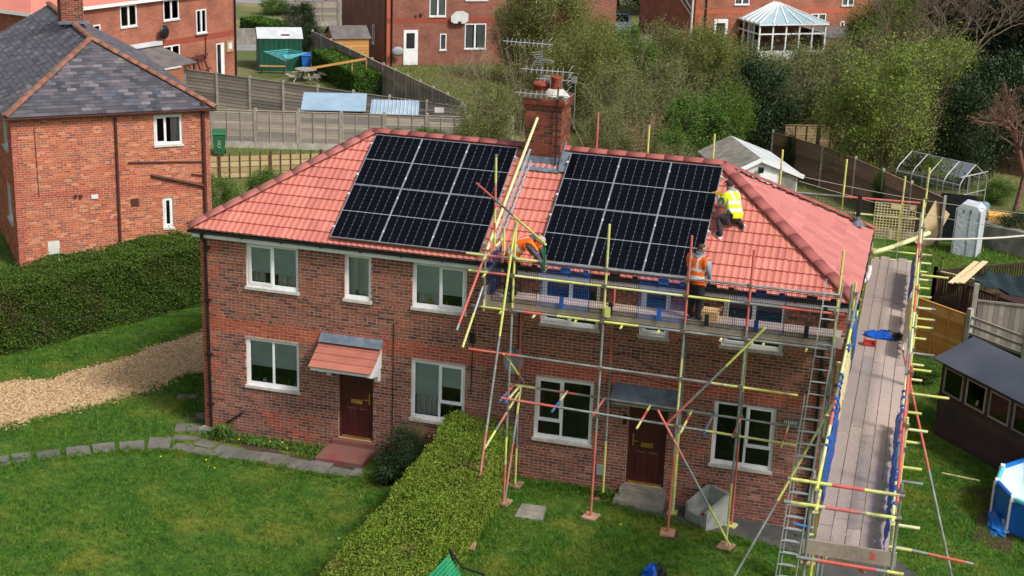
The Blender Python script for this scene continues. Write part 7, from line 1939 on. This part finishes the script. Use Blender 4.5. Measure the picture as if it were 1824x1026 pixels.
for k, x, y, R, h, nm, lab in [('b', -2.5, 38.0, 1.6, 4.6, 'bare_shrub', 'nearly bare pale-stemmed shrub left of the aerials'), ('s', 6.7, 33.4, 1.8, 4.0, 'leafy_shrub', 'fresh green bush above the right end of the solar panels'), ('d', 5.1, 30.4, 1.5, 3.3, 'dry_shrub', 'tan dried shrub behind the ridge above the solar panels'),
     ('e', 8.6, 36.6, 1.7, 4.8, 'dark_shrub', 'dark shaded shrub left of the pale tan fence'), ('e', 9.6, 37.9, 1.5, 4.2, 'dark_shrub', 'dark shrub at the left end of the pale tan fence'), ('s', 6.0, 30.6, 1.2, 2.7, 'leafy_shrub', 'low green bush behind the ridge near the garage roof'), ('d', 6.6, 29.4, 1.1, 2.2, 'dry_shrub', 'low tan dried bush left of the garage roof'),
     ('p', 14.6, 33.6, 2.9, 6.6, 'spring_tree', 'wide grey-twigged tree in fresh leaf behind the brown fence'), ('p', 13.6, 32.9, 1.7, 4.2, 'spring_tree', 'small leafy tree left of the greenhouse'), ('p', 16.4, 38.2, 2.4, 6.6, 'spring_tree', 'bright yellow-green tree right of the widest leafy tree'), ('p', 14.8, 47.0, 2.4, 6.8, 'spring_tree', 'leafy tree below the lean-to roof of the far house'), ('p', 17.6, 39.6, 1.6, 5.6, 'spring_tree', 'slim yellow-green tree beside the dark holly'),
     ('e', 18.3, 35.2, 1.5, 4.9, 'holly_tree', 'dark glossy evergreen tree behind the greenhouse'), ('e', 19.2, 39.2, 1.9, 6.0, 'holly_tree', 'taller dark evergreen tree behind the glossy one'), ('e', 22.0, 41.0, 2.4, 6.5, 'holly_tree', 'dark evergreen tree at the right edge above the reddish bare tree'),
     ('c', 17.6, 55.0, 3.4, 12.0, 'conifer', 'dark conifer behind the bare brown tree'), ('c', 20.4, 52.0, 3.6, 13.0, 'conifer', 'tall dark conifer in the top right corner'), ('c', 23.4, 49.5, 3.4, 12.0, 'conifer', 'dark conifer at the right edge of the trees'), ('c', 19.6, 60.0, 3.6, 12.0, 'conifer', 'conifer showing between the two tallest dark ones'), ('c', 15.4, 66.0, 3.2, 11.0, 'conifer', 'far dark conifer at the corner of the orange house'), ('c', 24.5, 56.0, 4.0, 13.0, 'conifer', 'rearmost conifer at the right edge'),
     ('s', -3.1, 31.6, .95, 1.9, 'leafy_shrub', 'green shrub at the foot of the fence just left of the ridge shrubs'), ('s', -5.0, 31.7, 1.0, 1.5, 'leafy_shrub', 'bright green bush over the left end of the ridge'), ('s', -6.6, 31.3, .8, 1.3, 'leafy_shrub', 'low green bush on the fence above the left hip'),
     ('s', -8.4, 17.4, .95, 2.2, 'leafy_shrub', 'green garden bush at the right corner of the slate-roofed house'), ('s', -7.9, 20.6, .9, 1.7, 'leafy_shrub', 'green bush in front of the low brown fence'), ('s', -7.6, 14.6, .7, 2.3, 'leafy_shrub', 'climbing green shrub on the neighbour wall above the hedge end'), ('s', -6.6, 23.6, .8, 1.3, 'leafy_shrub', 'small green bush right of the low brown fence'),
     ('e', -21.2, 54.6, 1.1, 2.4, 'dark_shrub', 'dark bush behind the green metal shed'), ('e', -24.2, 61.2, 1.3, 2.6, 'dark_shrub', 'dark bush right of the small rounded hedge'), ('e', -5.6, 88.0, 3.0, 7.0, 'dark_shrub', 'dark tree behind the silver-blue parked car'), ('e', -9.5, 92.0, 3.5, 8.0, 'dark_shrub', 'far dark tree left of the parked car'), ('s', -31, 72.5, 1.4, 1.4, 'leafy_shrub', 'low bush on the distant verge by the lamp post'),
     ('e', 20.2, 25.9, 1.0, 1.5, 'ivy', 'dark ivy heaped over the low pale wall'), ('e', 21.3, 25.0, .9, 1.6, 'ivy', 'dark ivy at the right end of the low pale wall'), ('s', 19.6, 33.0, .8, 1.2, 'leafy_shrub', 'small green bush beside the planter box'), ('s', 15.0, 29.35, .42, 2.1, 'climber', 'yellow-green climber on a post of the brown fence'), ('e', 14.96, 29.3, .35, 1.5, 'climber', 'dark ivy below the yellow-green climber'), ('e', 10.8, 34.2, .4, 1.9, 'climber', 'dark ivy on a post of the brown fence beside the garage'),
     ('s', 17.2, 10.6, .65, .8, 'leafy_shrub', 'low garden bush at the foot of the orange fence panel'), ('s', 18.0, 9.3, .5, .6, 'leafy_shrub', 'small weeds beside the dark shed gable'), ('e', 5.45, -0.75, .55, 1.15, 'dark_shrub', 'dark shrub under the front window beside the red step'), ('e', 6.05, -1.15, .55, .8, 'dark_shrub', 'low dark shrub between the red step and the clipped hedge'), ('b', 5.6, -0.35, .4, 1.35, 'bare_shrub', 'thin straggly climber on the brick wall beside the red step'),
     ('e', 12.5, 55.0, 2.0, 3.0, 'dark_shrub', 'dark bush beside the conservatory wall'), ('e', 9.4, 62.0, 1.8, 1.6, 'dark_shrub', 'dark bush at the foot of the conservatory'), ('w', 3.0, 60.0, 2.0, 2.8, 'willow_shrub', 'far olive shrub below the orange house corner'), ('w', -2.5, 57.5, 1.8, 2.0, 'willow_shrub', 'far olive shrub below the parked car')]:
    plant(k, x, y, R, h, nm, lab, 'tree' if nm in ('spring_tree', 'holly_tree', 'conifer') else 'shrub')
# bare trees with real branching
def bare_tree(label, x, y, h, seed, bark, lean=0.0, depth=5, r0=.14):
    r = random.Random(seed); mb = MB()
    def grow(p, d, L, rad, k):
        q = p + d * L; mb.tube(p, q, rad, 6 if rad > .03 else 4, 0, rad * .72, caps=False)
        if k == 0: return
        for i in range(3 if k > 2 else 4):
            nd = (d + Vector((r.gauss(0, .5), r.gauss(0, .5), r.gauss(.08, .32)))).normalized()
            grow(q, nd, L * r.uniform(.62, .85), rad * .62, k - 1)
    t = thing('bare_tree', label, 'tree', (x, y, gz(x, y)))
    grow(Vector((0, 0, 0)), Vector((lean, 0, 1)).normalized(), h * .28, r0, depth)
    me = bpy.data.meshes.new('trunk'); me.from_pydata(mb.v, [], mb.f); me.materials.append(M[bark]); o = bpy.data.objects.new('trunk', me); COL.objects.link(o); o.parent = t
    rg = np.random.default_rng(seed); vv = np.array(mb.v); pick = vv[vv[:, 2] > h * .35]
    pts = pick[rg.integers(0, len(pick), 500)] + rg.normal(size=(500, 3)) * .12
    quads_mesh('crown', leaf_quads(rg, pts, .05, .4), 'dry_leaf', t)
bare_tree('leafless brown tree with spreading branches before the dark conifers', 18.0, 45.5, 9.0, 3, 'bark', depth=6)
bare_tree('reddish leafless tree at the right edge of the far garden', 20.3, 31.5, 6.0, 5, 'bark_red', .1, 5, .13)
bare_tree('leafless grey tree rising behind the widest leafy tree', 15.2, 41.5, 7.5, 8, 'bark', depth=6)
bare_tree('slim leafless sapling left of the aerials', -3.4, 34.6, 5.0, 11, 'bark_pale', depth=5, r0=.05)
bare_tree('slim leafless tree in front of the dark conifers at the top right', 15.8, 49.5, 9.5, 14, 'bark', depth=6)

# ------------------------------------------------------------------ paths, gravel, slabs
def in_poly(px, py, poly):
    c = np.zeros(len(px), bool); n = len(poly)
    for i in range(n):
        x0, y0 = poly[i]; x1, y1 = poly[(i + 1) % n]
        k = ((y0 > py) != (y1 > py)) & (px < (x1 - x0) * (py - y0) / (y1 - y0 + 1e-12) + x0); c ^= k
    return c
GP = [(-12, -2.9), (-8.5, -2.9), (-6.4, -2.7), (-5.21, -2.34), (-4.66, -1.76), (-4.2, -.9), (-3.99, -.59), (-3.4, .1), (-3.19, .43), (-2.8, 1.3), (-2.38, 2.13), (-2.3, 2.8), (-1.91, 3.48), (-.6, 5.5), (-.1, 9.0), (-2.4, 9.4), (-3.3, 6.9), (-3.77, 5.58), (-4.2, 4.7), (-4.25, 4.0), (-4.71, 3.0), (-5.2, 2.3), (-5.33, 1.53), (-6.1, 1.3), (-6.46, .92), (-7.4, .6), (-9, .3), (-12, .2)]
poly_sheet('gravel_drive', GP, 'gravel', .006)
gx, gy = RG.uniform(-9, 0, 90000), RG.uniform(-3, 9.5, 90000)
kk = in_poly(gx + RG.normal(size=90000) * .12, gy + RG.normal(size=90000) * .12, GP)
gx, gy = gx[kk][:24000], gy[kk][:24000]
n = len(gx); s = RG.uniform(.014, .034, n); th = RG.uniform(0, 6.28, n)
c0 = np.stack([gx, gy, np.full(n, .008)], 1)
def off(dx, dy, dz): return c0 + np.stack([s * (dx * np.cos(th) - dy * np.sin(th)), s * (dx * np.sin(th) + dy * np.cos(th)), s * dz * .9], 1)
a_, b_, c_, d_, t_ = off(-1, -.7, 0), off(1, -.6, 0), off(.8, .8, 0), off(-.9, .7, 0), off(.1, .05, .9)
tri = np.concatenate([np.stack([a_, b_, t_], 1), np.stack([b_, c_, t_], 1), np.stack([c_, d_, t_], 1), np.stack([d_, a_, t_], 1)])
order = np.arange(4 * n).reshape(4, n).T.reshape(-1)
# four faces of a stone share corners so each stone is one island
V = np.stack([a_, b_, c_, d_, t_], 1).reshape(-1, 3); F = (np.arange(n)[:, None, None] * 5 + np.array([[0, 1, 4], [1, 2, 4], [2, 3, 4], [3, 0, 4]])[None]).reshape(-1, 3)
me = bpy.data.meshes.new('gravel_stones'); me.vertices.add(len(V)); me.loops.add(len(F) * 3); me.polygons.add(len(F)); me.vertices.foreach_set('co', V.reshape(-1).astype(np.float32)); me.loops.foreach_set('vertex_index', F.reshape(-1).astype(np.int32)); me.polygons.foreach_set('loop_start', np.arange(0, len(F) * 3, 3, dtype=np.int32)); me.update(calc_edges=True); me.materials.append(M['gravel_stone'])
o = bpy.data.objects.new('gravel_stones', me); COL.objects.link(o); o['kind'] = 'stuff'; o['label'] = 'loose golden gravel on the drive left of the house'; o['category'] = 'gravel'

path = poly_sheet('garden_path', [(2.2, -1.16), (5.0, -1.42), (5.02, -1.0), (3.3, -.72), (1.0, -.50)], 'soil', .005)
slabs = [(-3.98, -3.75, .52, .52, .75), (-3.55, -3.40, .40, .5, .75), (-3.20, -3.06, .40, .50, .72), (-2.69, -2.68, .52, .50, .70), (-2.18, -2.29, .50, .50, .68), (-1.72, -1.90, .48, .50, .6), (-1.17, -1.55, .54, .50, .5), (-.62, -1.20, .52, .62, .4), (.02, -1.24, .46, .36, .05), (.50, -1.30, .44, .34, -.1),
         (.42, -.86, .46, .34, -.15), (-.16, -.70, .60, .26, .2), (-.42, -.12, .62, .52, .35), (-.56, .62, .56, .46, .5), (-1.42, 1.72, .46, .30, .3),
         (1.06, -1.12, .56, .62, -.10), (1.66, -1.12, .58, .60, -.06), (2.28, -1.10, .58, .58, -.08), (2.92, -1.16, .58, .54, -.08), (3.52, -1.28, .52, .36, .0), (3.52, -.98, .5, .24, .0), (4.06, -1.24, .50, .40, -.05), (4.52, -1.12, .36, .44, -.08)]
rp = random.Random(2)
for x, y, w, d, a in slabs:
    w *= 1.1; d *= 1.06; b = MB(); pts = []
    for (sx, sy) in ((-1, -1), (1, -1), (1, 1), (-1, 1)):
        u, v = sx * w / 2 * rp.uniform(.88, 1.04), sy * d / 2 * rp.uniform(.86, 1.04); pts.append((x + u * math.cos(a) - v * math.sin(a), y + u * math.sin(a) + v * math.cos(a), -.02))
    b.prism(pts, (0, 0, .045 + rp.uniform(0, .012))); b.build('paving_slab', 'paving', path)
tmp = MB(); q = [(8.58, -2.11), (9.22, -2.07), (9.12, -1.38), (8.56, -1.42)]
tmp.prism([(x, y, -.02) for x, y in q], (0, 0, .055)); tag(tmp.build('stone_slab', 'concrete'), 'single square stone slab set in the right-hand lawn', 'slab')
poly_sheet('front_path', [(10.2, -.72), (10.35, -.02), (15.15, -.02), (15.3, -1.25), (14.2, -1.05), (13.3, -.95), (12.0, -.9)], 'tarmac', .006, sub=3)
poly_sheet('side_path', [(15.2, -2.2), (15.2, .6), (16.3, -.2), (17.0, -1.0), (17.7, -1.9), (18.6, -4.0), (16.0, -5.0)], 'tarmac', .009, sub=3)
poly_sheet('flower_bed', [(0.0, -.02), (3.4, -.02), (3.3, -.5), (1.6, -.62), (0.4, -.6)], 'soil', .004)
poly_sheet('bare_earth', [(18.0, 3.35), (18.9, 3.2), (19.0, 3.6), (18.4, 3.8)], 'soil', .006)
poly_sheet('worn_ground', [(18.4, .8), (19.2, .4), (19.5, 3.2), (18.7, 3.9)], 'soil', .005)

# ------------------------------------------------------------------ garden things in front
# moulded tub chair
tc = thing('tub_chair', 'pale grey moulded tub chair standing by the right front door', 'chair', (12.66, -.62, gz(12.66, -.6)), RAD(-38))
b = MB()
o_ = [(-.42, -.40), (.42, -.40), (.46, .42), (-.46, .42)]
b.prism([(-.40, -.42, 0), (.40, -.42, 0), (.44, .40, 0), (-.44, .40, 0)], (0, 0, .30)); seat = b.build('seat', 'rattan', tc)
for s in (-1, 1):
    b = MB(); b.prism([(s * .44, -.44, 0), (s * .44, .44, 0), (s * .44, .50, .80), (s * .44, .34, .84), (s * .44, -.34, .56), (s * .44, -.44, .50)], (-s * .09, 0, 0)); b.build('arm', 'rattan', tc)
b = MB(); b.prism([(-.35, .34, .29), (-.35, .44, .29), (-.35, .54, .82), (-.35, .42, .84)], (.70, 0, 0)); b.build('backrest', 'rattan', tc)
b = MB(); b.box(.02, .16, -.28, -.2, .302, .33); b.build('red_label', 'red_plastic', tc)
tc.scale = (.78, .78, .86); tc.location.x -= .04; tc.location.y += .08
# green slatted bench at the lower edge
bn = thing('slatted_bench', 'green slatted bench cut by the bottom edge beside the clipped hedge', 'bench', (8.68, -6.6, 0), RAD(84))
for k in range(7):
    b = MB(); b.obox((0, .25 + .03 * k, .50 + .07 * k), (.75 - .03 * k, 0, 0), (0, .012, 0), (0, 0, .03)); b.build('back_slat', 'bench_green', bn)
for k in range(5): b = MB(); b.box(-.75, .75, -.25 + k * .09, -.18 + k * .09, .42, .45); b.build('seat_slat', 'bench_green', bn)
for s in (-1, 1):
    b = MB(); b.path([(s * .70, -.25, 0), (s * .72, -.25, .62), (s * .72, .2, .66), (s * .70, .48, 1.02)], .022, 8); b.path([(s * .70, .2, 0), (s * .70, .27, .5), (s * .70, .48, 1.0)], .022, 8); b.path([(s * .72, -.2, .35), (s * .72, .0, .2), (s * .72, .2, .4)], .014, 6); b.build('bench_end', 'mesh_black', bn)
blob_cloth('blue_jacket', 'crumpled bright blue and black jacket on the grass at the bottom edge', 'jacket', (12.02, -3.62, gz(12, -3.6)), .26, .26, .30, ['tarp_blue', 'mesh_black'], 8)
# spiky clump and dandelions along the wall
def blades(name, label, x, y, n, L, spread, mat, seed):
    rg = np.random.default_rng(seed); a = rg.uniform(0, 6.28, n); l = L * rg.uniform(.5, 1, n); sp = spread * rg.uniform(.4, 1, n)
    bx = x + rg.normal(size=n) * .07; by = y + rg.normal(size=n) * .05
    p0 = np.stack([bx, by, np.full(n, gz(x, y))], 1); d = np.stack([np.cos(a), np.sin(a), np.zeros(n)], 1); sd = np.stack([-np.sin(a), np.cos(a), np.zeros(n)], 1) * .016
    m = p0 + d * (sp * .5)[:, None] + np.array([[0, 0, 1]]) * (l * .8)[:, None]; e = p0 + d * sp[:, None] + np.array([[0, 0, 1]]) * (l * .75)[:, None]
    q = np.concatenate([np.stack([p0 - sd, p0 + sd, m + sd, m - sd], 1), np.stack([m - sd, m + sd, e, e], 1)[:, :4]])
    return tag(quads_mesh(name, q, mat), label, 'plant')
blades('spiky_plant', 'spiky green clump at the foot of the front wall by the black waste pipe', .62, -.33, 140, .42, .38, 'shrub_leaf', 1)
blades('spiky_plant', 'dark strappy clump beside the clipped hedge below the front window', 5.35, -1.45, 220, .5, .5, 'evergreen_leaf', 2)
blades('spiky_plant', 'low weeds beside the right door step', 10.3, -.45, 90, .3, .3, 'shrub_leaf', 3)
rg = np.random.default_rng(8)
bp_ = np.stack([rg.uniform(0.1, 3.4, 2600), -.06 - rg.uniform(0, .5, 2600), rg.uniform(.01, .10, 2600)], 1)
o = quads_mesh('ground_weeds', leaf_quads(rg, bp_, .035, .5), 'shrub_leaf', None, 'stuff'); o['label'] = 'low weeds growing along the foot of the front wall'; o['category'] = 'weeds'
for x, y, lab in [(1.15, -.5, 'yellow dandelion in the wall border nearest the spiky green clump'), (1.9, -.35, 'yellow dandelion in the wall border left of the other border flowers'), (2.2, -.30, 'yellow dandelion close against the front wall'), (2.45, -.58, 'yellow dandelion at the edge of the paved path'), (-.12, -2.05, 'leftmost yellow dandelion on the left lawn'), (.95, -1.85, 'yellow dandelion on the left lawn near the path'), (1.35, -2.2, 'yellow dandelion on the left lawn farthest from the path'), (10.9, -1.75, 'yellow dandelion on the right lawn before the door step')]:
    b = MB(); b.tube((x, y, gz(x, y)), (x, y, gz(x, y) + .09), .006, 5); b.lathe([(0, .09), (.018, .095), (.022, .105), (.012, .115), (0, .115)], (x, y, gz(x, y)), 9, 1)
    tag(b.build('dandelion', ['green_plastic', 'flower_yellow']), lab, 'flower', 'dandelions in the front garden')
b = MB(); b.obox((-2.62, 6.1, .16), (.16, .05, 0), (-.05, .13, 0), (0, 0, .16)); b.obox((-2.62, 6.1, .36), (.10, .03, 0), (-.03, .09, 0), (0, 0, .04)); tag(b.build('terracotta_pot', 'chimney_pot'), 'terracotta pot lying at the foot of the left hedge', 'pot')

# ------------------------------------------------------------------ aerials on the chimney
def aerial(label, base, hgt, boom, n, blen, lean=(0, 0), el=.15):
    t = thing('television_aerial', label, 'aerial', base, world=True, group='television aerials on the chimney'); b0 = Vector(base); top = b0 + Vector((lean[0], lean[1], hgt))
    b = MB(); b.tube(b0, top, .018, 6); b.build('mast', 'grey_metal', t)
    d = Vector(boom).normalized(); sd = d.cross(Vector((0, 0, 1))).normalized()
    b = MB(); b.tube(top - d * .25, top + d * blen, .012, 6); b.build('boom', 'aluminium', t)
    for k in range(n):
        q = top + d * (blen * k / n); b = MB(); b.tube(q - Vector((0, 0, el * .5)) - sd * el * .4, q + Vector((0, 0, el * .5)) + sd * el * .4, .005, 5); b.build('element', 'aluminium', t)
    for z in (-1, 1):
        b = MB(); [b.tube(top - d * (.16 + .03 * q) - sd * .16 + Vector((0, 0, (.05 + .05 * q) * z)), top - d * (.16 + .03 * q) + sd * .16 + Vector((0, 0, (.05 + .05 * q) * z)), .006, 5) for q in range(3)]; b.build('reflector', 'aluminium', t)
ztp = chz1 + .25
aerial('tallest aerial on the left rear corner of the chimney', (7.36, 3.40, ztp - .3), 1.42, (-1, -.1, .02), 9, .95)
aerial('short aerial halfway up the tallest aerial mast on the chimney', (7.40, 3.42, ztp - .3), 1.05, (.9, -.5, 0), 5, .35)
aerial('middle-height aerial on the right of the chimney', (7.98, 3.06, ztp - .6), 1.15, (-1, -.1, .02), 8, 1.0)
aerial('lower aerial just above the round chimney pot', (7.96, 3.02, ztp - .7), 1.06, (-1, -.05, .0), 6, .6)
aerial('lowest aerial lying level with the chimney top', (8.02, 2.50, ztp - 1.7), 1.78, (-1, 0, 0), 8, 1.05)
b = MB(); b.tube((8.02, 2.5, 6.95), (8.02, 2.5, ztp + .3), .018, 6); b.build('lower_mast', 'black_plastic', bpy.data.objects['television_aerial.004'])
b = MB(); b.tube((8.24, 3.3, 7.7), (8.24, 3.3, 8.95), .016, 6); b.obox((8.22, 3.3, 8.88), (.05, .02, 0), (0, .02, 0), (0, 0, .08)); tag(b.build('aerial_mast', 'grey_metal'), 'thin dark mast with small box on the right of the chimney', 'mast')
b = MB(); b.path([(8.1, 3.5, 7.9), (8.35, 5.5, 6.2)], .014, 6); tag(b.build('stay_wire', 'bark_pale'), 'thin stay pole sloping down behind the right of the chimney', 'pole')

# ------------------------------------------------------------------ grass
def grass(name, label, xs, ys, n, hgt, mat, seed, avoid):
    rg = np.random.default_rng(seed); x, y = rg.uniform(*xs, n), rg.uniform(*ys, n)
    ok = np.ones(n, bool)
    for poly in avoid: ok &= ~in_poly(x, y, poly)
    x, y = x[ok], y[ok]; n = len(x)
    z = np.array([gz(a, b) for a, b in zip(x, y)])
    a = rg.uniform(0, 6.28, n); h = hgt * rg.uniform(.5, 1.15, n) * (1 + .45 * np.sin(x * 2.3 + 1.5 * np.sin(y * 1.7)) * np.cos(y * 2.6 + np.sin(x * 3.1))); w = rg.uniform(.006, .013, n)
    p = np.stack([x, y, z], 1); sd = np.stack([np.cos(a), np.sin(a), np.zeros(n)], 1) * w[:, None]; ln = rg.normal(size=(n, 3)) * .6; ln[:, 2] = 1
    o = quads_mesh(name, np.stack([p - sd, p + sd, p + ln * h[:, None]], 1), mat, None, 'stuff'); o['label'] = label; o['category'] = 'grass'
rt_ = random.Random(31)
FEET = [(8.15, -1.5), (10.17, -1.5), (11.91, -1.5), (13.2, -1.55), (8.05, -3.67), (14.7, -2.6), (10.22, -.6)]
def ragged(cx, cy, r0): return [(cx + r0 * rt_.uniform(.55, 1.2) * math.cos(k * .7), cy + r0 * rt_.uniform(.55, 1.2) * math.sin(k * .7)) for k in range(9)]
WORN = [ragged(x, y, .24) for x, y in FEET]
for i, w_ in enumerate(WORN): poly_sheet('worn_earth', w_, 'soil', .003 + .0007 * i, sub=1)
box = lambda a, b, c, d: [(a, c), (b, c), (b, d), (a, d)]
HOUSE = box(-.05, 15.25, -.02, 6.1)
AV = [GP, HOUSE, box(.6, 4.8, -1.5, -.5), [(10.2, -.75), (10.2, 0), (15.3, 0), (15.3, -1.3), (13.3, -.98)], [(15.2, -2.2), (15.2, .6), (16.3, -.2), (17.0, -1.0), (17.7, -1.9), (18.6, -4.0), (16.0, -5.0)], q]
for x, y, w, d, a in slabs: AV.append([(x + sx * w * .45 * math.cos(a) - sy * d * .45 * math.sin(a), y + sx * w * .45 * math.sin(a) + sy * d * .45 * math.cos(a)) for sx, sy in ((-1, -1), (1, -1), (1, 1), (-1, 1))])
def tufts(name, label, line_pts, n, seed, hgt=.13, wid=.12):
    rg = np.random.default_rng(seed); P = np.array(line_pts, float); k = rg.integers(0, len(P) - 1, n); t = rg.uniform(0, 1, n)[:, None]
    c = P[k] * (1 - t) + P[k + 1] * t + rg.normal(size=(n, 2)) * wid; c = np.repeat(c, 12, axis=0) + rg.normal(size=(n * 12, 2)) * .025; m = len(c)
    z = np.array([gz(a, b) for a, b in c]); a = rg.uniform(0, 6.28, m); p = np.column_stack([c, z]); sd = np.stack([np.cos(a), np.sin(a), np.zeros(m)], 1) * .007; ln = rg.normal(size=(m, 3)) * .45; ln[:, 2] = 1
    o = quads_mesh(name, np.stack([p - sd, p + sd, p + ln * (hgt * rg.uniform(.4, 1.1, m))[:, None]], 1), 'grass_blade', None, 'stuff'); o['label'] = label; o['category'] = 'grass'
tufts('grass_tufts', 'longer grass along the path edges and gravel', [(-4.2, -4.0), (-2.7, -3.0), (-1.2, -1.9), (.2, -1.55), (2.3, -1.5), (4.8, -1.6), (4.8, -.9), (-.2, -.2), (-1.2, 1.2), (-2.0, 3.3), (-3.2, .4), (-4.7, -1.9)], 900, 1)
tufts('grass_tufts', 'longer grass along the foot of the centre hedge and right wall', [(6.5, -.6), (6.6, -3.6), (6.55, -7.5), (8.2, -7.5), (8.2, -3.6), (8.05, -.4), (10.2, -.2), (10.4, -.8), (13.2, -1.05), (15.2, -1.4)], 900, 2)
tufts('grass_tufts', 'scattered longer tufts over both front lawns', [(-4, -6), (5, -3), (-3, -8), (5.5, -7), (9, -4), (14, -3), (10, -6), (18, 1), (17.5, 5)], 1100, 3, .10, 1.1)
AV += WORN
grass('lawn_grass', 'short green grass of the left front lawn', (-7.5, 7.2), (-9.5, 8.0), 210000, .06, 'grass_blade', 1, AV)
grass('lawn_grass', 'short green grass of the right front lawn and side garden', (7.8, 20.5), (-6.5, 9.0), 210000, .06, 'grass_blade', 2, AV)
grass('lawn_grass', 'green grass of the far right garden by the mini greenhouse', (15.5, 21.5), (9.0, 30.0), 80000, .07, 'grass_blade', 5, [])
grass('rough_grass', 'rough grass of the gardens behind the house', (-16, 22), (10, 48), 60000, .22, 'rough_grass', 3, [])
grass('rough_grass', 'dry rough grass behind the diagonal fence', (-15, 0), (37, 58), 30000, .3, 'rough_grass', 4, [])
